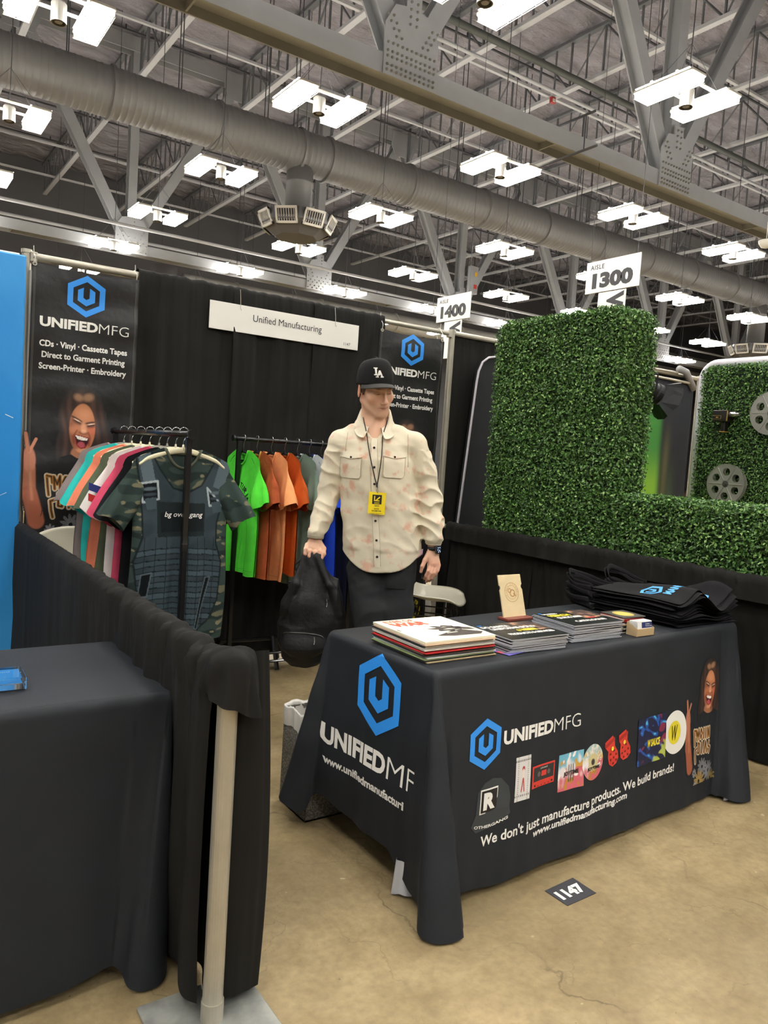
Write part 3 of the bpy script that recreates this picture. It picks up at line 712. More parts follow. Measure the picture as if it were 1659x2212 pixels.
def woman(x, y):
    """printed laughing woman; x,y in print pixels (y down), about 1500 x 2200"""
    c = np.zeros((len(x), 3)) + np.array(lin('1D1C1D')[:3])
    hz = .5 + .5 * np.sin(x * .045 + 2 * np.sin(y * .006) + np.sin(x * .013)); 
    hair = np.maximum(np.maximum(el(x, y, 720, 520, 290, 400, 0, .3), el(x, y, 560, 800, 150, 300, .25, .5) * .8), el(x, y, 900, 820, 200, 260, -.3, .6) * .75)
    c = lay(c, hair * .9, '33231F'); c = lay(c, hair * hz * .35, '6B4A3C')
    c = lay(c, el(x, y, 660, 210, 60, 45, .3, .8) * .7, 'A97F60'); c = lay(c, el(x, y, 790, 200, 70, 50, -.3, .8) * .7, 'A97F60')
    # neck then face
    c = lay(c, el(x, y, 700, 950, 140, 110, 0, .2), 'A26B4C'); c = lay(c, el(x, y, 800, 900, 40, 90, 0, .8) * .7, '5A3020')
    f = el(x, y, 712, 610, 172, 325, .07, .06); c = lay(c, f, 'B4714C')
    c = lay(c, f * el(x, y, 740, 400, 110, 90, 0, 1.2) * .6, 'DC9A72'); c = lay(c, f * el(x, y, 560, 700, 80, 260, 0, .9) * .6, '5E3222')
    c = lay(c, f * el(x, y, 845, 620, 55, 90, 0, 1.0) * .5, 'C9553F'); c = lay(c, f * el(x, y, 600, 640, 60, 60, 0, 1.0) * .5, 'D0835C')
    c = lay(c, f * el(x, y, 720, 905, 90, 35, 0, .8) * .7, 'E0A07A')
    for ex, ey, an in ((645, 520, .45), (830, 560, -.2)):
        c = lay(c, f * el(x, y, ex, ey + 8, 75, 30, an, .6) * .75, '6B3524'); c = lay(c, f * el(x, y, ex - 5, ey - 32, 85, 15, an, .5) * .9, '3A1F16')
        c = lay(c, f * el(x, y, ex + 2, ey + 6, 55, 9, an, .5), '1A0F0C'); c = lay(c, f * el(x, y, ex, ey - 14, 50, 8, an, .6) * .8, 'F0CBB2')
    c = lay(c, f * el(x, y, 730, 610, 38, 70, 0, .8) * .6, 'E3A582'); c = lay(c, f * el(x, y, 722, 668, 62, 26, .1, .7) * .7, '7A3B28'); c = lay(c, f * el(x, y, 728, 648, 36, 22, 0, .8) * .7, 'EAB08E')
    for p in ([(640, 640), (590, 720), (600, 800)], [(790, 660), (815, 730), (800, 830)]): c = lay(c, f * seg(x, y, p, 14, .8) * .6, '713422')
    mo = inpoly(x, y, [(608, 706), (660, 712), (730, 730), (795, 738), (790, 790), (745, 850), (690, 865), (640, 820)]).astype(float)
    lp = inpoly(x, y, [(598, 694), (660, 698), (735, 714), (806, 726), (800, 800), (752, 868), (690, 884), (628, 836)]).astype(float)
    c = lay(c, lp, '8E2F2C'); c = lay(c, mo, '3A1013'); c = lay(c, mo * el(x, y, 695, 830, 50, 45, 0, .4), 'B5505A')
    te = inpoly(x, y, [(618, 706), (660, 710), (730, 726), (788, 738), (775, 768), (720, 770), (650, 752)]).astype(float)
    c = lay(c, te, 'F2EBE0'); c = lay(c, te * (np.abs(((x - 618) % 27) - 13) > 11.5) * .5, 'AA9999')
    # shirt and neckline
    sh = inpoly(x, y, [(420, 1000), (560, 960), (640, 1010), (800, 1010), (900, 960), (1100, 1050), (1250, 2300), (250, 2300), (300, 1300)]).astype(float)
    c = lay(c, sh, '171617'); c = lay(c, seg(x, y, [(560, 965), (640, 1012), (720, 1022), (830, 1005)], 7, .5), '0A0A0A')
    # arm and hand
    c = lay(c, seg(x, y, [(30, 1160), (20, 1500)], (80, 95), .2), 'A8664A'); c = lay(c, seg(x, y, [(30, 1480), (110, 1840)], (100, 110), .2), 'A05A40')
    c = lay(c, el(x, y, 30, 1050, 80, 170, 0, .2), 'B5735A'); c = lay(c, seg(x, y, [(30, 960), (120, 785)], 20, .3), 'C48264'); c = lay(c, seg(x, y, [(20, 930), (-10, 720)], 26, .3), 'B97658')
    c = lay(c, seg(x, y, [(40, 1230), (60, 1560)], 22, 1.5) * .4, 'E0A080'); c = lay(c, seg(x, y, [(170, 1780), (185, 1700), (205, 1690)], 5, .6), '2A1512')
    return c
def woman_low(x, y, c):
    """golden lettering shapes and flowers on the shirt"""
    def out(pts, w=24):
        nonlocal c
        c = lay(c, seg(x, y, pts, w + 11, .25), 'D8CDB4'); 
    def fil(pts, w=24):
        nonlocal c
        c = lay(c, seg(x, y, pts, w, .3), 'A9712C'); c = lay(c, seg(x, y, pts, w * .45, .8), '1C130B')
    L1 = [[(250, 1250), (270, 1500)], [(250, 1250), (310, 1260), (320, 1340)], [(350, 1420), (340, 1260), (385, 1360), (420, 1250), (420, 1420)], [(490, 1330 - 70), (460, 1330), (490, 1410), (530, 1330), (500, 1260)],
          [(580, 1420), (580, 1260)], [(640, 1260), (640, 1420)], [(700, 1420), (700, 1260), (760, 1420), (760, 1260)],
          [(350, 1560), (290, 1580), (300, 1700), (320, 1790)], [(400, 1480), (390, 1640), (440, 1650), (450, 1500), (410, 1480)], [(530, 1480), (530, 1660)], [(600, 1660), (640, 1480), (680, 1660)], [(760, 1500), (730, 1570), (800, 1600), (760, 1680)]]
    for p in L1: out(p)
    for p in L1: fil(p)
    for fx, fy, r0, col in ((290, 1960, 80, '8F8E92'), (560, 1890, 150, '77787C'), (470, 2120, 190, 'A88A4E'), (760, 1980, 170, '83858A'), (330, 2150, 60, '9A9A9C'), (900, 2140, 150, '8A7440')):
        a = np.arctan2(y - fy, x - fx); d = np.hypot(x - fx, y - fy); n = 8 if r0 < 100 else 11
        m = ((d < r0 * (.45 + .55 * np.abs(np.cos(a * n / 2)))) & (d > r0 * .18)).astype(float); c = lay(c, m * .9, col); c = lay(c, m * (np.abs(np.cos(a * n / 2)) > .97) * .5, '2A2A2C')
    return c
def prune(F, c, lim=.0135):
    """drop the faces of a print where nothing but the dark ground is printed"""
    k = c.max(1) > lim; F = np.asarray(F); return F[k[F].any(1)].tolist()
PRINT = mat('printed_colour_cloth', attr='Col', rough=.5, bump=(260, .0004))

def banner(x0, x1, z0, z1, y, label, sx=0):
    t = T('hanging_banner', label, 'banner', (x0, y, z0))
    W = x1 - x0
    def yy(x, z):
        u = (x - x0) / W; sag = np.clip((z - (z1 - .25)) / .25, 0, 1)
        return y - .006 * noise3(x * 7, z * 6, 0, 5 + sx, 1.0) - .004 * noise3(x * 3, z * 16, 0, 7 + sx, 1.0) - .012 * np.sin(u * PI) * sag
    def mp(u, v):
        x = x0 + u * W; zt = z1 - .02 * np.sin(u * PI); z = z0 + v * (zt - z0); return np.stack([x, yy(x, z), z], 1)
    b = O('banner_cloth', sheet(mp, 60, 200), BANN, t, smooth=True)
    f = lambda X, Z, d=.0022: np.stack([X, yy(X, Z) - d, Z], 1)
    # coordinates in the left banner's own metres
    o = x0 - .018
    HV_, HF_ = HEXR(o + .306, 2.226, .1015, .1155); O('logo', (f(HV_[:, 0], HV_[:, 1]), HF_), LOGOB, b)
    tx = [textfit('UNIFIED', o + .066, o + .374, 2.031, 2.086, .042), textfit('MFG', o + .380, o + .547, 2.031, 2.086, -.012),
          textfit('CDs · Vinyl · Cassette Tapes', o + .068, o + .543, 1.913, 1.958, .028), textfit('Direct to Garment Printing', o + .082, o + .531, 1.852, 1.897, .028),
          textfit('Screen-Printer · Embroidery', o + .070, o + .542, 1.789, 1.834, .028)]
    for nm_, qs in (('brand_lettering', tx[:2]), ('services_lettering', tx[2:3]), ('services_lettering', tx[3:4]), ('services_lettering', tx[4:])): O(nm_, join(*[flat(q, f) for q in qs]), WHT, b)
    st = []
    for xs in (x0 + .012, x0 + .018, x1 - .012, x1 - .018): st.append(sheet(lambda u, v, xs=xs: f(xs + u * .0012, z0 + v * (z1 - z0 - .02), .001), 1, 80))
    O('stitching', join(*st), mat('grey_thread', '77736C', .7), b, kind='stuff')
    # printed woman
    gx0, gx1, gz0, gz1 = o + .006, o + .585, (.62), 1.72
    nx, nz = 190, 330
    u, v = np.meshgrid(np.linspace(0, 1, nx + 1), np.linspace(0, 1, nz + 1)); u, v = u.ravel(), v.ravel()
    X = gx0 + u * (gx1 - gx0); Z = gz0 + v * (gz1 - gz0)
    px = (X - o - .0073) / 4.136e-4 - .035 * ((1.748 - Z) / 4.35e-4); py = (1.748 - Z) / 4.346e-4
    c = woman_low(px, py, woman(px, py)); 
    vf = sheet(lambda a, b_: f(gx0 + a * (gx1 - gx0), gz0 + b_ * (gz1 - gz0), .0008), nx, nz)
    O('photo_print', (vf[0], prune(vf[1], c)), PRINT, b, smooth=True, col=c)
    for xe in (x0 + .014, x1 - .014):
        e = O('eyelet', lathe([(.006, -.002), (.012, -.002), (.012, .002), (.006, .002), (.006, -.002)], 14, (xe, y - .006, z1 - .012), 'y', caps=False), ALU, t)
        O('zip_tie', tube([(xe, y - .004, z1 - .012), (xe, y - .012, z1 + .03), (xe, -.036, 2.415), (xe, -.012, 2.432), (xe, .01, 2.41), (xe, -.005, z1)], .0022, 5), WHT, t)
        O('zip_tie_tail', tube([(xe, -.03, 2.42), (xe - .004, -.04, 2.46)], .002, 5), WHT, t)
    return f, b
banner(.018, .597, .30, 2.372, -.06, 'long black banner with blue hexagon logo and laughing woman, left of the name sign')
fR, bR = banner(2.315, 2.893, .10, 2.345, -.06, 'black banner with blue hexagon logo behind the man, left of the back right post', 31)
# record print low on the right banner
dm = lambda cx, cz, r, n=36: [(cx + r * math.cos(k * 2 * PI / n), cz + r * math.sin(k * 2 * PI / n)) for k in range(n)]
O('record_print', join(setm(flat(poly2(dm(2.80, .28, .155)), lambda x, z: fR(x, z, .0026)), 0), setm(flat(poly2(dm(2.755, .28, .085)), lambda x, z: fR(x, z, .0034)), 1),
   setm(flat(poly2([(2.50, .12), (2.68, .12), (2.68, .44), (2.50, .44)]), lambda x, z: fR(x, z, .0042)), 2),
   setm(flat(textfit('W', 2.715, 2.80, .22, .34, .0, .2), lambda x, z: fR(x, z, .005)), 3)),
  [WHT, mat('print_yellow', 'E4D436', .5), mat('print_navy_marble', '1A2352', .5, mix2=('3FA0C8', 18, .5, .7)), mat('print_black', '141414', .5)], bR)

# booth name sign
sg = T('booth_sign', 'long white name sign reading Unified Manufacturing hung on the back drape', 'sign', (1.58, -.07, 2.15))
O('sign_board', cbox(1.037, 2.132, -.066, -.06, 2.161, 2.333, .001), SIGNW, sg)
fs = lambda X, Z: np.stack([X, np.full_like(X, -.0675), Z], 1)
O('name_lettering', flat(textfit('Unified Manufacturing', 1.33, 1.835, 2.228, 2.285, .0), fs), INK, sg); O('number_lettering', flat(textfit('1147', 2.015, 2.068, 2.183, 2.203, .0), fs), INK, sg)
for x in (1.24, 1.94): O('sign_hook', tube([(x, -.05, 2.43), (x, -.062, 2.37), (x, -.07, 2.31), (x + .006, -.07, 2.30)], .0018, 5), ALU, sg)
# ================================================================ GARMENT RACKS, HANGERS AND T-SHIRTS
BLK = mat('black_rack_enamel', '0E0E10', .32, coat=.3)
CHR = mat('chrome_wire', 'B9B9B6', .22, metal=.9)
WHEEL = mat('caster_rubber', '141414', .6)
def rack(name, label, p0, p1, zr, feet):
    """rail from p0 to p1, posts near both ends"""
    p0 = np.array(p0, float); p1 = np.array(p1, float); e = (p1 - p0) / np.hypot(*(p1 - p0)); n = np.array([-e[1], e[0]])
    t = T(name, label, 'clothes rack', (*p0, 0))
    r3 = lambda p, z: (p[0], p[1], z)
    O('hanging_rail', tube([r3(p0 - e * .03, zr), r3(p1 + e * .03, zr)], .0135, 14), BLK, t, smooth=True)
    for p, s in ((p0, -1), (p1, 1)):
        q = p + e * s * .03
        O('rail_cap', tube([r3(q, zr), r3(q + e * s * .012, zr)], .021, 18), BLK, t)
        a = rotz(cbox(-.013, .013, -.013, .013, .07, zr - .012, .003), math.atan2(e[1], e[0])); O('rack_post', move(a, (p[0], p[1], 0)), BLK, t)
        O('post_joint', move(rotz(cbox(-.0145, .0145, -.0145, .0145, .95, .99, .003), math.atan2(e[1], e[0])), (p[0], p[1], 0)), BLK, t)
        O('foot_bar', move(rotz(cbox(-.013, .013, -feet, feet, .055, .085, .004), math.atan2(e[1], e[0])), (p[0], p[1], 0)), BLK, t)
        for k in (-1, 1):
            c = p + n * k * (feet - .03)
            w = O('caster', join(lathe([(0, -.012), (.022, -.012), (.025, -.008), (.025, .008), (.022, .012), (0, .012)], 16, (c[0], c[1], .025), 'x'), cbox(c[0] - .016, c[0] + .016, c[1] - .012, c[1] + .012, .035, .058, .003)), WHEEL, t)
    for dz in (.07, .125): O('base_rail', tube([r3(p0, dz), r3(p1, dz)], .0095, 8), BLK, t)
    return t
def hanger(x, y, zr, yaw, m, label, group, w=.2, cat='hanger', wide=True):
    t = T('clothes_hanger', label, cat, (x, y, zr), yaw, group)
    a = np.linspace(-.35 * PI, 1.12 * PI, 16); hr = .021
    hook = [(0, hr * -math.cos(q) * 1.0 if False else -hr * math.cos(q), hr * math.sin(q) - .004) for q in a]
    hook = [(hr * math.cos(q) * 1.0, 0, hr * math.sin(q) - .006) for q in np.linspace(1.1 * PI, -.30 * PI, 16)] + [(.004, 0, -.040), (0, 0, -.052), (0, 0, -.085)]
    O('wire_hook', tube(hook, .0021, 6), CHR, t, local=True, smooth=True)
    def arm(u, v):
        s = u * 2 - 1; ax = np.abs(s); zc = -.088 - .060 * ax ** 1.5 - .012 * smooth01((ax - .8) / .2); yc = -.012 * ax * 0
        th = (.014 if wide else .008) * (1 - .45 * ax ** 4); a = v * 2 * PI
        return np.stack([s * w, yc + (.0065 if wide else .006) * np.sin(a) * (1 + .9 * ax * wide), zc + th * np.cos(a) * (1 if wide else 1)], 1)
    O('shoulder_bar', join(sheet(arm, 30, 10), tube([(0, 0, -.088), (0, 0, -.062)], [.008, .004], 8)), m, t, local=True, smooth=True)
    if not wide: O('lower_bar', tube([(-w * .8, 0, -.145), (w * .8, 0, -.145)], .005, 6), m, t, local=True)
    return t
def tee(x, y, zr, yaw, L, m, label, group, seed, hw=.245, name='t_shirt', paint=None, cuff=(.052, -.335), nz=46, trim=None, inside=None, drop=.092, collar=None, fold=1.0, zoff=0.0, lay_=1.0, hem_dx=0.0):
    """T-shirt on a hanger; local frame: x across, front towards -y, z down from the rail"""
    t = T(name, label, 't-shirt' if name == 't_shirt' else 'shirt', (x, y, zr), yaw, group)
    zt = -drop + zoff; rr = random.Random(seed); ph = [rr.uniform(0, 6.28) for _ in range(8)]
    def zs(u, scoop):
        a = np.abs(u); z = zt + .012 - .062 * np.clip((a - .34) / .66, 0, 1) ** 1.25 - .028 * np.clip((a - .9) / .1, 0, 1) ** 2
        k = np.clip(1 - (a / .34) ** 2, 0, 1); return z - scoop * k ** .75
    def fy(u, f, front):
        th = (.007 + .042 * lay_ * smooth01(f * 2.2)) * np.sqrt(np.clip(1 - u ** 2, 0, 1)); g = smooth01((f - .12) / .6) * fold
        w = (.020 * np.sin(u * 5.2 + ph[0] + (0 if front else 1.7)) + .012 * np.sin(u * 11 + ph[1] + 1.2 * f) + .006 * np.sin(u * 21 + ph[2])) * g * np.clip(1.25 - np.abs(u), .25, 1)
        b = .012 * noise3(u * 2.2, f * 7, 0, seed + 50, 1.1) * .5 * np.clip(f * 3, 0, 1) * np.sqrt(np.clip(1 - u ** 2, 0, 1)) + .035 * np.sin(f * 2.2 + ph[3]) * f * .4
        return -th * (1 if front else -1) + w + b
    def xx(u, f): return u * hw * (1 + .02 * np.sin(f * 6 + ph[4]) * f - .06 * np.exp(-((f - .42) / .3) ** 2)) + .012 * np.sin(f * 3 + ph[5]) * f + hem_dx * f
    def body(front, nu=44):
        def fn(u, v):
            U = (u * 2 - 1); z0 = zs(U, .085 if front else .022); z = z0 * (1 - v) + (zt - L) * v; f = (zt - z) / L
            hem = .006 * np.sin(U * 6 + ph[6]) * v
            return np.stack([xx(U, f), fy(U, f, front), z + hem], 1)
        return sheet(fn, nu, nz)
    fr, bk = body(True, 44 if paint is None else 150), body(False)
    if paint is not None:
        fr = sheet(lambda u, v: (lambda U, z: np.stack([xx(U, (zt - z) / L), fy(U, (zt - z) / L, True), z], 1))(u * 2 - 1, zs(u * 2 - 1, .085) * (1 - v) + (zt - L) * v), 150, 230)
        V = fr[0]; O('front_panel', fr, PRINTC, t, local=True, smooth=True, col=paint(V[:, 0], V[:, 2])); O('back_panel', bk, inside or m, t, local=True, smooth=True)
    else:
        O('shirt_body', join(fr, setm(bk, 0)), [m], t, local=True, smooth=True)
    def surf(X, Z, d=.002):
        U = X / hw; f = (zt - Z) / L; return np.stack([X + .012 * np.sin(f * 3 + ph[5]) * f + hem_dx * f, fy(U, f, True) - d, Z], 1)
    # sleeves
    for s in (-1, 1):
        c0 = np.array([s * (hw - .062), 0, zt - .100]); c1 = np.array([s * (hw + cuff[0]), 0, zt + cuff[1]])
        dr = (c1 - c0) / np.linalg.norm(c1 - c0); nn = np.array([-dr[2], 0, dr[0]]) * s
        def sl(u, v, s=s, c0=c0, c1=c1, nn=nn):
            a = u * 2 * PI; h = .056 + .012 * smooth01(v * 1.5); p = c0 + (c1 - c0) * v[:, None]
            wv = (.011 * np.sin(a * 2 + ph[0] + 2 * v) + .008 * np.sin(a * 5 + ph[7] + 3 * v)) * smooth01(v * 1.4) * fold
            th = .005 + .040 * smooth01(v * 1.15)
            return p + nn * (h * np.cos(a))[:, None] + np.stack([0 * a, th * np.sin(a) + wv, 0 * a], 1) + np.array([0, 0, 1])[None, :] * (.012 * np.sin(a * 2 + ph[3]) * v)[:, None]
        sv = sheet(sl, *((28, 12) if paint is None else (80, 56)))
        if paint is not None:
            O('sleeve', sv, PRINTC, t, local=True, smooth=True, col=paint(sv[0][:, 0], sv[0][:, 2], True))
        else: O('sleeve', sv, m, t, local=True, smooth=True)
        O('sleeve_hem', sheet(lambda u, v, sl=sl: sl(u, .86 + .01 * v) + np.array([0, -.0012, 0]) * np.sign(np.sin(u * 2 * PI))[:, None], 28, 1), trim or HEMM(m), t, local=True)
    # ribbed collar
    pts = []
    for q in np.linspace(-.36, .36, 17): pts.append((xx(np.array([q]), 0.)[0], fy(np.array([q]), np.array([.03]), True)[0] - .003, zs(np.array([q]), .085)[0] - .004))
    for q in np.linspace(.36, -.36, 13)[1:-1]: pts.append((xx(np.array([q]), 0.)[0], .006, zs(np.array([q]), .022)[0] - .004))
    O('collar', tube(pts, .0065, 6, closed=True), collar or m, t, local=True, smooth=True)
    O('bottom_hem', sheet(lambda u, v: surf((u * 2 - 1) * hw * .96, np.full_like(u, zt - L + .028) + .002 * v, .0012), 40, 1), trim or HEMM(m), t, local=True)
    return t, surf
_hm = {}
def HEMM(m):
    if m.name not in _hm:
        q = m.copy(); q.name = m.name + '_seam'; N = q.node_tree.nodes
        for n in N:
            if n.type == 'RGB': c = n.outputs[0].default_value; n.outputs[0].default_value = (c[0] * .6, c[1] * .6, c[2] * .6, 1)
        _hm[m.name] = q
    return _hm[m.name]
def cloth(name, col, var=.08, **k): return mat(name, col, .85, var=var, vs=22, bump=(350, .0006), spec=.15, **k)
PRINTC = mat('printed_shirt_cloth', attr='Col', rough=.85, bump=(350, .0006), spec=.15)
BKC = cloth('tee_black', '17171A')
# ---- rack in front (rail runs front to back), eight hangers
r1 = rack('garment_rack', 'black clothes rack at the left with its round rail end facing the viewer', (.47, -1.36), (.47, -.17), 1.482, .24)
CREAM = mat('cream_velvet', 'DDD6B6', .7, bump=(300, .0005)); GREYV = mat('grey_velvet', '8F8C80', .7, bump=(300, .0005)); BLKV = mat('black_velvet', '0C0C0E', .75)
g1 = 'shirts on the front left rack'; gh1 = 'hangers on the front left rack'
row1 = [(-.34, GREYV, 'grey', 'mauve grey', cloth('tee_mauve_grey', '8C7F7C'), .73, {}), (-.49, CREAM, 'cream', 'turquoise', cloth('tee_turquoise', '35C4BC'), .66, {}),
        (-.65, CREAM, 'cream', 'salmon orange', cloth('tee_salmon', 'F08C6C'), .74, {}), (-.80, CREAM, 'cream', 'olive green', cloth('tee_olive', '59614B'), .68, {}),
        (-.95, GREYV, 'grey', 'white', cloth('tee_white', 'D9D4CE', .03), .72, {}), (-1.07, GREYV, 'grey', 'raspberry pink', cloth('tee_pink', 'C94A66', .14), .78, {}),
        (-1.19, CREAM, 'cream', 'plain black', BKC, .80, {})]
for i, (y, hm, hc, cn, m, L, kw) in enumerate(row1):
    hanger(.47, y, 1.482 + .0135, 0, hm, '%s hanger holding the %s shirt on the front left rack' % (hc, cn), gh1)
    t, sf = tee(.47, y, 1.495, R.uniform(-.05, .05), L, m, '%s T-shirt hanging on the front left rack' % cn, g1, 100 + i, hw=.25 + R.uniform(-.01, .01), fold=.8, lay_=.75, zoff=.0)
    if cn == 'white':
        O('blue_stripe', sheet(lambda u, v: np.stack([-.335 + .16 * u, np.full_like(u, -.052), -.30 - .055 * u + .035 * v], 1), 12, 2), mat('stripe_blue', '2B3E86', .8), t, local=True, smooth=True)
        O('red_stripe', sheet(lambda u, v: np.stack([-.335 + .16 * u, np.full_like(u, -.052), -.35 - .055 * u + .035 * v], 1), 12, 2), mat('stripe_red', 'C8332F', .8), t, local=True, smooth=True)
        O('red_neck_tab', cbox(-.10, -.075, -.02, -.012, -.13, -.1, .002), mat('stripe_red'), t, local=True)
def camo(x, z, sleeve=False):
    n1 = noise3(x * 26, z * 66, 0, 3, 1.0, 12); n2 = noise3(x * 36, z * 88, 2, 4, 1.0, 12); n3 = noise3(x * 55, z * 110, 5, 6, 1.0, 12)
    c = np.zeros((len(x), 3)) + np.array(lin('35433F')[:3])
    c = lay(c, smooth01((n1 - .35) * 6), '26312F'); c = lay(c, smooth01((n2 - .75) * 8), '6C6A55'); c = lay(c, smooth01((n3 - 1.15) * 8), '807A62')
    return c
def vest_paint(x, z, sleeve=False):
    c = camo(x, z)
    if sleeve: return c
    X = 845 + x * 1960; Y = 650 + (-.150 - z) * 1823
    pp = lambda q: inpoly(X, Y, q).astype(float)
    vest = [(430, 500), (545, 480), (560, 560), (640, 700), (760, 850), (900, 880), (1020, 820), (1120, 660), (1180, 560), (1330, 590), (1250, 880), (1175, 1130), (1170, 1300), (1232, 1470), (1215, 1800), (1130, 1960), (1000, 2060), (640, 2060), (480, 1780), (430, 1450), (500, 1250), (490, 1050), (465, 800), (430, 620)]
    m = pp(vest); edge = seg(X, Y, vest + vest[:1], 9, .5)
    c = lay(c, m, '39444A'); c = lay(c, m * smooth01((noise3(X * .01, Y * .01, 0, 8, 1.0) - .2) * 2) * .5, '262F34')
    # webbing rows
    for k, y0 in enumerate(range(1340, 2050, 92)):
        yy = Y - (y0 + .0002 * (X - 840) ** 2); c = lay(c, m * ((yy > 0) & (yy < 46)), '44525A' if k % 2 == 0 else '3C4A51'); c = lay(c, m * (np.abs(yy) < 4), '151B1E'); c = lay(c, m * (np.abs(yy - 46) < 4), '1A2124')
    for xx_ in (520, 615, 712, 900, 980, 1060, 1145): c = lay(c, m * ((np.abs(X - xx_) < 3) & (Y > 1250)), '1C2427')
    c = lay(c, edge * .9, '171D20')
    c = lay(c, pp([(620, 960), (1060, 970), (1050, 1240), (630, 1250)]), '1F2729'); c = lay(c, pp([(650, 1050), (1045, 1055), (1040, 1200), (660, 1210)]), '161B1D')
    # straps and buckles
    for q, col in (([(420, 500), (530, 480), (610, 830), (510, 850)], '5C6A71'), ([(1215, 560), (1320, 580), (1240, 860), (1130, 830)], '56646B')): c = lay(c, pp(q), col)
    for bx, by, s in ((545, 880, 1), (1150, 900, -1)):
        b_ = [(bx - 75, by - 60), (bx + 75, by - 85 * s), (bx + 90, by + 60), (bx - 50, by + 90)]
        c = lay(c, pp(b_), '12171A'); c = lay(c, seg(X, Y, b_ + b_[:1], 9, .4), 'A6B0B4'); c = lay(c, el(X, Y, bx + 10, by - 20, 60, 14, -.1, .5), '59656B'); c = lay(c, pp([(bx - 35, by + 60), (bx + 65, by + 45), (bx + 70, by + 140), (bx - 10, by + 150)]), '414E55')
        c = lay(c, el(X, Y, bx + 10, by + 25, 60, 12, -.1, .6), '39434A')
    # magazine pouches
    for q in ([(500, 1560), (590, 1545), (560, 1740), (480, 1740)], [(1080, 1590), (1120, 1590), (1010, 2030), (980, 2020)]):
        c = lay(c, pp(q), '0F1416'); c = lay(c, seg(X, Y, q + q[:1], 5, .6) * .6, '6E7A80')
    return c
cm = cloth('tee_camo_inside', '36423F')
hanger(.462, -1.315, 1.4955, .02, CREAM, 'cream hanger nearest the viewer, holding the camouflage shirt', gh1)
t, sf = tee(.462, -1.315, 1.4955, .02, .875, cm, 'camouflage T-shirt printed with a dark tactical vest, nearest on the rack', g1, 130, hw=.235, paint=vest_paint, cuff=(.078, -.315), inside=cm, fold=.7, lay_=.8, collar=cloth('camo_collar', '54584B'), name='vest_print_shirt')
ft = lambda X, Z: sf(X, Z, .0028)
O('chest_lettering', flat(textfit('bg over gang', -.085, .092, -.395, -.365, .012, .25), ft), WHT, t, local=True)
# ---- rack by the back drape (rail along the back), nine hangers
r2 = rack('garment_rack', 'black clothes rack by the back drape, left of the man', (1.166, -.32), (2.02, -.32), 1.487, .19)
g2 = 'shirts on the back rack'; gh2 = 'hangers on the back rack'
row2 = [(1.197, 'bright green', cloth('tee_green', '55D83F'), .74), (1.286, 'rust brown acid wash', cloth('tee_rust', 'A5502E', .25), .76), (1.384, 'peach orange', cloth('tee_peach', 'F0A56C'), .78),
        (1.478, 'burnt orange', cloth('tee_burnt_orange', 'B5501C', .12), .74), (1.567, 'sage green long', cloth('tee_sage', '72897A'), .84), (1.655, 'pale grey white', cloth('tee_pale', 'C9CCD0'), .74),
        (1.741, 'royal blue', cloth('tee_blue', '2347C9'), .78), (1.84, 'dark navy long', cloth('tee_navy', '161B2E'), .98)]
for i, (x, cn, m, L) in enumerate(row2):
    yaw = -PI / 2 + .05 + R.uniform(-.06, .06)
    hanger(x, -.32, 1.4995, yaw, BLKV, 'black hanger holding the %s shirt on the back rack' % cn, gh2, w=.17, wide=False)
    t, sf = tee(x, -.32, 1.4995, yaw, L, m, '%s T-shirt hanging on the rack by the back drape' % cn, g2, 200 + i, hw=.235, cuff=(.03, -.32), fold=1.0, lay_=.55, collar=cloth('rust_collar', 'C98A4A', .25) if i == 1 else None)
    def arc(s, cx, cz, r, h, a0, a1, bold=.02):
        out = []
        for k, ch in enumerate(s):
            if ch == ' ': continue
            V, F = text2d(ch, bold); V = V * h / .73; V = V.copy(); V[:, 0] -= V[:, 0].mean(); a = a0 + (a1 - a0) * k / max(1, len(s) - 1)
            X = cx + (r + V[:, 1]) * math.sin(a) + V[:, 0] * math.cos(a); Z = cz + (r + V[:, 1]) * math.cos(a) - V[:, 0] * math.sin(a); out.append((sf(X, Z), F))
        return join(*out)
    if i == 0:
        O('arc_lettering', arc('MANUFACTURING', .0, -.42, .115, .032, -1.5, 1.5), mat('print_black'), t, local=True); V, F = HEXR(.0, -.41, .065, .075); O('shirt_logo', (sf(V[:, 0], V[:, 1]), F), LOGOB, t, local=True)
    if i == 1:
        O('arc_lettering', arc('MANUFACTURING', .0, -.44, .15, .036, -1.5, 1.5), WHT, t, local=True); O('number_lettering', flat(textfit('EST 2018', -.09, .12, -.60, -.56, .02), sf), WHT, t, local=True)
    if i == 2: O('arc_lettering', arc('MANUFACTURING', .0, -.42, .13, .03, -1.5, 1.5), mat('print_black'), t, local=True)
    if i == 3: O('arc_lettering', arc('MANUFACTURING', .0, -.42, .13, .03, -1.5, 1.5), mat('rust_print', 'C9773F', .8), t, local=True)
# low black trestle and white crate lid behind the back rack
lt = T('folding_trestle', 'low black folding trestle under the back rack shirts', 'trestle', (1.5, -.33, 0))
O('cross_beam', tube([(1.20, -.10, .17), (1.66, -.14, .17)], .014, 6), BLK, lt)
O('leg', tube([(1.56, -.14, .18), (1.52, -.30, .0)], .016, 6), BLK, lt); O('leg', tube([(1.22, -.10, .18), (1.20, -.02, .0)], .014, 6), BLK, lt); O('leg', tube([(1.58, -.13, .18), (1.66, -.03, .0)], .014, 6), BLK, lt)
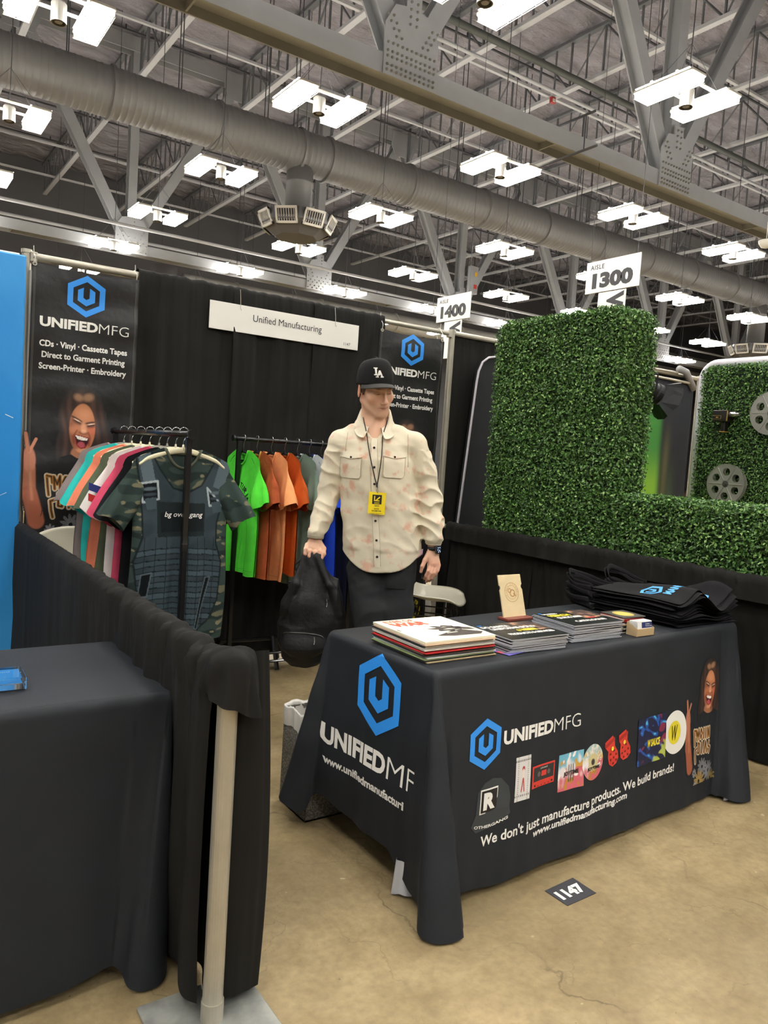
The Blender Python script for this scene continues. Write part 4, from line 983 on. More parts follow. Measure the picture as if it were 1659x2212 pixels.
# ================================================================ CHAIRS
SHELL = mat('chair_shell_cream', 'CDC8B4', .38)
def chair(x, y, yaw, label):
    """moulded shell chair, local front towards -y"""
    t = T('shell_chair', label, 'chair', (x, y, 0), yaw, 'cream moulded chairs inside the booth')
    def seat(u, v):
        X = (u * 2 - 1); Y = (v * 2 - 1); r = np.maximum(np.abs(X), np.abs(Y)) / (np.hypot(X, Y) + 1e-9); sq = r ** .55
        px = X * sq * .235 * (1.06 - .06 * Y); py = Y * sq * .22
        z = .455 + .03 * np.abs(X) ** 3 - .022 * (1 - X * X) * (1 - Y * Y) - .035 * np.clip(-Y, 0, 1) ** 3 + .02 * np.clip(Y, 0, 1) ** 3
        return np.stack([px, py, z], 1)
    O('seat', thick(sheet(seat, 26, 24), .010), SHELL, t, local=True, smooth=True)
    for sd in (-1, 1):
        def neck(u, v, sd=sd):
            X = u * 2 - 1; w = .024 + .05 * (2 * v - 1) ** 4; xc = .135 + .0 * v; return np.stack([sd * (xc + X * w), .185 + .055 * v + .02 * np.sin(v * PI), .46 + .16 * v], 1)
        O('back_post', thick(sheet(neck, 6, 16), .010), SHELL, t, local=True, smooth=True)
    def back(u, v):
        X = u * 2 - 1; Y = v * 2 - 1; sq = (np.maximum(np.abs(X), np.abs(Y)) / (np.hypot(X, Y) + 1e-9)) ** .6
        px = X * sq * .215; pz = .765 + Y * sq * .165; return np.stack([px, .25 + .05 * v - .05 * X * X, pz], 1)
    O('backrest', thick(sheet(back, 24, 20), .010), SHELL, t, local=True, smooth=True)
    for a in (-1, 1):
        for b_ in (-1, 1): O('leg', tube([(a * .15, b_ * .13, .44), (a * .21, b_ * .2, 0)], .0085, 8), BLK, t, local=True)
    for dz, w in ((.33, 1.0), (.28, 1.02)):
        O('leg_wire', tube([(-.185 * w, -.165 * w, dz), (.185 * w, -.165 * w, dz), (.185 * w, .165 * w, dz), (-.185 * w, .165 * w, dz)], .0055, 6, closed=True), BLK, t, local=True)
    return t
c0 = chair(2.72, -.40, .75, 'cream moulded chair with black wire legs behind the table, by the right banner')
c1 = dup(c0, (.25, -.46, 0), .0, label='cream moulded chair half hidden behind the left side drape and the rack')
# ================================================================ DRAPED TABLES
TCLOTH = mat('tablecloth_charcoal', '1F2227', .62, var=.06, vs=3, bump=(500, .0004), spec=.3)
TA = math.radians(3.5); TP = (.80, -2.807, 0)
class Cloth:
    def __init__(s, L, D, zt, st, seed, fold=.006):
        s.L, s.D, s.zt, s.seed, s.fold = L, D, zt, seed, fold
        st = np.array(st + st[:1], float); T_, B_ = st[:, :2], st[:, 2:5]
        w = np.hypot(*(np.diff(T_, axis=0).T)) + np.hypot(*(np.diff(B_[:, :2], axis=0).T)); q = np.concatenate([[0], np.cumsum(w)]); s.q = q
        n = s.n = int(q[-1] / .011); p = np.linspace(0, q[-1], n, endpoint=False)
        cols = [np.interp(p, q, st[:, i]) for i in range(5)]
        ker = np.exp(-.5 * (np.arange(-9, 10) / 2.6) ** 2); ker /= ker.sum()
        kt = np.exp(-.5 * (np.arange(-9, 10) / 1.2) ** 2); kt /= kt.sum()
        sm = lambda a, k: np.convolve(np.concatenate([a[-9:], a, a[:9]]), k, 'valid')
        s.T = np.stack([sm(cols[0], kt), sm(cols[1], kt)], 1); s.B = np.stack([sm(c, ker) for c in cols[2:]], 1); s.p = p
        c = np.array([L / 2, D / 2]); d = s.B[:, :2] - s.T; tg = np.roll(s.B[:, :2], -3, 0) - np.roll(s.B[:, :2], 3, 0); nn = np.stack([tg[:, 1], -tg[:, 0]], 1)
        nn /= np.linalg.norm(nn, axis=1)[:, None] + 1e-9; o = s.T - c; sg = np.sign((nn * o).sum(1)); s.N = nn * sg[:, None]
    def at(s, i, t, off=0.0):
        i = np.asarray(i, float) % s.n; i0 = np.floor(i).astype(int) % s.n; i1 = (i0 + 1) % s.n; f = (i - np.floor(i))[:, None]
        T_ = s.T[i0] * (1 - f) + s.T[i1] * f; B_ = s.B[i0] * (1 - f) + s.B[i1] * f; N = s.N[i0] * (1 - f) + s.N[i1] * f; t = np.asarray(t)[:, None]
        P = np.concatenate([T_ + (B_[:, :2] - T_) * t, s.zt + (B_[:, 2:] - s.zt) * t], 1)
        rnd = .012 * (1 - np.clip(t / .03, 0, 1)) ** 2
        pp = i / s.n * s.p[-1]
        w = s.fold * t[:, 0] * (noise3(pp * 5, t[:, 0] * 1.5, 0, s.seed, 1.0) + .5 * noise3(pp * 13, t[:, 0] * 2, 0, s.seed + 1, 1.0)) + .0015 * noise3(pp * 9, t[:, 0] * 14, 0, s.seed + 2, 1.0) * np.clip(t[:, 0] * 8, 0, 1)
        rn = T_ - np.stack([np.clip(T_[:, 0], .03, s.L - .03), np.clip(T_[:, 1], .03, s.D - .03)], 1); rn /= np.linalg.norm(rn, axis=1)[:, None] + 1e-9
        P[:, :2] += N * (w[:, None] + off) - rn * rnd; return P
    def skirt(s, nt=44):
        m = np.arange(s.n); V = np.concatenate([s.at(m, np.full(s.n, (k / nt) ** 1.15)) for k in range(nt + 1)])
        F = [(k * s.n + j, k * s.n + (j + 1) % s.n, (k + 1) * s.n + (j + 1) % s.n, (k + 1) * s.n + j) for k in range(nt) for j in range(s.n)]
        I = s.at(m, np.zeros(s.n)); I[:, 0] = np.clip(I[:, 0], .02, s.L - .02); I[:, 1] = np.clip(I[:, 1], .02, s.D - .02); k = len(V); V = np.concatenate([V, I])
        F += [(j, k + j, k + (j + 1) % s.n, (j + 1) % s.n) for j in range(s.n)]
        return V, F
    def top(s):
        a = .016
        def f(u, v): x = a + u * (s.L - 2 * a); y = a + v * (s.D - 2 * a); return np.stack([x, y, s.zt + .0005 + .0012 * noise3(x * 8, y * 8, 0, s.seed + 4, 1.0) * np.minimum(1, 12 * np.minimum(np.minimum(u, 1 - u), np.minimum(v, 1 - v)))], 1)
        return sheet(f, 60, 26)
    def front_i(s, X):         # index on the front edge for an x along the table
        m = np.where((s.T[:, 1] < .0035) & (s.T[:, 0] > .03) & (s.T[:, 0] < s.L - .01))[0]; o = np.argsort(s.T[m, 0]); return np.interp(X, s.T[m, 0][o], m[o].astype(float))
    def left_i(s, Y):
        m = np.where((s.T[:, 0] < .0035) & (s.T[:, 1] > .02) & (s.T[:, 1] < s.D - .02))[0]; o = np.argsort(s.T[m, 1]); return np.interp(Y, s.T[m, 1][o], m[o].astype(float))
    def F(s, X, Z, d=.002):
        X, Z = np.asarray(X, float), np.asarray(Z, float); i = s.front_i(X); bz = np.interp(i, np.arange(s.n), s.B[:, 2]); return s.at(i, (s.zt - Z) / (s.zt - bz), d)
    def Lf(s, Y, Z, d=.002):
        Y, Z = np.asarray(Y, float), np.asarray(Z, float); i = s.left_i(Y); bz = np.interp(i, np.arange(s.n), s.B[:, 2]); return s.at(i, (s.zt - Z) / (s.zt - bz), d)
def folding_table(name, label, loc, rz, L, D, zt):
    t = T(name, label, 'table', loc, rz)
    O('tabletop', cbox(.012, L - .012, .012, D - .012, zt - .045, zt - .004, .006), mat('plastic_table_grey', 'B9B7B0', .5), t, local=True)
    for x in (.22, L - .22):
        for y in (.08, D - .08): O('leg', tube([(x, y, zt - .05), (x, y, 0)], .013, 8), mat('grey_leg_enamel', '6E6E6C', .4), t, local=True)
        O('leg_brace', tube([(x, .08, .32), (x, D - .08, .32)], .009, 6), mat('grey_leg_enamel'), t, local=True)
    return t
folding_table('folding_table', 'folding table hidden under the printed black cloth', TP, TA, 1.94, .63, .752)
st = [(1.90, .63, 1.92, .70, .10), (1.0, .63, 1.0, .69, .08), (.06, .63, .06, .68, .09), (.02, .63, -.03, .70, .10), (.004, .622, -.10, .735, .10), (0, .612, -.178, .64, .115), (0, .602, -.095, .572, .05), (0, .59, -.06, .585, .14),
      (0, .56, -.060, .50, .158), (0, .46, -.05, .405, .133), (0, .30, -.055, .235, .125), (0, .17, -.055, .11, .127), (0, .12, -.06, .07, .09), (0, .07, -.066, .0, .045), (0, .03, -.07, -.055, .045),
      (.0, .02, -.077, -.085, .045), (0, .012, -.11, -.125, .03), (.002, .006, -.158, -.172, .012), (.005, .003, -.126, -.231, .006), (.01, 0, -.043, -.252, .008), (.015, 0, .018, -.215, .02), (.03, 0, .0, -.12, .06),
      (.14, 0, .045, -.112, .05), (.32, 0, .21, -.12, .024), (.48, 0, .37, -.12, .03), (.79, 0, .68, -.12, .03), (1.08, 0, .97, -.12, .028), (1.52, 0, 1.41, -.118, .02), (1.80, 0, 1.66, -.115, .015),
      (1.85, 0, 1.665, -.15, .02), (1.885, 0, 1.66, -.195, .015), (1.915, 0, 1.71, -.225, .008), (1.932, 0, 1.765, -.238, .008), (1.94, .01, 1.83, -.18, .012), (1.94, .03, 1.86, -.09, .05), (1.94, .10, 1.93, 0, .08), (1.94, .5, 1.97, .48, .08), (1.94, .60, 1.98, .62, .10), (1.93, .63, 2.0, .68, .08)]
CL = Cloth(1.94, .63, .757, st, 300)
tc = T('printed_tablecloth', 'black printed cloth draped over the front table, with blue hexagon logos and product pictures', 'tablecloth', TP, TA)
O('cloth_skirt', CL.skirt(), TCLOTH, tc, local=True, smooth=True); O('cloth_top', CL.top(), TCLOTH, tc, local=True, smooth=True)
# --- prints on the front
f = CL.F
def dec(name, vf, m, fn=f, d=.002, dense=None): return O(name, (fn(vf[0][:, 0], vf[0][:, 1], d), vf[1]), m, tc, local=True)
def quad(x0, x1, z0, z1, n=6, m=4, sl=0.0):
    V, F = sheet(lambda u, v: np.stack([x0 + u * (x1 - x0), z0 + v * (z1 - z0) + sl * u, 0 * u], 1), n, m); return V[:, :2], F
dec('front_logo', HEXR(.253, .495, .0765, .083), LOGOB)
dec('brand_lettering', textfit('UNIFIED', .345, .607, .4735, .5215, .042), WHT); dec('brand_lettering_thin', textfit('MFG', .612, .764, .4735, .5215, -.012), WHT)
def base_text(s, x0, x1, zb, cap, bold, slope=0., name='slogan_lettering', shear=0.):
    V, F = textfit(s, x0, x1, 0, cap, bold, shear, mode='base'); V[:, 1] += zb + slope * (V[:, 0] - x0); return dec(name, (V, F), WHT)
base_text("We don't just manufacture products. We build brands!", .262, 1.422, .163, .033, .022, .019)
base_text('www.unifiedmanufacturing.com', .520, 1.084, .137, .024, .03, .02, 'web_lettering', .12)
# R cap: dark cap shape with framed letter
CAPG = mat('print_dark_cap', '33383B', .6); 
capp = [(.206, .236), (.228, .27), (.232, .34), (.262, .366), (.30, .376), (.345, .368), (.382, .335), (.392, .30), (.390, .27), (.397, .245), (.36, .226), (.30, .215), (.235, .212)]
dec('cap_print', poly2(capp), CAPG, d=.0012)
dec('cap_badge', quad(.244, .330, .268, .347), WHT, d=.0022)
dec('cap_badge_ground', quad(.2485, .3255, .2725, .3425), mat('print_black'), d=.0036)
V, F = textfit('R', .258, .316, .280, .336, .06); dec('cap_letter', (V, F), WHT, d=.005)
V, F = textfit('OTHERGANG', .222, .385, .219, .2285, .03); V[:, 1] += .0 + 1.6 * (V[:, 0] - .30) ** 2; dec('cap_lettering', (V, F), WHT, d=.003)
def painted(name, x0, x1, z0, z1, fn, n, m, host=f, d=.0015, par=None, cut=False):
    V, F = sheet(lambda u, v: np.stack([x0 + u * (x1 - x0), z1 + v * (z0 - z1), 0 * u], 1), n, m)
    u = (V[:, 0] - x0) / (x1 - x0); v = (z1 - V[:, 1]) / (z1 - z0); c = fn(u, v)
    if cut: F = prune(F, c)
    return O(name, (host(V[:, 0], V[:, 1], d), F), PRINT, par or tc, local=True, smooth=True, col=c)
def packet(u, v):
    c = np.zeros((len(u), 3)) + np.array(lin('D6D4D0')[:3]); e = np.maximum(np.abs(u - .5) * 2, np.abs(v - .5) * 2.0)
    c = lay(c, ((np.abs(u - .5) > .28) & (np.abs(u - .5) < .36)) * (np.sin(v * 130) > 0) * .7, '6F6B68'); c = lay(c, (v < .12) * (v > .07) * (np.sin(u * 60) > -.3) * .8, '3A3634'); c = lay(c, (v > .86) * (v < .91) * (np.sin(u * 50) > -.2) * .7, '4A4644')
    c = lay(c, el(u, v, .52, .28, .09, .055, 0, .3), 'B02A30'); c = lay(c, seg(u, v, [(.52, .34), (.50, .55)], .06, .4), 'E8D6CC'); c = lay(c, seg(u, v, [(.50, .52), (.42, .78)], .035, .4), 'B23A3C'); c = lay(c, seg(u, v, [(.53, .52), (.60, .78)], .035, .4), 'B23A3C'); return c
painted('packet_print', .413, .489, .274, .421, packet, 50, 90)
RED = mat('print_red', 'D23A2E', .5); PBK = mat('print_black')
dec('cassette_print', quad(.500, .628, .300, .375), RED, d=.0012); dec('cassette_label', quad(.508, .622, .322, .369), mat('print_charcoal', '29292B', .5), d=.002)
ring = lambda cx, cz, r, n=20: [(cx + r * math.cos(k * 2 * PI / n), cz + r * math.sin(k * 2 * PI / n)) for k in range(n)]
dec('cassette_window', poly2([(.551, .335), (.579, .335), (.579, .353), (.551, .353)]), RED, d=.003)
dec('cassette_hubs', poly2(ring(.538, .344, .009), ring(.593, .344, .009)), mat('print_grey', '5E5B58', .5), d=.0026)
dec('cassette_holes', poly2(*[ring(.515 + .0197 * k, .309 + (.0 if k in (0, 5) else -.003), .0042 if k in (0, 5) else .0022, 10) for k in range(6)]), PBK, d=.003)
dec('cassette_lettering', textfit('LOVE SAINT', .545, .585, .360, .365, .01), WHT, d=.003)
def cd_cover(u, v):
    c = np.zeros((len(u), 3)) + np.array(lin('E7E0E0')[:3]); n = noise3(u * 9, v * 9, 0, 11, 1.2); k = noise3(u * 14, v * 14, 3, 12, 1.2)
    c = lay(c, smooth01((.45 - v - u * .1 + n * .12) * 5), '6FB6CE'); c = lay(c, smooth01((v - .55 + .2 * u + n * .15) * 4) * .9, 'CB4152'); c = lay(c, smooth01((n - .5) * 3) * (v < .45), 'C99A3E'); c = lay(c, smooth01((k - .8) * 4), 'F4EEEA'); c = lay(c, smooth01((k - .6) * 3) * (v > .7), 'B8862F'); return c
painted('album_cover_print', .650, .789, .257, .386, cd_cover, 70, 64)
def cd_disc(u, v):
    c = cd_cover(u * .9, v); r = np.hypot(u - .5, v - .5); c = lay(c, (r < .25).astype(float), 'CDBF8C'); c = lay(c, (r < .10).astype(float), '3A3A38'); c = lay(c, (r > .25) * (v < .5) * .35, 'E6D9A8'); return c
def disc_mesh(cx, cz, r, n=48, m=14):
    return sheet(lambda u, v: np.stack([cx + r * v * np.cos(u * 2 * PI), cz + r * v * np.sin(u * 2 * PI), 0 * u], 1), n, m)
V, F = disc_mesh(.846, .330, .0645); O('disc_print', (f(V[:, 0], V[:, 1], .0026), F), PRINT, tc, local=True, smooth=True, col=cd_disc((V[:, 0] - .7815) / .129, (.3945 - V[:, 1]) / .129))
dec('album_lettering', textfit('JOYTIME', .678, .762, .303, .322, .05), PBK, d=.003); dec('album_numeral', textfit('III', .705, .735, .285, .345, -.012), mat('print_grey'), d=.0034)
dec('disc_lettering', textfit('JOYTIME', .808, .888, .300, .315, .05), PBK, d=.004)
def arc2(s, cx, cz, r, h, a0, a1, bold=.03):
    out = []
    for k, ch in enumerate(s):
        if ch == ' ': continue
        V, F = text2d(ch, bold); V = V * h / .73; V[:, 0] -= V[:, 0].mean(); a = a0 + (a1 - a0) * k / (len(s) - 1); out.append((np.stack([cx + (r + V[:, 1]) * math.sin(a) + V[:, 0] * math.cos(a), cz + (r + V[:, 1]) * math.cos(a) - V[:, 0] * math.sin(a), 0 * V[:, 0]], 1), F))
    V, F, _ = join(*out); return V[:, :2], F
dec('disc_arc_lettering', arc2('MARSHMELLO', .846, .330, .042, .011, -1.5, 1.5), WHT, d=.004)
# red clogs
for k, (cx, cz, an) in enumerate([(.968, .350, -.42), (1.055, .358, -.30)]):
    c_, s_ = math.cos(an), math.sin(an); R2 = lambda q: [(cx + (x * c_ + z * s_) * .92, cz + (-x * s_ + z * c_) * .92) for x, z in q]
    out = [(-.028, .052), (.028, .052), (.034, .03), (.026, .005), (.038, -.03), (.034, -.058), (.010, -.070), (-.020, -.066), (-.036, -.045), (-.034, -.015), (-.024, .008), (-.034, .032)]
    dec('clog_print', poly2(R2(out)), RED, d=.0014 + .0005 * k)
    dec('clog_strap', poly2(R2([(-.036, .028), (.036, .028), (.036, .042), (-.036, .042)])), mat('print_dark_red', 'A82A22', .5), d=.0024 + .0005 * k)
    dec('clog_holes', poly2(*[[(a_ + .0, b_) for a_, b_ in R2([(x + .005 * math.cos(q), z + .005 * math.sin(q)) for q in np.arange(8) * PI / 4])] for x, z in [(-.014, -.01), (.012, -.008), (-.022, -.032), (.0, -.034), (.022, -.032), (-.012, -.054), (.014, -.055)]]), mat('print_maroon', '5E1614', .5), d=.003 + .0005 * k)
    dec('clog_charm', poly2(R2([(.004 + .009 * math.cos(q), .006 + .009 * math.sin(q)) for q in np.arange(12) * PI / 6])), mat('print_yellow'), d=.004)
def marble(u, v):
    n = noise3(u * 10, v * 10, 0, 21, 1.3, 12); m = noise3(u * 17 + n * 1.2, v * 17 + n, 1, 22, 1.3, 12); c = np.zeros((len(u), 3)) + np.array(lin('141A3C')[:3])
    c = lay(c, smooth01((m - .3) * 3), '1F4FA0'); c = lay(c, smooth01((m - 1.0) * 4), '4FB6D8'); c = lay(c, smooth01((n - .9) * 3) * .8, '8E2A45'); c = lay(c, smooth01((-n - 1.2) * 3), '39205C'); c = lay(c, smooth01((u + v - 1.55 + m * .15) * 5) * (m > 0) * .9, 'B8C23A'); return c
V, F = disc_mesh(1.425, .342, .0885); O('vinyl_print', (f(V[:, 0], V[:, 1], .0014), F), WHT, tc, local=True, smooth=True)
dec('vinyl_label', (disc_mesh(1.418, .342, .048)[0][:, :2], disc_mesh(1.418, .342, .048)[1]), mat('print_yellow'), d=.0022)
painted('record_cover_print', 1.146, 1.353, .252, .434, marble, 90, 80, d=.0028)
dec('record_lettering', textfit('W SAUCE', 1.215, 1.305, .315, .345, .05, .2), mat('print_yellow'), d=.004); dec('vinyl_lettering', textfit('W', 1.395, 1.44, .31, .372, .0, .3), PBK, d=.0036)
def tw(u, v):
    x = 712 + (1.50 + u * .37 - 1.708) / .000262; y = 140 + (.602 - (.62 - v * .53)) / .000254; c = woman_low(x, y, woman(x, y)); b = (el(x, y, 720, 1100, 900, 1150, 0, .4))
    # ground of the print equals the cloth
    return c
painted('photo_print', 1.50, 1.87, .09, .62, tw, 150, 200, d=.0012, cut=True)
# --- prints on the left end
g = CL.Lf
LL = lambda vf: (np.stack([-vf[0][:, 0], vf[0][:, 1]], 1), vf[1])
V, F = HEXR(-.283, .608, .121, .142); dec('side_logo', (np.stack([-V[:, 0], V[:, 1]], 1), F), LOGOB, fn=g)
V, F = textfit('UNIFIED', -.588, -.218, .348, .420, .042); dec('side_brand_lettering', (np.stack([-V[:, 0], V[:, 1]], 1), F), WHT, fn=g)
V, F = textfit('M', -.208, -.112, .348, .420, -.014); dec('side_brand_thin', (np.stack([-V[:, 0], V[:, 1]], 1), F), WHT, fn=g)
V, F = textfit('F', -.095, -.062, .348, .420, -.014); dec('side_brand_thin', (np.stack([-V[:, 0], V[:, 1]], 1), F), WHT, fn=g)
V, F = textfit('www.unifiedmanufacturi', -.572, -.100, 0, .028, .035, mode='base'); V[:, 1] += .280; dec('side_web_lettering', (np.stack([-V[:, 0], V[:, 1]], 1), F), WHT, fn=g)
# white undercloth peeping out below the hem at the front corners
uc = T('white_undercloth', 'white cloth end peeping out below the black tablecloth corner', 'cloth', TP, TA)
def peep(cx, cy, r, z1, hz):
    def fn(u, v):
        a = u * 2 * PI; rr = r * (.75 + .25 * v) * (1 + .12 * np.sin(3 * a) + .07 * np.sin(5 * a)); return np.stack([cx + rr * np.cos(a), cy + rr * np.sin(a), z1 * (1 - v) + .006 * v + .006 * np.sin(a * 2) * v], 1)
    return sheet(fn, 30, 10)
UCW = mat('white_undercloth', 'BFC2C8', .7, bump=(20, .003))
O('cloth_corner', peep(-.035, .045, .034, .12, 0), UCW, uc, local=True, smooth=True); O('cloth_corner', peep(1.69, -.165, .022, .05, 0), UCW, uc, local=True, smooth=True); O('cloth_corner', peep(1.775, -.185, .022, .04, 0), UCW, uc, local=True, smooth=True)
# --- left foreground table
LT = (-1.86, -2.67, 0)
folding_table('folding_table', 'folding table hidden under the plain navy black cloth in the left foreground', LT, 0, 1.845, .61, .750)
st2 = [(1.80, .61, 1.80, .66, .08), (1.0, .61, 1.0, .66, .08), (.05, .61, .05, .66, .08), (0, .6, -.05, .62, .05), (0, .3, -.05, .3, .05), (0, .02, -.06, -.03, .03), (.03, 0, .0, -.09, .03), (.5, 0, .47, -.088, .035), (1.0, 0, .97, -.09, .035), (1.42, 0, 1.38, -.095, .035), (1.60, 0, 1.55, -.09, .035), (1.74, 0, 1.68, -.075, .06),
       (1.80, 0, 1.705, -.10, .04), (1.825, 0, 1.70, -.14, .016), (1.838, 0, 1.745, -.155, .008), (1.845, .004, 1.80, -.145, .008), (1.845, .015, 1.825, -.10, .02), (1.845, .06, 1.83, -.02, .09), (1.845, .3, 1.832, .3, .08), (1.845, .58, 1.83, .60, .08), (1.84, .605, 1.83, .65, .08)]
CL2 = Cloth(1.845, .61, .755, st2, 320, .007)
t2 = T('plain_tablecloth', 'plain navy black cloth over the table in the left foreground', 'tablecloth', LT, 0)
O('cloth_skirt', CL2.skirt(), TCLOTH, t2, local=True, smooth=True); O('cloth_top', CL2.top(), TCLOTH, t2, local=True, smooth=True)
GLASS = mat('clear_acrylic', 'F4F8FA', .04, trans=1.0)
ac = T('acrylic_block', 'clear acrylic block with a blue printed card inside, on the left foreground table', 'display block', (-.46, -2.46, .757))
O('acrylic_body', rotz(cbox(-.56, -.366, -2.508, -2.402, .757, .793, .003), -.04, (-.46, -2.46)), GLASS, ac)
O('blue_card', rotz(cbox(-.55, -.376, -2.498, -2.412, .7745, .7755, .0002), -.04, (-.46, -2.46)), mat('card_blue', '2D93DE', .4), ac)
O('card_lettering', rotz(flat(textfit('trade expo', -.49, -.40, -2.44, -2.43, .0), lambda X, Y: np.stack([X, Y, 0 * X + .7758], 1)), -.04, (-.46, -2.46)), WHT, ac)
# --- waste bin with liner
tb = T('waste_bin', 'speckled grey waste bin with a white plastic liner behind the printed tablecloth end', 'bin', (.77, -2.10, 0))
BIN = mat('bin_speckled_grey', '55524C', .8, mix2=('8A867C', 160, .45, .6))
bx = (.700, .895, -2.195, -1.975)
O('bin_body', join(cbox(*bx[:2], bx[2], bx[2] + .006, 0, .40, .002), cbox(*bx[:2], bx[3] - .006, bx[3], 0, .40, .002), cbox(bx[0], bx[0] + .006, *bx[2:], 0, .40, .002), cbox(bx[1] - .006, bx[1], *bx[2:], 0, .40, .002), cbox(*bx, 0, .01, .002)), BIN, tb)
def liner(u, v):
    a = u * 2 * PI; X, Y = np.cos(a), np.sin(a); sq = 1 / np.maximum(np.abs(X), np.abs(Y)); zz = np.where(v < .3, .335 + .085 * v / .3, .42 - .12 * (v - .3) / .7); o = np.where(v < .3, .006, .006 - .07 * (v - .3) / .7)
    w = .004 * np.sin(a * 13) + .003 * np.sin(a * 29 + 6 * v); return np.stack([.7975 + X * sq * (.0975 + o * .5 + w * .5), -2.085 + Y * sq * (.110 + o * .5 + w * .5), zz + .006 * np.sin(a * 7)], 1)
O('bin_liner', sheet(liner, 90, 12), mat('liner_plastic', 'C9C6BE', .35), tb, smooth=True)
# --- floor sticker 1147
fk = T('number_sticker', 'dark square floor sticker with the white number 1147', 'floor sticker', (1.28, -3.03, 0))
q = [(1.203, -2.987), (1.354, -2.976), (1.353, -3.082), (1.205, -3.087)]
O('marker_card', prism(q[::-1], 0.0006, .0022, lambda X, Y, D: np.stack([X, Y, D], 1)), mat('marker_charcoal', '35343A', .6), fk)
O('number_lettering', flat(textfit('1147', 1.218, 1.340, -3.058, -3.008, .06), lambda X, Y: np.stack([X, Y + .04 * (X - 1.28), 0 * X + .0028], 1)), WHT, fk)

# ================================================================ THINGS ON THE TABLE (table frame)
ZT = .7592
def tl(x, y, z=0): c_, s_ = math.cos(TA), math.sin(TA); return (TP[0] + x * c_ - y * s_, TP[1] + x * s_ + y * c_, z)
def slab(w, d_, h, bev=.0006): return cbox(-w / 2, w / 2, -d_ / 2, d_ / 2, 0, h, bev)
# records: near-left stack
g3 = 'records stacked at the left end of the table'
cols = [('tan cream', 'B9A27A'), ('black', '1B1A19'), ('pale green', '8FA06A'), ('white', 'D8D5CC'), ('blue white', '9DB6C9'), ('dark brown', '3A2A22'), ('black and tan', '4A3B2C'), ('bright red', 'C4262A'), ('dark red', '7E2A25'), ('off white', 'CFC9B8'), ('pale grey', 'B5B2AA'), ('dark edged cream', 'E0D8BE'), ('dark slate', '23262B'), ('peach', 'D9B79A'), ('cream', 'E6DFC4'), ('cream topmost', 'F0EACF')]
z = ZT; Z15 = .0046
for i, (cn, hx) in enumerate(cols):
    dx, dy, a = R.uniform(-.006, .006), R.uniform(-.006, .006), TA - .055 + R.uniform(-.02, .02)
    if i == len(cols) - 1: dx, dy, a = .0, .0, TA - .06
    t = T('record_sleeve', '%s record sleeve in the left stack on the table, %s from the bottom' % (cn, ORD[i]) if i < 15 else 'cream record sleeve with red words and a dark drawing, topmost of its stack', 'record', tl(.199 + dx, .242 + dy, z), a, g3)
    O('sleeve', slab(.318, .318, Z15 - .0004), mat('sleeve_' + cn.replace(' ', '_'), hx, .45), t, local=True)
    O('sleeve_opening', cbox(.1585, .1596, -.15, .15, .0008, Z15 - .0012, .0002), mat('sleeve_paper', 'D9D6CA', .6), t, local=True)
    if i == len(cols) - 1:
        up = lambda X, Y: np.stack([X, Y, 0 * X + Z15 + .0002], 1)
        O('title_lettering', flat(textfit('EYES OF', -.13, .0, .115, .145, .02), up), RED, t, local=True); O('title_lettering_large', flat(textfit('WAR', -.13, .03, .055, .108, .06), up), mat('print_orange_red', 'E0543A', .5), t, local=True)
        pts = []; 
        for k in range(26):
            q = k / 26 * 2 * PI; r = .05 + .012 * math.sin(q * 7) + (.02 if k % 3 == 0 and q < PI else 0); pts.append((.045 + r * math.cos(q) * 1.1, -.02 + r * math.sin(q) * .75))
        O('cover_drawing', flat(poly2(pts, [(-.06, -.10), (.03, -.06), (.09, -.05), (.15, -.10), (.12, -.125), (.0, -.12)], [(.08, .0), (.14, -.03), (.15, -.06), (.10, -.05)]), up), mat('print_ink_brown', '3B302B', .6), t, local=True)
        O('cover_highlights', flat(poly2([(.02, -.03), (.05, -.022), (.08, -.03), (.05, -.036)], [(.0, -.075), (.05, -.07), (.052, -.078), (.0, -.083)], [(.03, .0), (.05, .005), (.06, -.004)]), lambda X, Y: np.stack([X, Y, 0 * X + Z15 + .0005], 1)), mat('sleeve_cream', 'E6DFC4'), t, local=True)
        O('corner_label', flat(poly2([(-.152, -.005), (-.147, -.005), (-.147, .02), (-.152, .02)]), up), PBK, t, local=True)
    z += Z15
# catalogues
PAGE = mat('catalogue_pages', 'DFE1E6', .55, bump=(900, .0008), stretch=(1, 1, 14)); COV = mat('catalogue_cover_dark', '17161B', .3)
def catalogue(cx, cy, z, a, group, label, h, top=None):
    t = T('catalogue', label, 'catalogue', tl(cx, cy, z), a, group)
    O('pages', slab(.298, .226, h - .0007, .0004), PAGE, t, local=True)
    O('cover', move(slab(.300, .228, .0006, .0002), (0, 0, h - .0007)), COV, t, local=True)
    up = lambda X, Y: np.stack([X, Y, 0 * X + h + .0003], 1)
    if top:
        YL = mat('print_yellow'); Wt = WHT
        for nm, s, b_, m in top: O(nm, flat(textfit(s, *b_, .05), up), m, t, local=True)
        O('cover_logo', flat(HEXR(-.125, .098, .009, .009), up), LOGOB, t, local=True)
        O('cover_picture', (lambda vf: (np.stack([vf[0][:, 0], vf[0][:, 1], 0 * vf[0][:, 0] + h + .0002], 1), vf[1]))(quad(.02, .145, -.02, .108)), mat('cover_photo_' + group[-5:].replace(' ', '_'), '4A3A38', .35, mix2=('B98A6A', 30, .5, .62)), t, local=True)
    return t
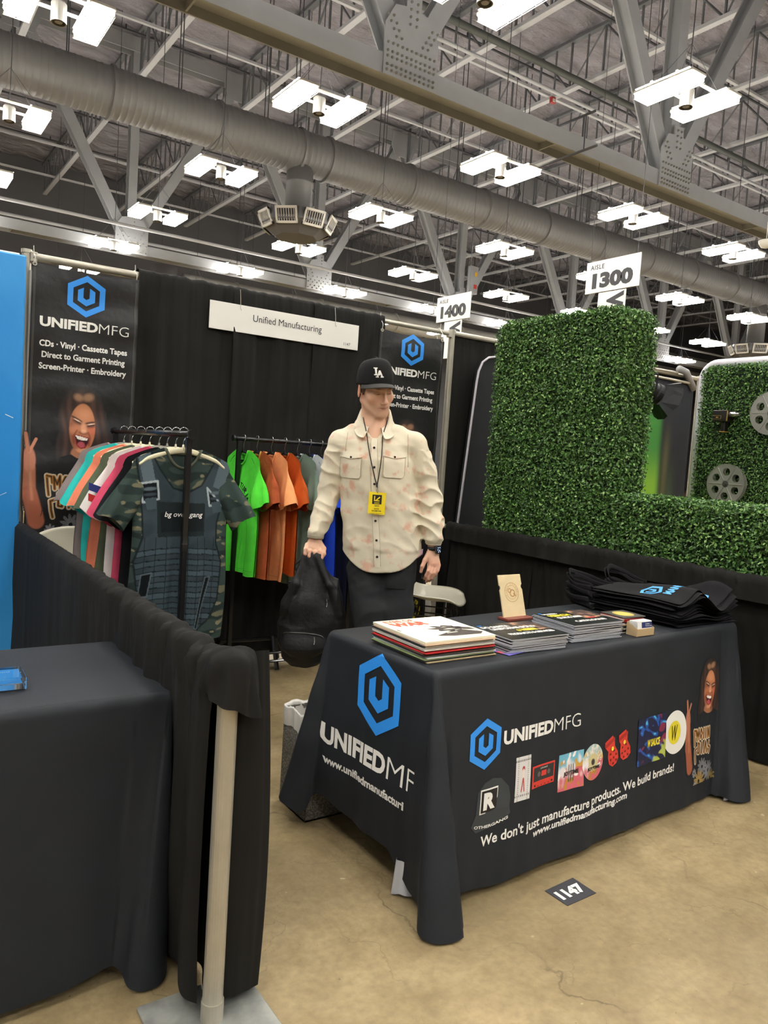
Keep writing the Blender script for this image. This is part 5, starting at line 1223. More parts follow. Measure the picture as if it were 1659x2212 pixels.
for k, (cx, cy, n, h, gp, an, wd) in enumerate([(.576, .160, 11, .0047, 'catalogues in the low middle stack', -.07, 'low middle stack'), (.951, .178, 14, .0048, 'catalogues in the higher right stack', -.055, 'higher right stack')]):
    z = ZT
    for i in range(n):
        last = i == n - 1
        top = None
        if last: top = ([('cover_lettering', 'DO SANTA', (-.14, .0, .055, .082), WHT), ('cover_lettering_big', 'UNIFORMS BOLD', (-.12, .11, .022, .048), WHT), ('cover_lettering_yellow', '6 WEEKS', (-.02, .08, -.02, .012), mat('print_yellow')), ('cover_lettering_low', 'PRODUCTS & SERVICES', (-.10, .13, -.06, -.035), WHT)] if k == 0 else
                        [('cover_lettering', 'UNIFIED', (-.13, -.04, .075, .09), WHT), ('cover_lettering_yellow', 'MERCH', (-.12, .0, .035, .068), mat('print_yellow')), ('cover_lettering_big', 'GUIDE 2023', (-.11, .03, -.0, .026), WHT), ('cover_lettering_red', 'HOT', (.03, .09, -.03, -.01), RED), ('cover_lettering_low', 'CATALOGUE', (-.08, .10, -.07, -.045), WHT)])
        lab = 'topmost catalogue with a dark printed cover on the %s' % wd if last else 'catalogue with grey white page edges in the %s, %s from the bottom' % (wd, ORD[i])
        catalogue(cx + R.uniform(-.008, .008) * (not last) - (.012 if i < 3 else 0), cy + R.uniform(-.006, .006) * (not last), z, TA + an + R.uniform(-.035, .035) * (not last), gp, lab, h, top); z += h
lf = O('leaflet', move(rotz(slab(.10, .14, .0012, .0003), .2), tl(.43, .115, ZT)), mat('leaflet_purple', '6A62B8', .5, mix2=('C84A5A', 18, .5, .6)), cat='leaflet', label='purple and red leaflet peeping out between the records and the catalogues')
# CD sleeves
g5 = 'discs stacked behind the card holder'
cdc = [('white', 'C8C6C0'), ('black', '1A1A1A'), ('grey', '8C8A86'), ('cream', 'CFC8B4'), ('dark green', '2C3A30'), ('white and black', '9A9894'), ('pale brown', 'A68C6C'), ('black edged', '232325'), ('orange red', 'C0472E'), ('red', 'B62328'), ('dark red', '8A2422')]
z = ZT
for i, (cn, hx) in enumerate(cdc):
    t = T('disc_sleeve', '%s cardboard disc sleeve in the small stack behind the card holder' % cn, 'disc case', tl(1.212 + R.uniform(-.004, .004), .150 + R.uniform(-.004, .004), z), TA - .03 + R.uniform(-.05, .05), g5)
    O('sleeve', slab(.140, .125, .0052, .0006), mat('disc_' + cn.replace(' ', '_'), hx, .4), t, local=True); O('spine', cbox(-.0705, -.0698, -.06, .06, .001, .0044, .0001), mat('sleeve_paper'), t, local=True); z += .0056
t = T('disc_sleeve', 'dark disc sleeve with a round gold emblem, topmost of the small stack', 'disc case', tl(1.222, .148, z), TA - .10, g5)
O('sleeve', slab(.142, .126, .0052, .0006), mat('disc_charcoal_top', '3C3B36', .4), t, local=True)
dd = lambda r, n=40: [(.0 + r * math.cos(k * 2 * PI / n), r * math.sin(k * 2 * PI / n)) for k in range(n)]
O('gold_emblem', flat(poly2(dd(.046)), lambda X, Y: np.stack([X, Y, 0 * X + .0054], 1)), mat('emblem_gold', 'D9BE5E', .4), t, local=True)
O('emblem_rays', flat(poly2(*[[(.040 * math.cos(q), .040 * math.sin(q)), (.046 * math.cos(q + .04), .046 * math.sin(q + .04)), (.040 * math.cos(q + .08), .040 * math.sin(q + .08))] for q in np.arange(40) * PI / 20]), lambda X, Y: np.stack([X, Y, 0 * X + .0057], 1)), mat('emblem_brown', '6E5A2A', .5), t, local=True, kind='stuff')
# business card holder
KR = mat('kraft_board', 'B79E78', .7, bump=(200, .0004))
t = T('card_holder', 'small brown cardboard holder with white business cards at the table edge', 'card holder', tl(1.205, .046, ZT), TA - .06)
O('front_wall', cbox(-.055, .055, -.028, -.025, 0, .032, .0008), KR, t, local=True); O('back_wall', cbox(-.055, .055, .025, .028, 0, .055, .0008), KR, t, local=True); O('base', cbox(-.055, .055, -.028, .028, 0, .002, .0005), KR, t, local=True)
for s in (-1, 1): O('side_wall', prism([(-.028, 0), (.028, 0), (.028, .055), (-.028, .032)], s * .055 - .0012, s * .055 + .0012, lambda a, b_, c_: np.stack([c_, a, b_], 1)), KR, t, local=True)
for i in range(9):
    card = T('business_card', 'white business card standing in the brown cardboard holder', 'business card', tl(1.205, .046, ZT), TA - .06, 'business cards in the holder') if i == 0 else None
    y = -.020 + i * .0048
    if i == 0:
        O('card', prism([(-.048, .004), (.048, .004), (.048, .060), (-.048, .060)], 0, .0012, lambda a, b_, c_: np.stack([a, -.022 + c_ - (b_ - .03) * -.15, b_], 1)), mat('card_white', 'E8E8E6', .5), card, local=True); c0c = card
        fc = lambda a, b_: np.stack([a, -.0226 + (b_ - .03) * .15, b_], 1)
        card['label'] = 'foremost business card with a navy label and white words'
        O('navy_label', flat(poly2([(-.020, .033), (.048, .033), (.048, .057), (-.020, .057)]), fc), mat('label_navy', '1F2F6A', .5), card, local=True)
        O('label_lettering', flat(textfit('Unified', .004, .030, .046, .053, .0), lambda a, b_: fc(a, b_) + np.array([0, -.0006, 0])), WHT, card, local=True); O('label_lettering_low', flat(textfit('Manufacturing', .004, .044, .037, .044, .0), lambda a, b_: fc(a, b_) + np.array([0, -.0006, 0])), WHT, card, local=True)
    else:
        c_ = T('business_card', 'plain white business card behind the foremost one in the brown holder', 'business card', tl(1.205, .046 + i * .0045, ZT), TA - .06, 'business cards in the holder')
        O('card', prism([(-.048, .004), (.048, .004), (.048, .061), (-.048, .061)], 0, .0012, lambda a, b_, c_: np.stack([a, -.022 + c_ + (b_ - .03) * .15, b_], 1)), mat('card_white'), c_, local=True)
# wooden ticket-shaped stand
WOOD = mat('pale_plywood', 'DDC79A', .5, var=.05, vs=18, stretch=(1, 6, 1)); BURN = mat('laser_burn_brown', 'B98A4E', .6)
t = T('wooden_stand', 'pale wooden ticket shaped stand with an engraved round emblem behind the catalogues', 'stand', tl(.895, .475, ZT), TA - .02)
def arcp(cx, cz, r, a0, a1, n=8): return [(cx + r * math.cos(a0 + (a1 - a0) * k / n), cz + r * math.sin(a0 + (a1 - a0) * k / n)) for k in range(n + 1)]
tk = [(-.07, 0), (.07, 0), (.07, .115)] + arcp(.078, .13, .014, -2.2, -4.2, 8) + [(.070, .150), (.070, .186), (-.070, .186), (-.070, .150)] + arcp(-.078, .13, .014, 1.0, -1.0, 8)[::1] + [(-.07, .115)]
lean = lambda a, b_, c_: np.stack([a, c_ + b_ * .30, .012 + b_ * .954], 1)
O('slab', prism(tk, 0, .006, lean), WOOD, t, local=True)
O('base_strip', cbox(-.078, .078, -.035, .03, 0, .012, .002), mat('red_brown_wood', '7A3A2C', .5), t, local=True)
def rg_(r0, r1, cx=0, cz=.108, n=40):
    V = [(cx + r * math.cos(k * 2 * PI / n), cz + r * math.sin(k * 2 * PI / n)) for r in (r0, r1) for k in range(n)]; return np.array(V), [(k, (k + 1) % n, n + (k + 1) % n, n + k) for k in range(n)]
fl_ = lambda X, Y: lean(X, Y, -.0008 + 0 * X)
O('engraving', join(flat(rg_(.042, .044), fl_), flat(rg_(.030, .0315), fl_), flat(rg_(.012, .017, .004, .104), fl_), flat(rg_(.007, .011, -.012, .116, 20), fl_), flat(poly2([(.008, .10), (.022, .088), (.025, .092), (.012, .106)]), fl_)), BURN, t, local=True)
V, F = arc2('VINYL RECORDS', 0, .108, .0335, .0065, -1.9, 1.9, .0); O('engraved_lettering', (fl_(V[:, 0], V[:, 1]), F), BURN, t, local=True)
# tote bags
TOTE = mat('tote_black_cotton', '19181A', .85, var=.1, vs=9, bump=(300, .0008), spec=.15)
g6 = 'folded tote bags at the right end of the table'
def tote(k, n):
    z0 = .0015 + .0096 * k; rr = random.Random(600 + k); ox, oy, a = rr.uniform(-.014, .014), rr.uniform(-.01, .012), TA - .03 + rr.uniform(-.03, .03)
    last = k == n - 1
    lab = 'topmost black tote bag with light blue print, at the right end of the table' if last else 'black tote bag in the folded pile, %s from the bottom' % ORD[k]
    t = T('tote_bag', lab, 'bag', tl(1.46, .03, ZT), a, g6)
    def hz(x, y):
        w = k / (n - 1.)
        hump = .060 * np.exp(-((x - .19) / .085) ** 2) - .035 * np.exp(-((x - .35) / .07) ** 2) + .075 * np.exp(-((x - .50) / .055) ** 2) * np.exp(-((y - .12) / .13) ** 2)
        return z0 + w * hump * np.exp(-((y + .0) / .34) ** 2) + .003 * noise3(x * 16, y * 10, k * .3, 44, 1.0) * (.3 + w) + .0
    W0, W1 = .02 + ox, .49 + ox
    def sh(u, v, top=True):
        x = W0 + u * (W1 - W0) - .10 * (1 - u) * (v * .2); y = .01 + oy + v * .46; e = np.clip(np.minimum(np.minimum(u, 1 - u) * 22, np.minimum(v, 1 - v) * 22), 0, 1)
        zz = hz(x, y) + (.0066 if top else 0) * np.sqrt(e) + (0 if top else .0012); y = y + .012 * np.sin(x * 9 + k) * (1 - v); return np.stack([x, y, np.maximum(zz, .001)], 1)
    up_ = sheet(lambda u, v: sh(u, v), 40, 26); dn = sheet(lambda u, v: sh(u, v, False), 40, 26)
    O('bag_body', join(up_, (dn[0], [q[::-1] for q in dn[1]])), TOTE, t, local=True, smooth=True)
    for s in (0, 1):
        xa = W0 + .04 + .1 * s; lift = .05 + .02 * rr.random() if last or k > n - 4 else .018
        def strap(u, v, xa=xa, s=s, lift=lift):
            q = u * PI; x = xa - .02 + .16 * s + (.085 + .02 * s) * np.cos(q) ; y = .44 + .20 * np.sin(q) ** .8 * (1 - .25 * s); z = z0 + .012 + lift * np.sin(q) ** 2 * (.6 + .5 * s) + .004 * np.sin(q * 5 + k)
            return np.stack([x, y + (v - .5) * .012, z + (v - .5) * .024], 1)
        if last or k % 2 == 0: O('handle', thick(sheet(strap, 30, 3), .002), TOTE, t, local=True, smooth=True)
    if last:
        LB = mat('tote_print_blue', '4E9FD6', .6)
        su = lambda X, Y: np.stack([X, Y, hz(X, Y) + .0085], 1)
        O('tote_lettering', flat(textfit('MANUFACTURING', .09, .42, .10, .145, .05), su), LB, t, local=True)
        O('tote_logo', flat(HEXR(.10, .21, .05, .055), su), LB, t, local=True)
for k in range(12): tote(k, 12)
# ================================================================ HEDGE WALLS (artificial leaf panels) AND THEIR FILM PROPS
LEAF = [mat('leaf_green_dark', '39592A', .4, var=.2, vs=60), mat('leaf_green_mid', '527C38', .36, var=.2, vs=60), mat('leaf_green_light', '86A95F', .3, var=.2, vs=60)]
TWIG = mat('hedge_backing', '16240F', .9, bump=(60, .01))
rng = np.random.default_rng(5)
def leaves(pts, nrm, size=.0105):
    n = len(pts); pts = pts + nrm * rng.uniform(-.022, .022, n)[:, None]
    d = nrm * rng.uniform(.1, 1.0, n)[:, None] + rng.normal(0, .62, (n, 3)) + np.array([0, 0, .18]); d /= np.linalg.norm(d, axis=1)[:, None]
    a = np.cross(d, rng.normal(0, 1, (n, 3))); a /= np.linalg.norm(a, axis=1)[:, None]; b = np.cross(d, a)
    L = (size * rng.uniform(.75, 1.35, n))[:, None]; W = L * .62; f = d * L * .28
    V = np.stack([pts - a * L, pts - a * .1 * L + b * W + f, pts + a * L, pts - a * .1 * L - b * W + f], 1).reshape(-1, 3)
    # folded leaf: two triangles meeting on the midrib
    i = np.arange(n)[:, None] * 4; F = np.concatenate([i + [0, 2, 1], i + [0, 3, 2]], 0); m = rng.choice([0, 0, 1, 1, 1, 2], n)
    return V, F.tolist(), np.concatenate([m, m])
def block_points(x0, x1, y0, y1, z0, z1, r, dens, faces):
    """random points over chosen faces of a block rounded with radius r (in the Y-Z outline)"""
    P, Nn = [], []
    def add(n, fn):
        u, v = rng.random(n), rng.random(n); p, q = fn(u, v); P.append(p); Nn.append(q)
    A = lambda a: np.array(a, float)
    def keep(p):           # clip the big faces to the rounded outline
        y, z = p[:, 1], p[:, 2]; k = np.ones(len(p), bool)
        for yc, s in ((y0 + r, -1), (y1 - r, 1)):
            c = ((y - yc) * s > 0) & (z > z1 - r); k &= ~(c & (np.hypot(y - yc, z - (z1 - r)) > r))
        return k
    if 'L' in faces:
        n = int(dens * (y1 - y0) * (z1 - z0)); u, v = rng.random(n), rng.random(n); p = np.stack([np.full(n, x0), y0 + u * (y1 - y0), z0 + v * (z1 - z0)], 1); k = keep(p); P.append(p[k]); Nn.append(np.tile([-1., 0, 0], (k.sum(), 1)))
    if 'F' in faces:
        n = int(dens * (x1 - x0) * (z1 - r - z0)); P.append(np.stack([x0 + rng.random(n) * (x1 - x0), np.full(n, y0), z0 + rng.random(n) * (z1 - r - z0)], 1)); Nn.append(np.tile([0, -1., 0], (n, 1)))
    if 'B' in faces:
        n = int(dens * (x1 - x0) * (z1 - r - z0)); P.append(np.stack([x0 + rng.random(n) * (x1 - x0), np.full(n, y1), z0 + rng.random(n) * (z1 - r - z0)], 1)); Nn.append(np.tile([0, 1., 0], (n, 1)))
    if 'T' in faces:
        n = int(dens * (x1 - x0) * (y1 - y0 - 2 * r)); P.append(np.stack([x0 + rng.random(n) * (x1 - x0), y0 + r + rng.random(n) * (y1 - y0 - 2 * r), np.full(n, z1)], 1)); Nn.append(np.tile([0, 0, 1.], (n, 1)))
        for yc, s in ((y0 + r, -1), (y1 - r, 1)):
            n = int(dens * (x1 - x0) * r * 1.57); a = rng.random(n) * PI / 2; P.append(np.stack([x0 + rng.random(n) * (x1 - x0), yc + s * r * np.cos(a), z1 - r + r * np.sin(a)], 1)); Nn.append(np.stack([0 * a, s * np.cos(a), np.sin(a)], 1))
    return np.concatenate(P), np.concatenate(Nn)
def core(x0, x1, y0, y1, z0, z1, r):
    q = [(y0, z0), (y1, z0)] + [(y1 - r + r * math.cos(a), z1 - r + r * math.sin(a)) for a in np.linspace(0, PI / 2, 7)] + [(y0 + r - r * math.sin(a), z1 - r + r * math.cos(a)) for a in np.linspace(0, PI / 2, 7)]
    return prism(q, x0, x1, lambda Y, Z, X: np.stack([X, Y, Z], 1))
def hedge(label, b, r, dens, faces, zlow):
    x0, x1, y0, y1, z0, z1 = b; t = T('leafy_hedge', label, 'hedge', ((x0 + x1) / 2, (y0 + y1) / 2, 0))
    O('backing', core(x0 + .018, x1 - .012, y0 + .018, y1 - .018, z0, z1 - .018, max(r - .018, .02)), TWIG, t)
    p, n = block_points(x0, x1, y0, y1, zlow, z1, r, dens, faces); V, F, m = leaves(p, n)
    if zlow > .1:
        p2, n2 = block_points(x0, x1, y0, y1, .02, zlow, .01, dens * .25, faces.replace('T', '')); V2, F2, m2 = leaves(p2, n2); k = len(V); V = np.concatenate([V, V2]); F = F + (np.array(F2) + k).tolist(); m = np.concatenate([m, m2])
    O('leaves', (V, F, m), LEAF, t, kind='stuff'); return t
hedge('tall wall of small artificial green leaves with a rounded top corner, right of the man', (3.13, 3.45, -1.55, -.40, 0, 2.455), .10, 15500, 'LFT', .80)
hedge('low leafy counter of small artificial green leaves behind the right side drape', (3.13, 3.52, -3.4, -1.58, 0, 1.285), .05, 15500, 'LFT', .84)
hedge('leafy green wall at the right edge with film reels hung on it', (5.56, 5.72, -2.6, -.49, 0, 2.42), .09, 9000, 'LFT', 1.1)
# tension fabric frames
FW = mat('frame_fabric_white', 'CFCBD2', .5); NAVY = mat('backdrop_navy_fabric', '0A0D14', .75, var=.1, vs=3, bump=(3, .01))
def rframe(y0, y1, z0, z1, r, n=8):
    return [(y0, z0)] + [(y0 + r - r * math.cos(a), z1 - r + r * math.sin(a)) for a in np.linspace(0, PI / 2, n)] + [(y1 - r + r * math.sin(a), z1 - r + r * math.cos(a)) for a in np.linspace(0, PI / 2, n)] + [(y1, z0)]
t = T('fabric_frame', 'white edged fabric frame behind the hedge wall with the film reels', 'display frame', (5.75, -1.5, 0))
O('frame_panel', prism(rframe(-2.65, -.40, .02, 2.46, .14), 5.745, 5.80, lambda Y, Z, X: np.stack([X, Y, Z], 1)), FW, t)
O('frame_edge', tube([(5.67, y, z) for y, z in rframe(-2.66, -.435, .02, 2.462, .14)], .042, 10), FW, t, smooth=True)
# green and navy backdrop between the hedge walls
t = T('printed_backdrop', 'navy fabric backdrop with a blurred green print between the two tall hedge walls', 'backdrop', (5.4, .0, 0))
n_, m_ = 70, 90
def bdf(u, v): x = 4.3 + u * 1.82; return np.stack([x, np.full_like(x, -.012), .06 + v * 2.28], 1)
vf = sheet(bdf, n_, m_); X, Z = vf[0][:, 0], vf[0][:, 2]
c = np.zeros((len(X), 3)) + np.array(lin('0B111B')[:3])
gx = 5.76 - .02 * (Z - 1.2); c = lay(c, smooth01((gx - X) * 9) * smooth01((2.12 - Z) * 5), '3E8A36'); c = lay(c, smooth01((gx - X) * 9) * smooth01((1.72 - Z) * 2.2), '86B832')
c = lay(c, np.exp(-((X - 5.80) / .05) ** 2) * smooth01((2.05 - Z) * 2) * .8, '5C5A34'); c = lay(c, np.exp(-((X - 5.90) / .06) ** 2) * smooth01((1.7 - Z) * 2) * .5, '3F5A33')
c = lay(c, np.exp(-((Z - 1.62) / .004) ** 2) * (X < gx) * .6, '2E5A22')
O('printed_face', vf, PRINT, t, col=c)
q = [(4.3, .03)] + [(6.16 - .12 + .12 * math.cos(a), 2.36 - .12 + .12 * math.sin(a)) for a in np.linspace(PI / 2, 0, 7)][::1]
q = [(4.28, .03), (4.28, 2.36)] + [(6.04 + .12 * math.sin(a), 2.24 + .12 * math.cos(a)) for a in np.linspace(0, PI / 2, 7)] + [(6.16, .03)]
O('backdrop_body', prism(q[::-1], -.010, .02, lambda X, Z, D: np.stack([X, D, Z], 1)), NAVY, t)
O('top_bar', tube([(4.3, -.02, 2.43), (5.86, -.02, 2.43)], .012, 8), ALU, t); O('top_bar', tube([(4.3, -.06, 2.37), (6.05, -.03, 2.35)], .012, 8), ALU, t)
O('bar_elbow', tube([(5.86, -.03, 2.47), (5.98, -.03, 2.45), (6.14, -.02, 2.30)], .035, 10), mat('grey_frame_tube', '8C8A88', .5), t, smooth=True)
# slim panel with a white piped edge between post and hedge
t = T('fabric_frame', 'narrow black fabric panel with white piped edge, between metal post and tall hedge', 'display frame', (3.5, -.05, 0))
pp_ = [(3.10, .03), (3.262, 2.06), (3.275, 2.15), (3.31, 2.225), (3.37, 2.268), (3.46, 2.285), (4.10, 2.30), (4.10, .03)]
O('panel_fabric', prism(pp_, -.045, -.015, lambda X, Z, D: np.stack([X, D, Z], 1)), mat('backdrop_navy_fabric'), t)
O('white_piping', tube([(x, -.05, z) for x, z in pp_[:7]], .009, 8), FW, t, smooth=True)
# film reels
RM = mat('reel_grey_metal', '93928A', .35, metal=.35)
def reel(yc, zc, r, label):
    t = T('film_reel', label, 'film reel', (5.52, yc, zc), 0, 'film reels on the right hedge')
    def face(x):
        n = 48; V, F = [], []; bm = bmesh.new()
        outer = [bm.verts.new((x, yc + r * math.cos(a), zc + r * math.sin(a))) for a in np.arange(n) * 2 * PI / n]
        loops = [outer]
        for k in range(6):
            a0 = PI / 6 + k * PI / 3; cy_, cz_ = yc + r * .62 * math.cos(a0), zc + r * .62 * math.sin(a0)
            loops.append([bm.verts.new((x, cy_ + r * .20 * math.cos(a), cz_ + r * .20 * math.sin(a))) for a in np.arange(16) * PI / 8])
        loops.append([bm.verts.new((x, yc + r * .17 * math.cos(a), zc + r * .17 * math.sin(a))) for a in np.arange(20) * PI / 10])
        ed = []
        for lp in loops: ed += [bm.edges.new((lp[i], lp[(i + 1) % len(lp)])) for i in range(len(lp))]
        bmesh.ops.triangle_fill(bm, use_beauty=True, edges=ed)
        bm.verts.index_update(); V = np.array([v.co[:] for v in bm.verts]); F = [tuple(v.index for v in f.verts) for f in bm.faces]; bm.free()
        ok = []                                   # keep only the plate, not the filled openings
        for f in F:
            c_ = V[list(f)].mean(0); d = math.hypot(c_[1] - yc, c_[2] - zc); hole = d < r * .16
            for k in range(6):
                a0 = PI / 6 + k * PI / 3
                if math.hypot(c_[1] - yc - r * .62 * math.cos(a0), c_[2] - zc - r * .62 * math.sin(a0)) < r * .19: hole = True
            if not hole: ok.append(f)
        return V, ok
    for x in (5.50, 5.545): O('flange', thick(face(x), .003), RM, t)
    O('rim', lathe([(r, -.027), (r + .004, -.027), (r + .004, -.020), (r, -.020), (r, .020), (r + .004, .020), (r + .004, .027), (r, .027)][:4], 48, (5.5225, yc, zc), 'x', caps=False), RM, t)
    O('rib', join(*[tube([(5.497, yc + r * .2 * math.cos(a), zc + r * .2 * math.sin(a)), (5.497, yc + r * .92 * math.cos(a), zc + r * .92 * math.sin(a))], .004, 5) for a in np.arange(6) * PI / 3]), RM, t, kind='stuff')
    O('hub', lathe([(0, -.03), (r * .05, -.03), (r * .06, -.02), (r * .17, -.018), (r * .17, .03), (0, .03)], 20, (5.52, yc, zc), 'x'), mat('reel_hub_dark', '3E3D3A', .4), t)
reel(-.855, 1.385, .172, 'grey metal film reel low on the right hedge, partly behind the leafy counter')
reel(-1.20, 2.00, .178, 'grey metal film reel cut by the right picture edge')
# small vintage movie camera
t = T('movie_camera', 'small black and gold vintage movie camera mounted on the right hedge', 'camera', (5.50, -.78, 1.95))
BC = mat('camera_black', '17130F', .4); GO = mat('camera_gold', 'B08F4A', .35, metal=.5)
O('camera_body', cbox(5.44, 5.56, -.845, -.705, 1.925, 2.025, .006), BC, t); O('grip', cbox(5.46, 5.52, -.82, -.78, 1.84, 1.925, .006), BC, t); O('grip_foot', cbox(5.455, 5.525, -.826, -.774, 1.834, 1.842, .002), GO, t)
O('gold_trim', join(cbox(5.4385, 5.441, -.852, -.842, 1.93, 2.02, .001), cbox(5.4375, 5.44, -.79, -.708, 1.945, 1.948, .0005), cbox(5.4375, 5.44, -.79, -.708, 1.975, 1.978, .0005), cbox(5.4375, 5.44, -.792, -.789, 1.945, 1.978, .0005)), GO, t)
O('name_plate', cbox(5.437, 5.44, -.765, -.745, 1.956, 1.966, .0005), GO, t)
O('lens', lathe([(.0, -.93), (.016, -.93), (.018, -.90), (.024, -.895), (.024, -.845), (0, -.845)], 18, (5.49, 0, 1.99), 'y'), CHR, t)
# theatre spotlight with barn doors
t = T('spotlight', 'black spotlight with barn doors hanging beside the tall hedge', 'spotlight', (4.75, -.55, 2.1))
SB = mat('spot_black', '111112', .5, spec=.3)
axd = Vector((.78, -.30, -.32)).normalized(); cc = Vector((4.74, -.56, 2.13)); sidev = axd.cross(Vector((0, 0, 1))).normalized(); upv = sidev.cross(axd)
tr = lambda V: np.array([tuple(cc + axd * float(v[2]) + sidev * float(v[0]) + upv * float(v[1])) for v in V])
q = lathe([(0, -.16), (.06, -.155), (.075, -.12), (.075, -.05), (.085, -.045), (.085, -.02), (.078, -.015), (.078, .04), (.09, .05), (.09, .09), (.072, .09), (.065, .03), (0, .03)], 28); O('lamp_body', (tr(q[0]), q[1]), SB, t)
q = lathe([(.0, .032), (.062, .034), (.064, .03), (0, .028)], 24); O('lens', (tr(q[0]), q[1]), mat('spot_lens', '9AA4A8', .1, coat=.5), t)
q = join(*[lathe([(.0765, -.115 + .02 * k), (.086, -.112 + .02 * k), (.0765, -.107 + .02 * k)], 24) for k in range(3)]); O('cooling_fins', (tr(q[0]), q[1]), mat('spot_fin_grey', '6E6E70', .35, metal=.5), t, kind='stuff')
for k in range(4):
    a = k * PI / 2; w0, w1 = .07, .10; ca, sa = math.cos(a), math.sin(a)
    P2 = [(-w0, .09, .09), (w0, .09, .09), (w1, .15, .19), (w1 * .5, .17, .205), (-w1 * .5, .17, .205), (-w1, .15, .19)]
    P3 = [(x * ca - y * sa, x * sa + y * ca, z) for x, y, z in P2]; O('barn_door', thick((tr(P3), [(0, 1, 2, 3, 4, 5)]), .003), SB, t)
O('yoke', tube([tuple(cc + sidev * .095), tuple(cc + sidev * .1 + Vector((0, 0, .13))), tuple(cc - sidev * .1 + Vector((0, 0, .13))), tuple(cc - sidev * .095)], .008, 6), SB, t)
O('hanging_arm', tube([tuple(cc + Vector((0, 0, .13))), tuple(cc + Vector((-.02, .05, .26))), (4.66, -.30, 2.37), (4.62, -.04, 2.40)], .012, 8), SB, t)
O('clamp', cbox(4.59, 4.66, -.08, -.0, 2.36, 2.45, .006), mat('spot_fin_grey'), t)
# ================================================================ THE MAN (local frame: x to the picture's right, -y towards the viewer)
ML = (1.38, -1.55, 0.0); MR = math.radians(-34.05)
SKIN = mat('skin', attr='Col', rough=.55, spec=.35, bump=(160, .0006))
man = T('person', 'man in black cap and pale patterned shirt behind the table, holding a black backpack', 'person', ML, MR)
hp, ht, hr = math.radians(30), math.radians(17), .14
f_ = np.array([math.sin(hp) * math.cos(ht), -math.cos(hp) * math.cos(ht), -math.sin(ht)]); r_ = np.array([math.cos(hp), math.sin(hp), 0.]); u_ = np.cross(r_, -f_) * -1
u_ = np.cross(f_, r_) * -1; u_ = u_ if u_[2] > 0 else -u_
r2 = r_ * math.cos(hr) + u_ * math.sin(hr); u2 = u_ * math.cos(hr) - r_ * math.sin(hr); r_, u_ = r2, u2
HM = np.stack([r_, -f_, u_], 1)            # columns: head x, head y (backwards), head z
HO = np.array([-.046, -.03, 1.757]); HS = 1.0
hl = lambda p: HO + HM @ (np.array(p, float) * HS)
HV = lambda V: (HM @ (np.asarray(V, float).T * HS)).T + HO
def axis(*seg):
    o = []
    for a, b_, s in seg: o.append(np.arange(a, b_, s))
    return np.concatenate(o + [[seg[-1][1]]])
S = SDF(axis((-.40, -.22, .0032), (-.22, -.155, .009), (-.155, .085, .0027), (.085, .215, .01), (.215, .35, .0032)), axis((-.19, .02, .0031), (.02, .16, .005)), axis((.03, .82, .014), (.82, 1.03, .0032), (1.03, 1.53, .011), (1.53, 1.90, .0028)))
# head
S.ell(hl((0, .012, .040)), (.076, .096, .086), HM, .01)
S.ell(hl((0, -.038, -.030)), (.060, .058, .082), HM, .03)
for s in (-1, 1):
    S.cap(hl((s * .056, .004, -.045)), hl((s * .018, -.078, -.096)), .020, .017, .03)
    S.ell(hl((s * .043, -.062, -.018)), (.024, .022, .024), HM, .025)
    S.cap(hl((s * .012, -.092, .029)), hl((s * .044, -.080, .031)), .0085, .008, .015)
S.ell(hl((0, -.082, -.098)), (.022, .018, .017), HM, .02)
S.ell(hl((0, -.084, -.060)), (.030, .016, .022), HM, .02)
for s in (-1, 1):
    S.ell(hl((s * .031, -.102, .011)), (.018, .014, .012), HM, .010, 's')
    S.ell(hl((s * .0305, -.080, .0095)), (.0145, .0130, .0120), HM, .004)
S.cap(hl((0, -.093, .020)), hl((0, -.116, -.024)), .0072, .0092, .010)
S.ell(hl((0, -.117, -.030)), (.0105, .0105, .009), HM, .008)
for s in (-1, 1):
    S.ell(hl((s * .0125, -.106, -.034)), (.0075, .010, .0065), HM, .006)
    S.ell(hl((s * .0065, -.113, -.0415)), (.003, .005, .003), HM, .003, 's')
S.cap(hl((-.023, -.092, -.058)), hl((.023, -.092, -.058)), .0050, None, .006); S.cap(hl((-.006, -.0985, -.0570)), hl((.006, -.0985, -.0570)), .0050, None, .008)
S.cap(hl((-.017, -.093, -.067)), hl((.017, -.093, -.067)), .0058, None, .006)
S.cap(hl((-.027, -.0985, -.0625)), hl((.027, -.0985, -.0625)), .0015, None, .003, 's')
for s in (-1, 1):
    e = np.array([s * .079, .010, -.002]); EM = HM @ np.array([[math.cos(s * .35), -math.sin(s * .35), 0], [math.sin(s * .35), math.cos(s * .35), 0], [0, 0, 1.]])
    S.ell(hl(e + [s * .004, 0, 0]), (.0065, .019, .032), EM, .006); S.ell(hl(e + [s * .011, -.003, .004]), (.006, .011, .019), EM, .006, 's'); S.ell(hl(e + [s * .005, -.010, -.004]), (.005, .006, .007), EM, .004)
S.cap(hl((0, .018, -.05)), (-.035, .02, 1.53), .056, .060, .025)
S.cap(hl((-.010, -.048, -.105)), (-.035, -.035, 1.555), .022, .020, .03)
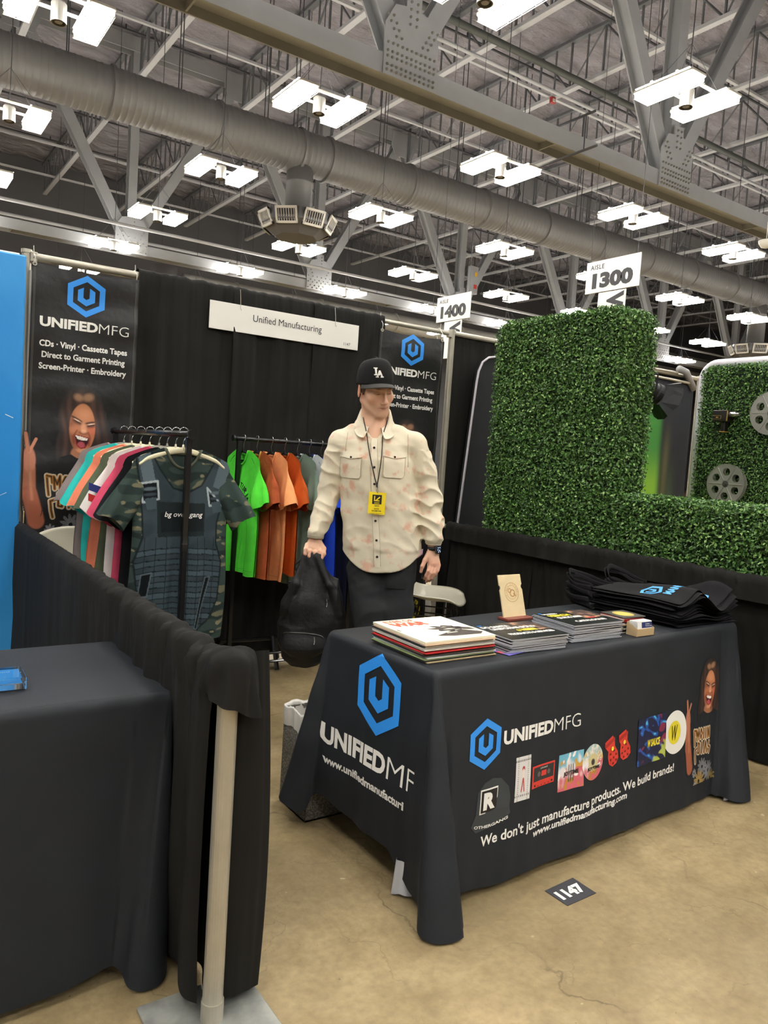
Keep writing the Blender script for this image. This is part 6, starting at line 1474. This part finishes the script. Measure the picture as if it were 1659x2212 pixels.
# trunk, hidden by the shirt, legs inside the trousers
S.cap((-.035, .02, 1.53), (.03, .02, 1.0), .085, .085, .05); S.cap((-.035, .02, 1.525), (-.19, .012, 1.49), .05, .042, .04); S.cap((-.035, .02, 1.525), (.15, .012, 1.50), .05, .042, .04)
S.cap((-.03, -.04, 1.46), (.0, -.03, 1.2), .06, .06, .05)
for pts, rr_ in (([(-.19, .012, 1.49), (-.235, .02, 1.25), (-.290, -.060, 1.02)], (.040, .036, .026)), ([(.15, .012, 1.50), (.250, .02, 1.26), (.292, -.025, 1.01)], (.040, .036, .026)),
                 ([(-.03, .02, .95), (-.035, .0, .86), (.04, -.05, .48), (.045, .04, .09)], (.08, .07, .05, .035)), ([(.08, .02, .95), (.11, .0, .86), (.12, -.01, .48), (.12, .05, .09)], (.08, .07, .05, .035))):
    for a, b_, ra, rb in zip(pts[:-1], pts[1:], rr_[:-1], rr_[1:]): S.cap(a, b_, ra, rb, .02)
# hand closed on the backpack strap (picture left)
S.cap((-.290, -.060, 1.03), (-.293, -.064, .995), .0265, .026, .012, fl=((0, 1, 0), 1.25))
S.cap((-.296, -.068, .992), (-.300, -.078, .968), .034, .037, .014, fl=((0, 1, 0), 1.75))
for i, (kx, kz, ln) in enumerate([(-.266, .957, 1.0), (-.289, .955, 1.06), (-.312, .958, 1.0), (-.333, .965, .85)]):
    p = [(kx + .004, -.075, kz + .020), (kx, -.098, kz - .000), (kx - .001, -.103, kz - .026 * ln), (kx + .003, -.083, kz - .040 * ln), (kx + .004, -.066, kz - .030 * ln)]
    for (a, b_), (ra, rb) in zip(zip(p[:-1], p[1:]), ((.0115, .0105), (.0102, .0094), (.0094, .0086), (.0086, .0076))): S.cap(a, b_, ra, rb, .0035)
for a, b_, ra, rb in (((-.268, -.062, .995), (-.246, -.082, .972), .014, .0115), ((-.246, -.082, .972), (-.243, -.100, .948), .0110, .0100), ((-.243, -.100, .948), (-.252, -.108, .928), .0098, .0082)): S.cap(a, b_, ra, rb, .006)
# relaxed hand (picture right)
S.cap((.291, -.025, 1.02), (.291, -.030, .985), .0255, .025, .012, fl=((0, 1, 0), 1.25))
S.cap((.290, -.032, .975), (.300, -.040, .928), .030, .033, .014, fl=((.35, -.93, 0), 1.9))
for k, p in enumerate([[(.279, -.047, .920), (.273, -.060, .892), (.264, -.052, .866), (.257, -.038, .850)], [(.294, -.047, .914), (.287, -.062, .882), (.277, -.055, .853), (.268, -.040, .836)], [(.310, -.043, .915), (.303, -.056, .884), (.292, -.052, .857), (.283, -.038, .840)], [(.325, -.036, .921), (.319, -.047, .896), (.309, -.045, .874), (.300, -.035, .860)]]):
    q_ = (.0108, .0098, .0090, .0076) if k < 3 else (.0095, .0086, .0080, .0068)
    for (a, b_), ra, rb in zip(zip(p[:-1], p[1:]), q_[:-1], q_[1:]): S.cap(a, b_, ra, rb, .0035)
for a, b_, ra, rb in (((.272, -.035, .975), (.253, -.052, .942), .0150, .0120), ((.253, -.052, .942), (.241, -.062, .913), .0112, .0102), ((.241, -.062, .913), (.236, -.060, .886), .0100, .0082)): S.cap(a, b_, ra, rb, .006)
bV, bF = S.mesh(); bV = relax(bV, bF, 1, .35)
P = (HM.T @ (bV - HO).T).T / HS; hx, hy, hz = P.T; face = (bV[:, 2] > 1.53)
c = np.zeros((len(bV), 3)) + np.array(lin('DDB094')[:3])
g3d = lambda cx, cy, cz, sx, sy, sz: np.exp(-(((hx - cx) / sx) ** 2 + ((hy - cy) / sy) ** 2 + ((hz - cz) / sz) ** 2)) * face
for s in (-1, 1):
    c = lay(c, g3d(s * .045, -.07, -.028, .022, .03, .020) * .45, 'C9806A'); c = lay(c, g3d(s * .031, -.09, .0305, .0180, .03, .0042) * .95, '4E3424')
    c = lay(c, g3d(s * .030, -.093, .0055, .0140, .02, .0028), '2E1A12'); c = lay(c, g3d(s * .030, -.09, .016, .017, .02, .007) * .35, '9A6650'); c = lay(c, g3d(s * .08, .01, 0, .02, .03, .035) * .5, 'D68672')  # lash line, shading of the eyelid crease painted into the skin, ear tint
c = lay(c, g3d(0, -.12, -.032, .014, .02, .012) * .35, 'D08570'); c = lay(c, g3d(0, -.095, -.0575, .021, .02, .0046) * .75, 'A05650'); c = lay(c, g3d(0, -.10, -.067, .017, .02, .0048) * .75, 'B56C64'); c = lay(c, g3d(0, -.10, -.0625, .025, .02, .0017) * .85, '6E3634')
stub = np.clip((-.035 - hz) / .03, 0, 1) * np.clip((.03 - hy) / .05, 0, 1) * face * np.clip((bV[:, 2] - 1.60) / .035, 0, 1); c = lay(c, stub * .26, '8A6A54')
c = lay(c, np.clip((.965 - bV[:, 2]) / .03, 0, 1) * (bV[:, 2] > .8) * .35, 'C9806C')
O('body', (bV, bF.tolist()), SKIN, man, local=True, smooth=True, col=c)
# ---- hair
Hs = SDF(np.arange(-.16, .08, .004), np.arange(-.16, .12, .004), np.arange(1.66, 1.90, .004))
Hs.ell(hl((0, .014, .038)), (.0795, .0995, .088), HM, .005); Hs.cap(hl((0, .06, -.02)), hl((0, .055, -.045)), .046, .040, .02)
for s in (-1, 1): Hs.cap(hl((s * .0700, -.012, .02)), hl((s * .0690, -.010, -.012)), .0095, .006, .006)
def front(X, Y, Z):
    a = np.stack([X - HO[0], Y - HO[1], Z - HO[2]]); yy = HM[0, 1] * a[0] + HM[1, 1] * a[1] + HM[2, 1] * a[2]; zz = HM[0, 2] * a[0] + HM[1, 2] * a[1] + HM[2, 2] * a[2]
    return np.maximum(-(yy + .030 + .0 * zz), -(zz + .055 - .0))
Hs.put(front, (-.2, -.2, 1.6), (.1, .2, 2.0), .001, 'i')
V, F = Hs.mesh(); O('hair', (V, F.tolist()), mat('hair_brown', '5C4635', .7, var=.2, vs=120, bump=(300, .001)), man, local=True, smooth=True)
# ---- shirt
SH = mat('shirt_pale_print', 'D9CFB6', .8, mix2=('D8AC92', 17, .55, .68), var=.05, vs=9, bump=(420, .0004), spec=.2)
SHP = mat('shirt_pale_plain', 'DDD3BB', .8, mix2=('D8AC92', 17, .55, .68), bump=(420, .0004), spec=.2)
Q = SDF(axis((-.37, .37, .0042)), axis((-.20, .17, .0046)), axis((.84, 1.64, .0046)))
zk = [.84, .95, 1.08, 1.22, 1.34, 1.42, 1.50, 1.56]; kcx = [.045, .043, .028, .010, -.010, -.022, -.028, -.032]; krx = [.205, .200, .193, .192, .190, .190, .175, .10]; kry = [.130, .128, .124, .124, .128, .126, .105, .07]; kcy = [.0, .0, .0, .0, -.002, -.002, .008, .015]
def torso(X, Y, Z):
    g_ = lambda k: np.interp(Z, zk, k); rx, ry = g_(krx), g_(kry); q = np.sqrt(((X - g_(kcx)) / rx) ** 2 + ((Y - g_(kcy)) / ry) ** 2 + 1e-9)
    # slightly boxy section
    return np.maximum((q - 1) * ry * 1.05, Z - 1.565)
Q.put(torso, (-.25, -.16, .83), (.27, .16, 1.57), .02)
for a, b_, ra, rb in (((-.035, .015, 1.535), (-.195, .008, 1.502), .052, .060), ((-.035, .015, 1.54), (.160, .008, 1.512), .052, .060), ((-.04, .028, 1.588), (-.13, .02, 1.545), .030, .036), ((-.03, .028, 1.588), (.07, .02, 1.552), .030, .036)): Q.cap(a, b_, ra, rb, .05)
for pts, rr_ in (([(-.200, .008, 1.488), (-.222, .014, 1.37), (-.243, .020, 1.245), (-.268, -.025, 1.12), (-.290, -.058, 1.045)], (.063, .060, .052, .047, .040)), ([(.165, .008, 1.498), (.212, .014, 1.38), (.256, .018, 1.255), (.276, -.004, 1.12), (.290, -.022, 1.055)], (.063, .062, .056, .050, .042))):
    for a, b_, ra, rb in zip(pts[:-1], pts[1:], rr_[:-1], rr_[1:]): Q.cap(a, b_, ra, rb, .012)
Q.cap((-.290, -.058, 1.052), (-.292, -.062, 1.020), .0385, .037, .004); Q.cap((.290, -.022, 1.060), (.291, -.026, 1.028), .0395, .038, .004)
def folds(X, Y, Z):
    arm = np.clip((np.abs(X - .0) - .17) / .05, 0, 1) * (Z < 1.48); t = 1.3 - 1.25 * np.abs(noise3(X * 20 + Z * 26, Y * 22 - Z * 10, Z * 34, 401, 1.0, 7)) ** .75 ; t2 = 1.2 - 1.2 * np.abs(noise3(X * 14 + Z * 14, Y * 12, Z * 22 - X * 12, 402, 1.0, 6)) ** .75; t3 = noise3(X * 34, Y * 34, Z * 42, 403, 1.0, 8)
    hem_ = np.exp(-((Z - .94) / .10) ** 2)
    w = -.0068 * arm * t - .0052 * (1 - arm) * t2 * (.45 + .7 * hem_) - .0014 * t3 - .006 * np.exp(-((Z - 1.17) / .12) ** 2) * np.clip((X - .1) / .08, 0, 1) * t
    drape_ = .005 * np.sin(X * 40 + 3 * Z) * np.clip((1.15 - Z) / .25, 0, 1) * (1 - arm); return (w + drape_) * np.clip((1.60 - Z) / .06, .15, 1) * np.clip((Z - 1.03) / .02 + 3 * (np.abs(X) < .22), .12, 1)
Q.warp(folds)
def hemcut(X, Y, Z):
    h = .872 + .100 * np.abs((X - .03) / .20) ** 2.2 + .004 * np.sin(X * 30); return np.where(np.abs(X - .03) < .215, h - Z, -1.)
X_, Y_, Z_ = Q.P((slice(None),) * 3); hc = np.where((X_ > -.21) & (X_ < .25), hemcut(X_, Y_, Z_), np.where(Z_ < 1.019, .1, -1)); 
Q.D = np.maximum(Q.D, hc.astype(np.float32))
Q.cap((-.290, -.060, 1.045), (-.294, -.066, .97), .0305, .0305, .003, 's'); Q.cap((.290, -.024, 1.05), (.292, -.030, .97), .031, .031, .003, 's')
Q.cap((-.035, .012, 1.57), (-.035, .0, 1.75), .060, .075, .004, 's'); Q.cap((-.034, -.075, 1.60), (-.032, -.155, 1.535), .040, .016, .004, 's')
V, F = Q.mesh(); V = relax(V, F, 1, .3); shirt = O('shirt', (V, F.tolist()), SH, man, local=True, smooth=True); tree = bvh((V, F))
onS = lambda x, z, off=.002: cast(tree, x, z, -.6, off)
def patch(name, x0, x1, z0, z1, m, off, nx=16, nz=16, shape=None, par=None, th=.0016):
    def fn(u, v):
        x = x0 + u * (x1 - x0); z = z1 + v * (z0 - z1)
        if shape: x, z = shape(u, v, x, z)
        return onS(x, z, off)
    vf = sheet(fn, nx, nz); return O(name, thick((vf[0], [f[::-1] for f in vf[1]]), -th) if False else vf, m, par or shirt, local=True, smooth=True)
bxs = lambda z: np.interp(z, [.88, 1.0, 1.2, 1.5], [.022, .012, -.012, -.034])
patch('placket', -.016, .016, .905, 1.525, SHP, .0035, 4, 90, shape=lambda u, v, x, z: (x + bxs(z), z))
def line(name, pts, m, r=.0011, off=.0022, par=None):
    p = onS([a for a, b_ in pts], [b_ for a, b_ in pts], off); return O(name, tube(p, r, 5), m, par or shirt, local=True, smooth=True)
SEAM = mat('shirt_seam', 'B3A88E', .85)
for s in (-1, 1): line('placket_seam', [(bxs(z) + s * .0155, z) for z in np.linspace(.91, 1.52, 50)], SEAM, .0009, .004)
for z in (1.478, 1.385, 1.305, 1.215, 1.128, 1.035, .955):
    p = onS([bxs(z)], [z], .0065)[0]; O('button', lathe([(0, -.0012), (.0052, -.0012), (.006, 0), (.0052, .0016), (.0035, .0012), (0, .0012)], 16, tuple(p), 'y'), mat('button_dark', '2A201C', .35), shirt, local=True)
def rcorn(u, v, x, z, x0, x1, z0, z1, r=.014):
    zc = np.clip(z, z0, z1); e = np.clip((z0 + r - zc) / r, 0, 1); w = r * (1 - np.sqrt(1 - e ** 2)); cx = (x0 + x1) / 2; return cx + (x - cx) * (1 - w / ((x1 - x0) / 2)), zc
for nm, x0, x1, z0, z1 in (('l', -.196, -.086, 1.325, 1.452), ('r', .014, .126, 1.340, 1.466)):
    pk = patch('chest_pocket', x0 + .004, x1 - .004, z0, z1 - .02, SHP, .0042, 16, 16, shape=lambda u, v, x, z, a=x0 + .004, b=x1 - .004, c_=z0, d_=z1: rcorn(u, v, x, z, a, b, c_, d_))
    patch('pocket_flap', x0, x1, z1 - .034, z1, SHP, .0068, 16, 8, shape=lambda u, v, x, z, z1=z1: (x, z1 - (z1 - z) * (.72 + .28 * (1 - np.abs(2 * u - 1)))), par=pk)
    line('pocket_seam', [(x0 + .004, z1 - .02)] + [(x0 + .004, z) for z in np.linspace(z1 - .02, z0 + .014, 8)] + [(x0 + .010, z0 + .003), (x0 + .018, z0)] + [(x, z0) for x in np.linspace(x0 + .02, x1 - .02, 8)] + [(x1 - .010, z0 + .003), (x1 - .004, z0 + .014)] + [(x1 - .004, z) for z in np.linspace(z0 + .02, z1 - .02, 8)], SEAM, .0010, .0052, pk)
    line('flap_seam', [(x0 + (x1 - x0) * t_, z1 - .034 * (.72 + .28 * (1 - abs(2 * t_ - 1)))) for t_ in np.linspace(0, 1, 14)], SEAM, .0011, .0078, pk)
    p = onS([(x0 + x1) / 2], [z1 - .026], .009)[0]; O('pocket_button', lathe([(0, -.0012), (.0048, -.0012), (.0055, 0), (.0048, .0014), (0, .0014)], 14, tuple(p), 'y'), mat('button_dark'), pk, local=True)
# sleeve seams at the shoulders
line('shoulder_seam', [(-.165 - .012 * t_, 1.545 - .16 * t_) for t_ in np.linspace(0, 1, 14)], SEAM, .0012, .002); line('shoulder_seam', [(.128 + .010 * t_, 1.555 - .16 * t_) for t_ in np.linspace(0, 1, 14)], SEAM, .0012, .002)
# cuffs
for c0_, c1_, r0 in (((-.289, -.056, 1.064), (-.292, -.062, 1.018), .0405), ((.2895, -.021, 1.070), (.291, -.026, 1.026), .0415)):
    q = tube([c0_, tuple((np.array(c0_) + c1_) / 2), c1_], [r0, r0 + .001, r0 - .0005], 30, caps=False); O('cuff', thick(q, .003), SHP, shirt, local=True, smooth=True)
    for k_ in (.1, .9): O('cuff_seam', tube([tuple(np.array(c0_) * (1 - k_) + np.array(c1_) * k_ + np.array([(r0 + .0006) * math.cos(a), (r0 + .0006) * math.sin(a), 0])) for a in np.arange(30) * 2 * PI / 30], .0008, 4, closed=True), SEAM, shirt, local=True)
# collar
def collar(u, v):
    ph_ = (u * 2 - 1) * math.radians(157); a = np.abs(ph_) / math.radians(157); zi = 1.670 - .100 * smooth01((a - .38) / .62); ri = .0640 + .002 * np.sin(3 * ph_) - .002 * a
    pt = smooth01((a - .42) / .58); L = .052 - .006 * pt; o = np.sin(np.clip(v * 2.2, 0, 1) * PI / 2) * .010 + v * (.020 + .024 * pt)
    z = zi + .010 * np.sin(np.clip(v * 3, 0, 1) * PI) - L * smooth01(v) ; r = ri + o
    sp = pt * v * .06 * np.sign(ph_); an = ph_ - sp
    return np.stack([-.036 + r * np.sin(an) * 1.03, .006 + r * np.cos(an) * (1.0 + .16 * pt * v), z], 1)
O('collar', thick(sheet(collar, 70, 14), .0028), SHP, shirt, local=True, smooth=True)
def under(u, v): a = (u * 2 - 1) * 1.15; r = .0600 + .003 * v; return np.stack([-.036 + r * np.sin(a), .004 - r * np.cos(a) * 1.12, 1.566 - .030 * np.cos(a) + .010 * (1 - v) - .022 * v], 1)
O('undershirt_collar', thick(sheet(under, 24, 5), .003), mat('undershirt_white', 'E5E3DD', .8), man, local=True, smooth=True)
def tail(u, v): x = .185 + .055 * u; return np.stack([x, -.085 + .06 * u + .004 * np.sin(9 * u), .965 - .028 * v + .03 * u], 1)
O('undershirt_tail', thick(sheet(tail, 8, 4), .003), mat('undershirt_pink', 'D9B9C4', .8), man, local=True, smooth=True)
# ---- trousers and shoes
TR = mat('trousers_charcoal', '2B2C2E', .75, var=.1, vs=8, bump=(500, .0004), spec=.2)
K = SDF(axis((-.20, .30, .0075)), axis((-.22, .22, .0075)), axis((.06, 1.00, .008)))
K.ell((.042, .015, .93), (.168, .118, .12), None, .02)
for pts, rr_ in (([(-.030, .01, .88), (-.005, -.03, .68), (.030, -.05, .48), (.045, .0, .28), (.045, .03, .10)], (.100, .090, .074, .066, .062)), ([(.108, .01, .88), (.118, -.005, .68), (.120, -.012, .48), (.120, .02, .28), (.120, .04, .10)], (.102, .092, .076, .068, .064))):
    for a, b_, ra, rb in zip(pts[:-1], pts[1:], rr_[:-1], rr_[1:]): K.cap(a, b_, ra, rb, .02)
K.warp(lambda X, Y, Z: -.006 * (1 - np.abs(noise3(X * 14, Y * 12, Z * 20, 411, 1.0, 7))) - .004 * (1 - np.abs(noise3(X * 20 + Z * 22, Y * 10, Z * 30 - X * 22, 412, 1.0, 6))) * np.exp(-((Z - .85) / .1) ** 2))
V, F = K.mesh(); tro = O('trousers', (V, F.tolist()), TR, man, local=True, smooth=True); tt = bvh((V, F))
for s_, zz in ((1, .885), (1, .845)):
    p = cast(tt, np.linspace(.075, .165, 10), np.full(10, zz) + np.linspace(-.006, .012, 10), -.6, .001); O('pocket_seam', tube(p, .0018, 5), mat('trouser_seam', '3A3B3D', .7), tro, local=True)
fpk = cast(tt, *[a.ravel() for a in np.meshgrid(np.linspace(.070, .165, 12), np.linspace(.880, .800, 10))], -.6, .005)
O('pocket_flap', (fpk, [(j * 12 + i, j * 12 + i + 1, (j + 1) * 12 + i + 1, (j + 1) * 12 + i) for j in range(9) for i in range(11)]), TR, tro, local=True, smooth=True)
for x_ in (.045, .120):
    W_ = SDF(np.arange(x_ - .08, x_ + .08, .006), np.arange(-.24, .14, .006), np.arange(-.01, .16, .006)); yb = .03 if x_ < .1 else .04
    W_.cap((x_, yb + .03, .045), (x_, yb - .13, .035), .044, .040, .02); W_.cap((x_, yb, .06), (x_, yb, .12), .045, .046, .03); W_.put(lambda X, Y, Z: -(Z - .0), (-1, -1, -.1), (1, 1, .3), .001, 'i')
    V, F = W_.mesh(); O('shoe', (V, F.tolist()), mat('shoe_black', '161617', .5), man, local=True, smooth=True)
# ---- cap
CAPM = mat('cap_black_wool', '1D1C1C', .85, var=.06, vs=20, bump=(500, .0006), spec=.2)
cy_ = math.radians(-9); cp_ = math.radians(11); CM = np.array([[math.cos(cy_), -math.sin(cy_), 0], [math.sin(cy_), math.cos(cy_), 0], [0, 0, 1.]]) @ np.array([[1., 0, 0], [0, math.cos(cp_), math.sin(cp_)], [0, -math.sin(cp_), math.cos(cp_)]])
CV = lambda V: HV((CM @ (np.asarray(V, float) + np.array([0, 0, .004])).T).T)
def crown(u, v):
    a = u * 2 * PI; q = np.cos(v * PI / 2) ** .42; h = np.sin(v * PI / 2) ** 1.05; fr_ = np.clip(-np.sin(a), 0, 1)
    rx, ry = .0855, .1035; sm = 1.0
    x = rx * np.cos(a) * q * sm * (1 + .02 * h); y = .008 + ry * np.sin(a) * q * sm - .006 * fr_ * h; z = .028 + .012 * np.clip(np.sin(a), 0, 1) * -1 + .112 * h + .010 * fr_ * h
    return CV(np.stack([x, y, z], 1))
cr = sheet(crown, 72, 26); cap_ = O('cap', thick(cr, -.003), CAPM, man, local=True, smooth=True); ct = bvh((np.array(cr[0]), cr[1]))
def brim(u, v):
    a = math.radians(-90) + (u * 2 - 1) * math.radians(68); s_ = np.cos((u * 2 - 1) * PI / 2) ** .55; L = .072 * s_
    x = .0835 * np.cos(a) * (1 + v * .06); y = .008 + .1010 * np.sin(a) - L * v; z = .032 - .004 * v - .013 * (x / .085) ** 2 - .010 * v * v
    return CV(np.stack([x, y, z], 1))
O('cap_brim', thick(sheet(brim, 40, 12), .0035), mat('cap_brim_lit', '34322F', .8, bump=(500, .0005)), cap_, local=True, smooth=True)  # light falling on the black brim is put into its greyer colour
O('cap_button', (CV(lathe([(0, .158), (.007, .157), (.009, .153), (.009, .149)], 14)[0]), lathe([(0, .158), (.007, .157), (.009, .153), (.009, .149)], 14)[1]), CAPM, cap_, local=True, smooth=True)
for k in range(6):
    a = k * PI / 3 + PI / 6 * 0 + PI / 2; pts = [tuple(crown(np.array([(a / (2 * PI)) % 1]), np.array([v_]))[0]) for v_ in np.linspace(.02, .97, 14)]; O('cap_seam', tube(pts, .0011, 4), mat('cap_seam_black', '0E0E0E', .8), cap_, local=True)
def oncap(x, z):             # project emblem points along the cap's own backward axis
    o = []; d = Vector(HM @ CM @ np.array([0, 1., 0]))
    for a, b_ in zip(x, z):
        p = CV([[a, -.30, b_]])[0]; h = ct.ray_cast(Vector(p), d); hh = h[0] if h[0] is not None else Vector(p) + d * .2; o.append(tuple(hh - d * .0055))
    return np.array(o)
Lp = [[(-.019, .111), (-.009, .111), (-.009, .079), (-.017, .079)], [(-.024, .114), (-.005, .114), (-.005, .109), (-.024, .109)], [(-.023, .081), (.006, .081), (.006, .075), (-.023, .075)], [(.001, .081), (.006, .081), (.006, .090), (.003, .090)]]
Ap = [[(.000, .100), (.007, .100), (-.004, .068), (-.011, .068)], [(.000, .100), (.008, .100), (.021, .068), (.012, .068)], [(-.005, .084), (.014, .084), (.016, .079), (-.007, .079)], [(-.016, .070), (-.001, .070), (-.001, .064), (-.016, .064)], [(.008, .070), (.025, .070), (.025, .064), (.008, .064)]]
for k_, grp in enumerate((Lp, Ap)):
    V, F = poly2(*grp); V, F = subq(V, F, 4); P3 = oncap(V[:, 0] * .92 - .016, V[:, 1] * .92 + .004)
    O('cap_emblem', (P3 - k_ * .0012 * (HM @ CM @ np.array([0, 1., 0])), F), mat('emblem_white_thread', 'E9E7E0', .7), cap_, local=True)
# ---- lanyard and badge
LAN = mat('lanyard_black', '1A1416', .7)
ln = O('lanyard', join(*[tube(np.concatenate([q0, onS([x_ for x_, z_ in pts], [z_ for x_, z_ in pts], .0075)]), .0024, 6) for q0, pts in ((np.array([(-.097, -.012, 1.632), (-.090, -.045, 1.600), (-.078, -.072, 1.562)]), [(-.070, 1.528), (-.062, 1.49), (-.050, 1.44), (-.036, 1.39), (-.020, 1.335), (-.010, 1.305)]), (np.array([(.026, -.012, 1.632), (.020, -.048, 1.600), (.010, -.074, 1.562)]), [(.004, 1.528), (.006, 1.49), (.006, 1.44), (.003, 1.39), (-.002, 1.335), (-.006, 1.305)]))],
   tube(onS([-.008, -.007, -.006], [1.306, 1.296, 1.286], .009), .0034, 6)), LAN, man, local=True, smooth=True)
yb_ = float(onS([0.0], [1.215], .018)[0][1]); yt_ = float(onS([-.004], [1.27], .014)[0][1]); yb_ = min(yb_, yt_ - .004)
bd_ = lambda x, z, d=0.0: np.stack([x + .0 * z, yt_ + (yb_ - yt_) * (1.267 - z) / .105 - .0012 - d, z], 1)
bp_ = [(-.043, 1.163), (.038, 1.161), (.039, 1.266), (-.042, 1.268)]
bdg = O('badge_card', prism(bp_, -.0012, .0012, lambda x, z, d: bd_(x, z, -d)), mat('badge_yellow', 'EFD41F', .4), ln, local=True)
bq = lambda x0, x1, z0, z1: poly2([(x0, z0), (x1, z0), (x1, z1), (x0, z1)])
O('badge_print', join(flat(bq(-.025, .020, 1.210, 1.255), lambda x, z: bd_(x, z, .0016)), flat(textfit('2023', -.013, .009, 1.1985, 1.2055, .03), lambda x, z: bd_(x, z, .0016)), flat(textfit('SHOW', -.014, .010, 1.184, 1.191, .03), lambda x, z: bd_(x, z, .0016)), flat(textfit('EXHIBITOR', -.024, .021, 1.174, 1.181, .03), lambda x, z: bd_(x, z, .0016)), flat(bq(-.034, .028, 1.1655, 1.1665), lambda x, z: bd_(x, z, .0016))), PBK, ln, local=True)
O('badge_arrow', join(flat(poly2([(-.017, 1.228), (-.012, 1.228), (-.012, 1.249), (-.017, 1.249)], [(-.017, 1.224), (.010, 1.224), (.010, 1.229), (-.017, 1.229)], [(-.012, 1.227), (.009, 1.247), (.013, 1.243), (-.008, 1.223)]), lambda x, z: bd_(x, z, .0024)), flat(textfit('SHOW', -.014, .010, 1.2125, 1.219, .03), lambda x, z: bd_(x, z, .0024))), mat('badge_yellow'), ln, local=True)
O('badge_clip', tube([(-.006, yt_ - .002, 1.292), (-.010, yt_ - .004, 1.282), (-.006, yt_ - .003, 1.270), (-.002, yt_ - .003, 1.262), (.001, yt_ - .004, 1.275), (-.004, yt_ - .002, 1.290)], .0012, 5), CHR, ln, local=True)
# ---- watch
wt = O('watch_strap', thick(tube([(.291, -.028, 1.010), (.291, -.029, .992)], [.0285, .0280], 28, caps=False), .0025), mat('watch_strap_black', '141414', .5), man, local=True, smooth=True)
wv = rotz(cbox(-.0175, .0175, -.006, .006, -.020, .020, .004), math.radians(38), (0, 0)); wv = move(wv, (.3135, -.0515, 1.000)); O('watch_case', wv, mat('watch_case_steel', '55565A', .25, metal=.8), wt, local=True)
ws_ = rotz(cbox(-.0148, .0148, -.0072, -.0058, -.0172, .0172, .0006), math.radians(38), (0, 0)); O('watch_screen', move(ws_, (.3135, -.0515, 1.000)), mat('watch_screen_black', '0A0C14', .08), wt, local=True)
dts = join(*[rotz(lathe([(0, -.0076), (.0026, -.0076), (.0026, -.0072)], 10, (a, 0, b_), 'y'), math.radians(38), (0, 0)) for a, b_ in ((-.006, .009), (.005, .010), (-.007, -.001), (.004, -.003), (-.003, -.011), (.008, -.010))]); O('watch_digits', move(dts, (.3135, -.0515, 1.000)), mat('watch_glow', 'B9CBF2', .5, emit=('B9CBF2', .8)), wt, local=True)

# ================================================================ THE BACKPACK in his hand
pk = T('backpack', 'black backpack hanging from the hand of the man in the cap', 'backpack', ML, MR)
PKM = mat('backpack_black_nylon', '141415', .6, var=.15, vs=9, bump=(30, .004), spec=.4)
B = SDF(axis((-.52, -.06, .0058)), axis((-.26, .16, .006)), axis((.37, .97, .0058)))
pz = [.395, .43, .50, .58, .66, .74, .82, .88, .935]; pcx = [-.315, -.312, -.305, -.292, -.278, -.272, -.278, -.288, -.296]; prx = [.06, .105, .145, .158, .150, .125, .092, .062, .034]; pry = [.05, .075, .095, .102, .098, .084, .062, .040, .018]; pcy = [-.05, -.05, -.05, -.05, -.052, -.055, -.06, -.068, -.076]
def pack(X, Y, Z):
    g_ = lambda k: np.interp(Z, pz, k); rx, ry = g_(prx), g_(pry); q = np.sqrt(((X - g_(pcx)) / rx) ** 2 + ((Y - g_(pcy)) / ry) ** 2 + 1e-9); return np.maximum(np.maximum((q - 1) * ry, Z - .94), .395 - Z)
B.put(pack, (-.48, -.18, .38), (-.10, .08, .95), .02)
B.ell((-.318, -.128, .505), (.105, .042, .072), None, .02); B.ell((-.30, -.128, .66), (.085, .025, .07), None, .02); B.ell((-.315, -.05, .42), (.11, .075, .035), None, .03)
B.cap((-.328, -.085, .935), (-.375, -.125, .80), .012, .016, .012, fl=((.4, -.9, 0), 2.0)); B.cap((-.375, -.125, .80), (-.425, -.095, .64), .016, .018, .012); B.cap((-.268, -.095, .930), (-.205, -.130, .80), .012, .016, .012); B.cap((-.205, -.130, .80), (-.150, -.105, .66), .016, .016, .014)
B.warp(lambda X, Y, Z: -.012 * (1 - np.abs(noise3(X * 22, Y * 12, Z * 8, 421, 1.0, 7))) * np.clip((Z - .5) / .2, .3, 1) - .005 * (1 - np.abs(noise3(X * 18, Y * 18, Z * 22, 422, 1.0, 7))))
V, F = B.mesh(); bag = O('bag_body', (V, F.tolist()), PKM, pk, local=True, smooth=True); bt = bvh((V, F)); onB = lambda x, z, off=.001: cast(bt, x, z, -.6, off)
O('carry_handle', thick(sheet(lambda u, v: np.stack([-.352 + .112 * u, -.084 + .006 * np.sin(u * PI) + (v - .5) * .004, .905 + .040 * np.sin(u * PI) ** .35 + (v - .5) * .018], 1), 24, 2), .003), mat('webbing_black', '0F0F10', .7), pk, local=True, smooth=True)
a = np.linspace(PI * 1.0, PI * 2.0, 24)[::-1]; p = onB(-.318 + .098 * np.cos(a), .545 + .022 * np.sin(a) * -1 + .0, .0025); O('pocket_zip', tube(p, .003, 6), mat('zip_dark_grey', '4A4A48', .4, metal=.3), pk, local=True)
O('zip_puller', tube(onB([-.262, -.258, -.260], [.552, .535, .515], .006), .003, 6), CHR, pk, local=True); O('zip_puller', tube(onB([-.215, -.210, -.212], [.735, .715, .695], .006), .0035, 6), CHR, pk, local=True)
O('strap_loop', thick(sheet(lambda u, v: np.stack([-.335 - .045 * np.sin(u * PI), -.09 - .02 * np.sin(u * PI) + 0 * v, .925 - .09 * u + (v - .5) * .016], 1), 18, 2), .003), mat('webbing_black'), pk, local=True, smooth=True)
O('strap_buckle', move(cbox(-.012, .012, -.004, .004, -.008, .008, .002), tuple(onB([-.398], [.79], .006)[0])), mat('buckle_black', '222224', .3), pk, local=True)
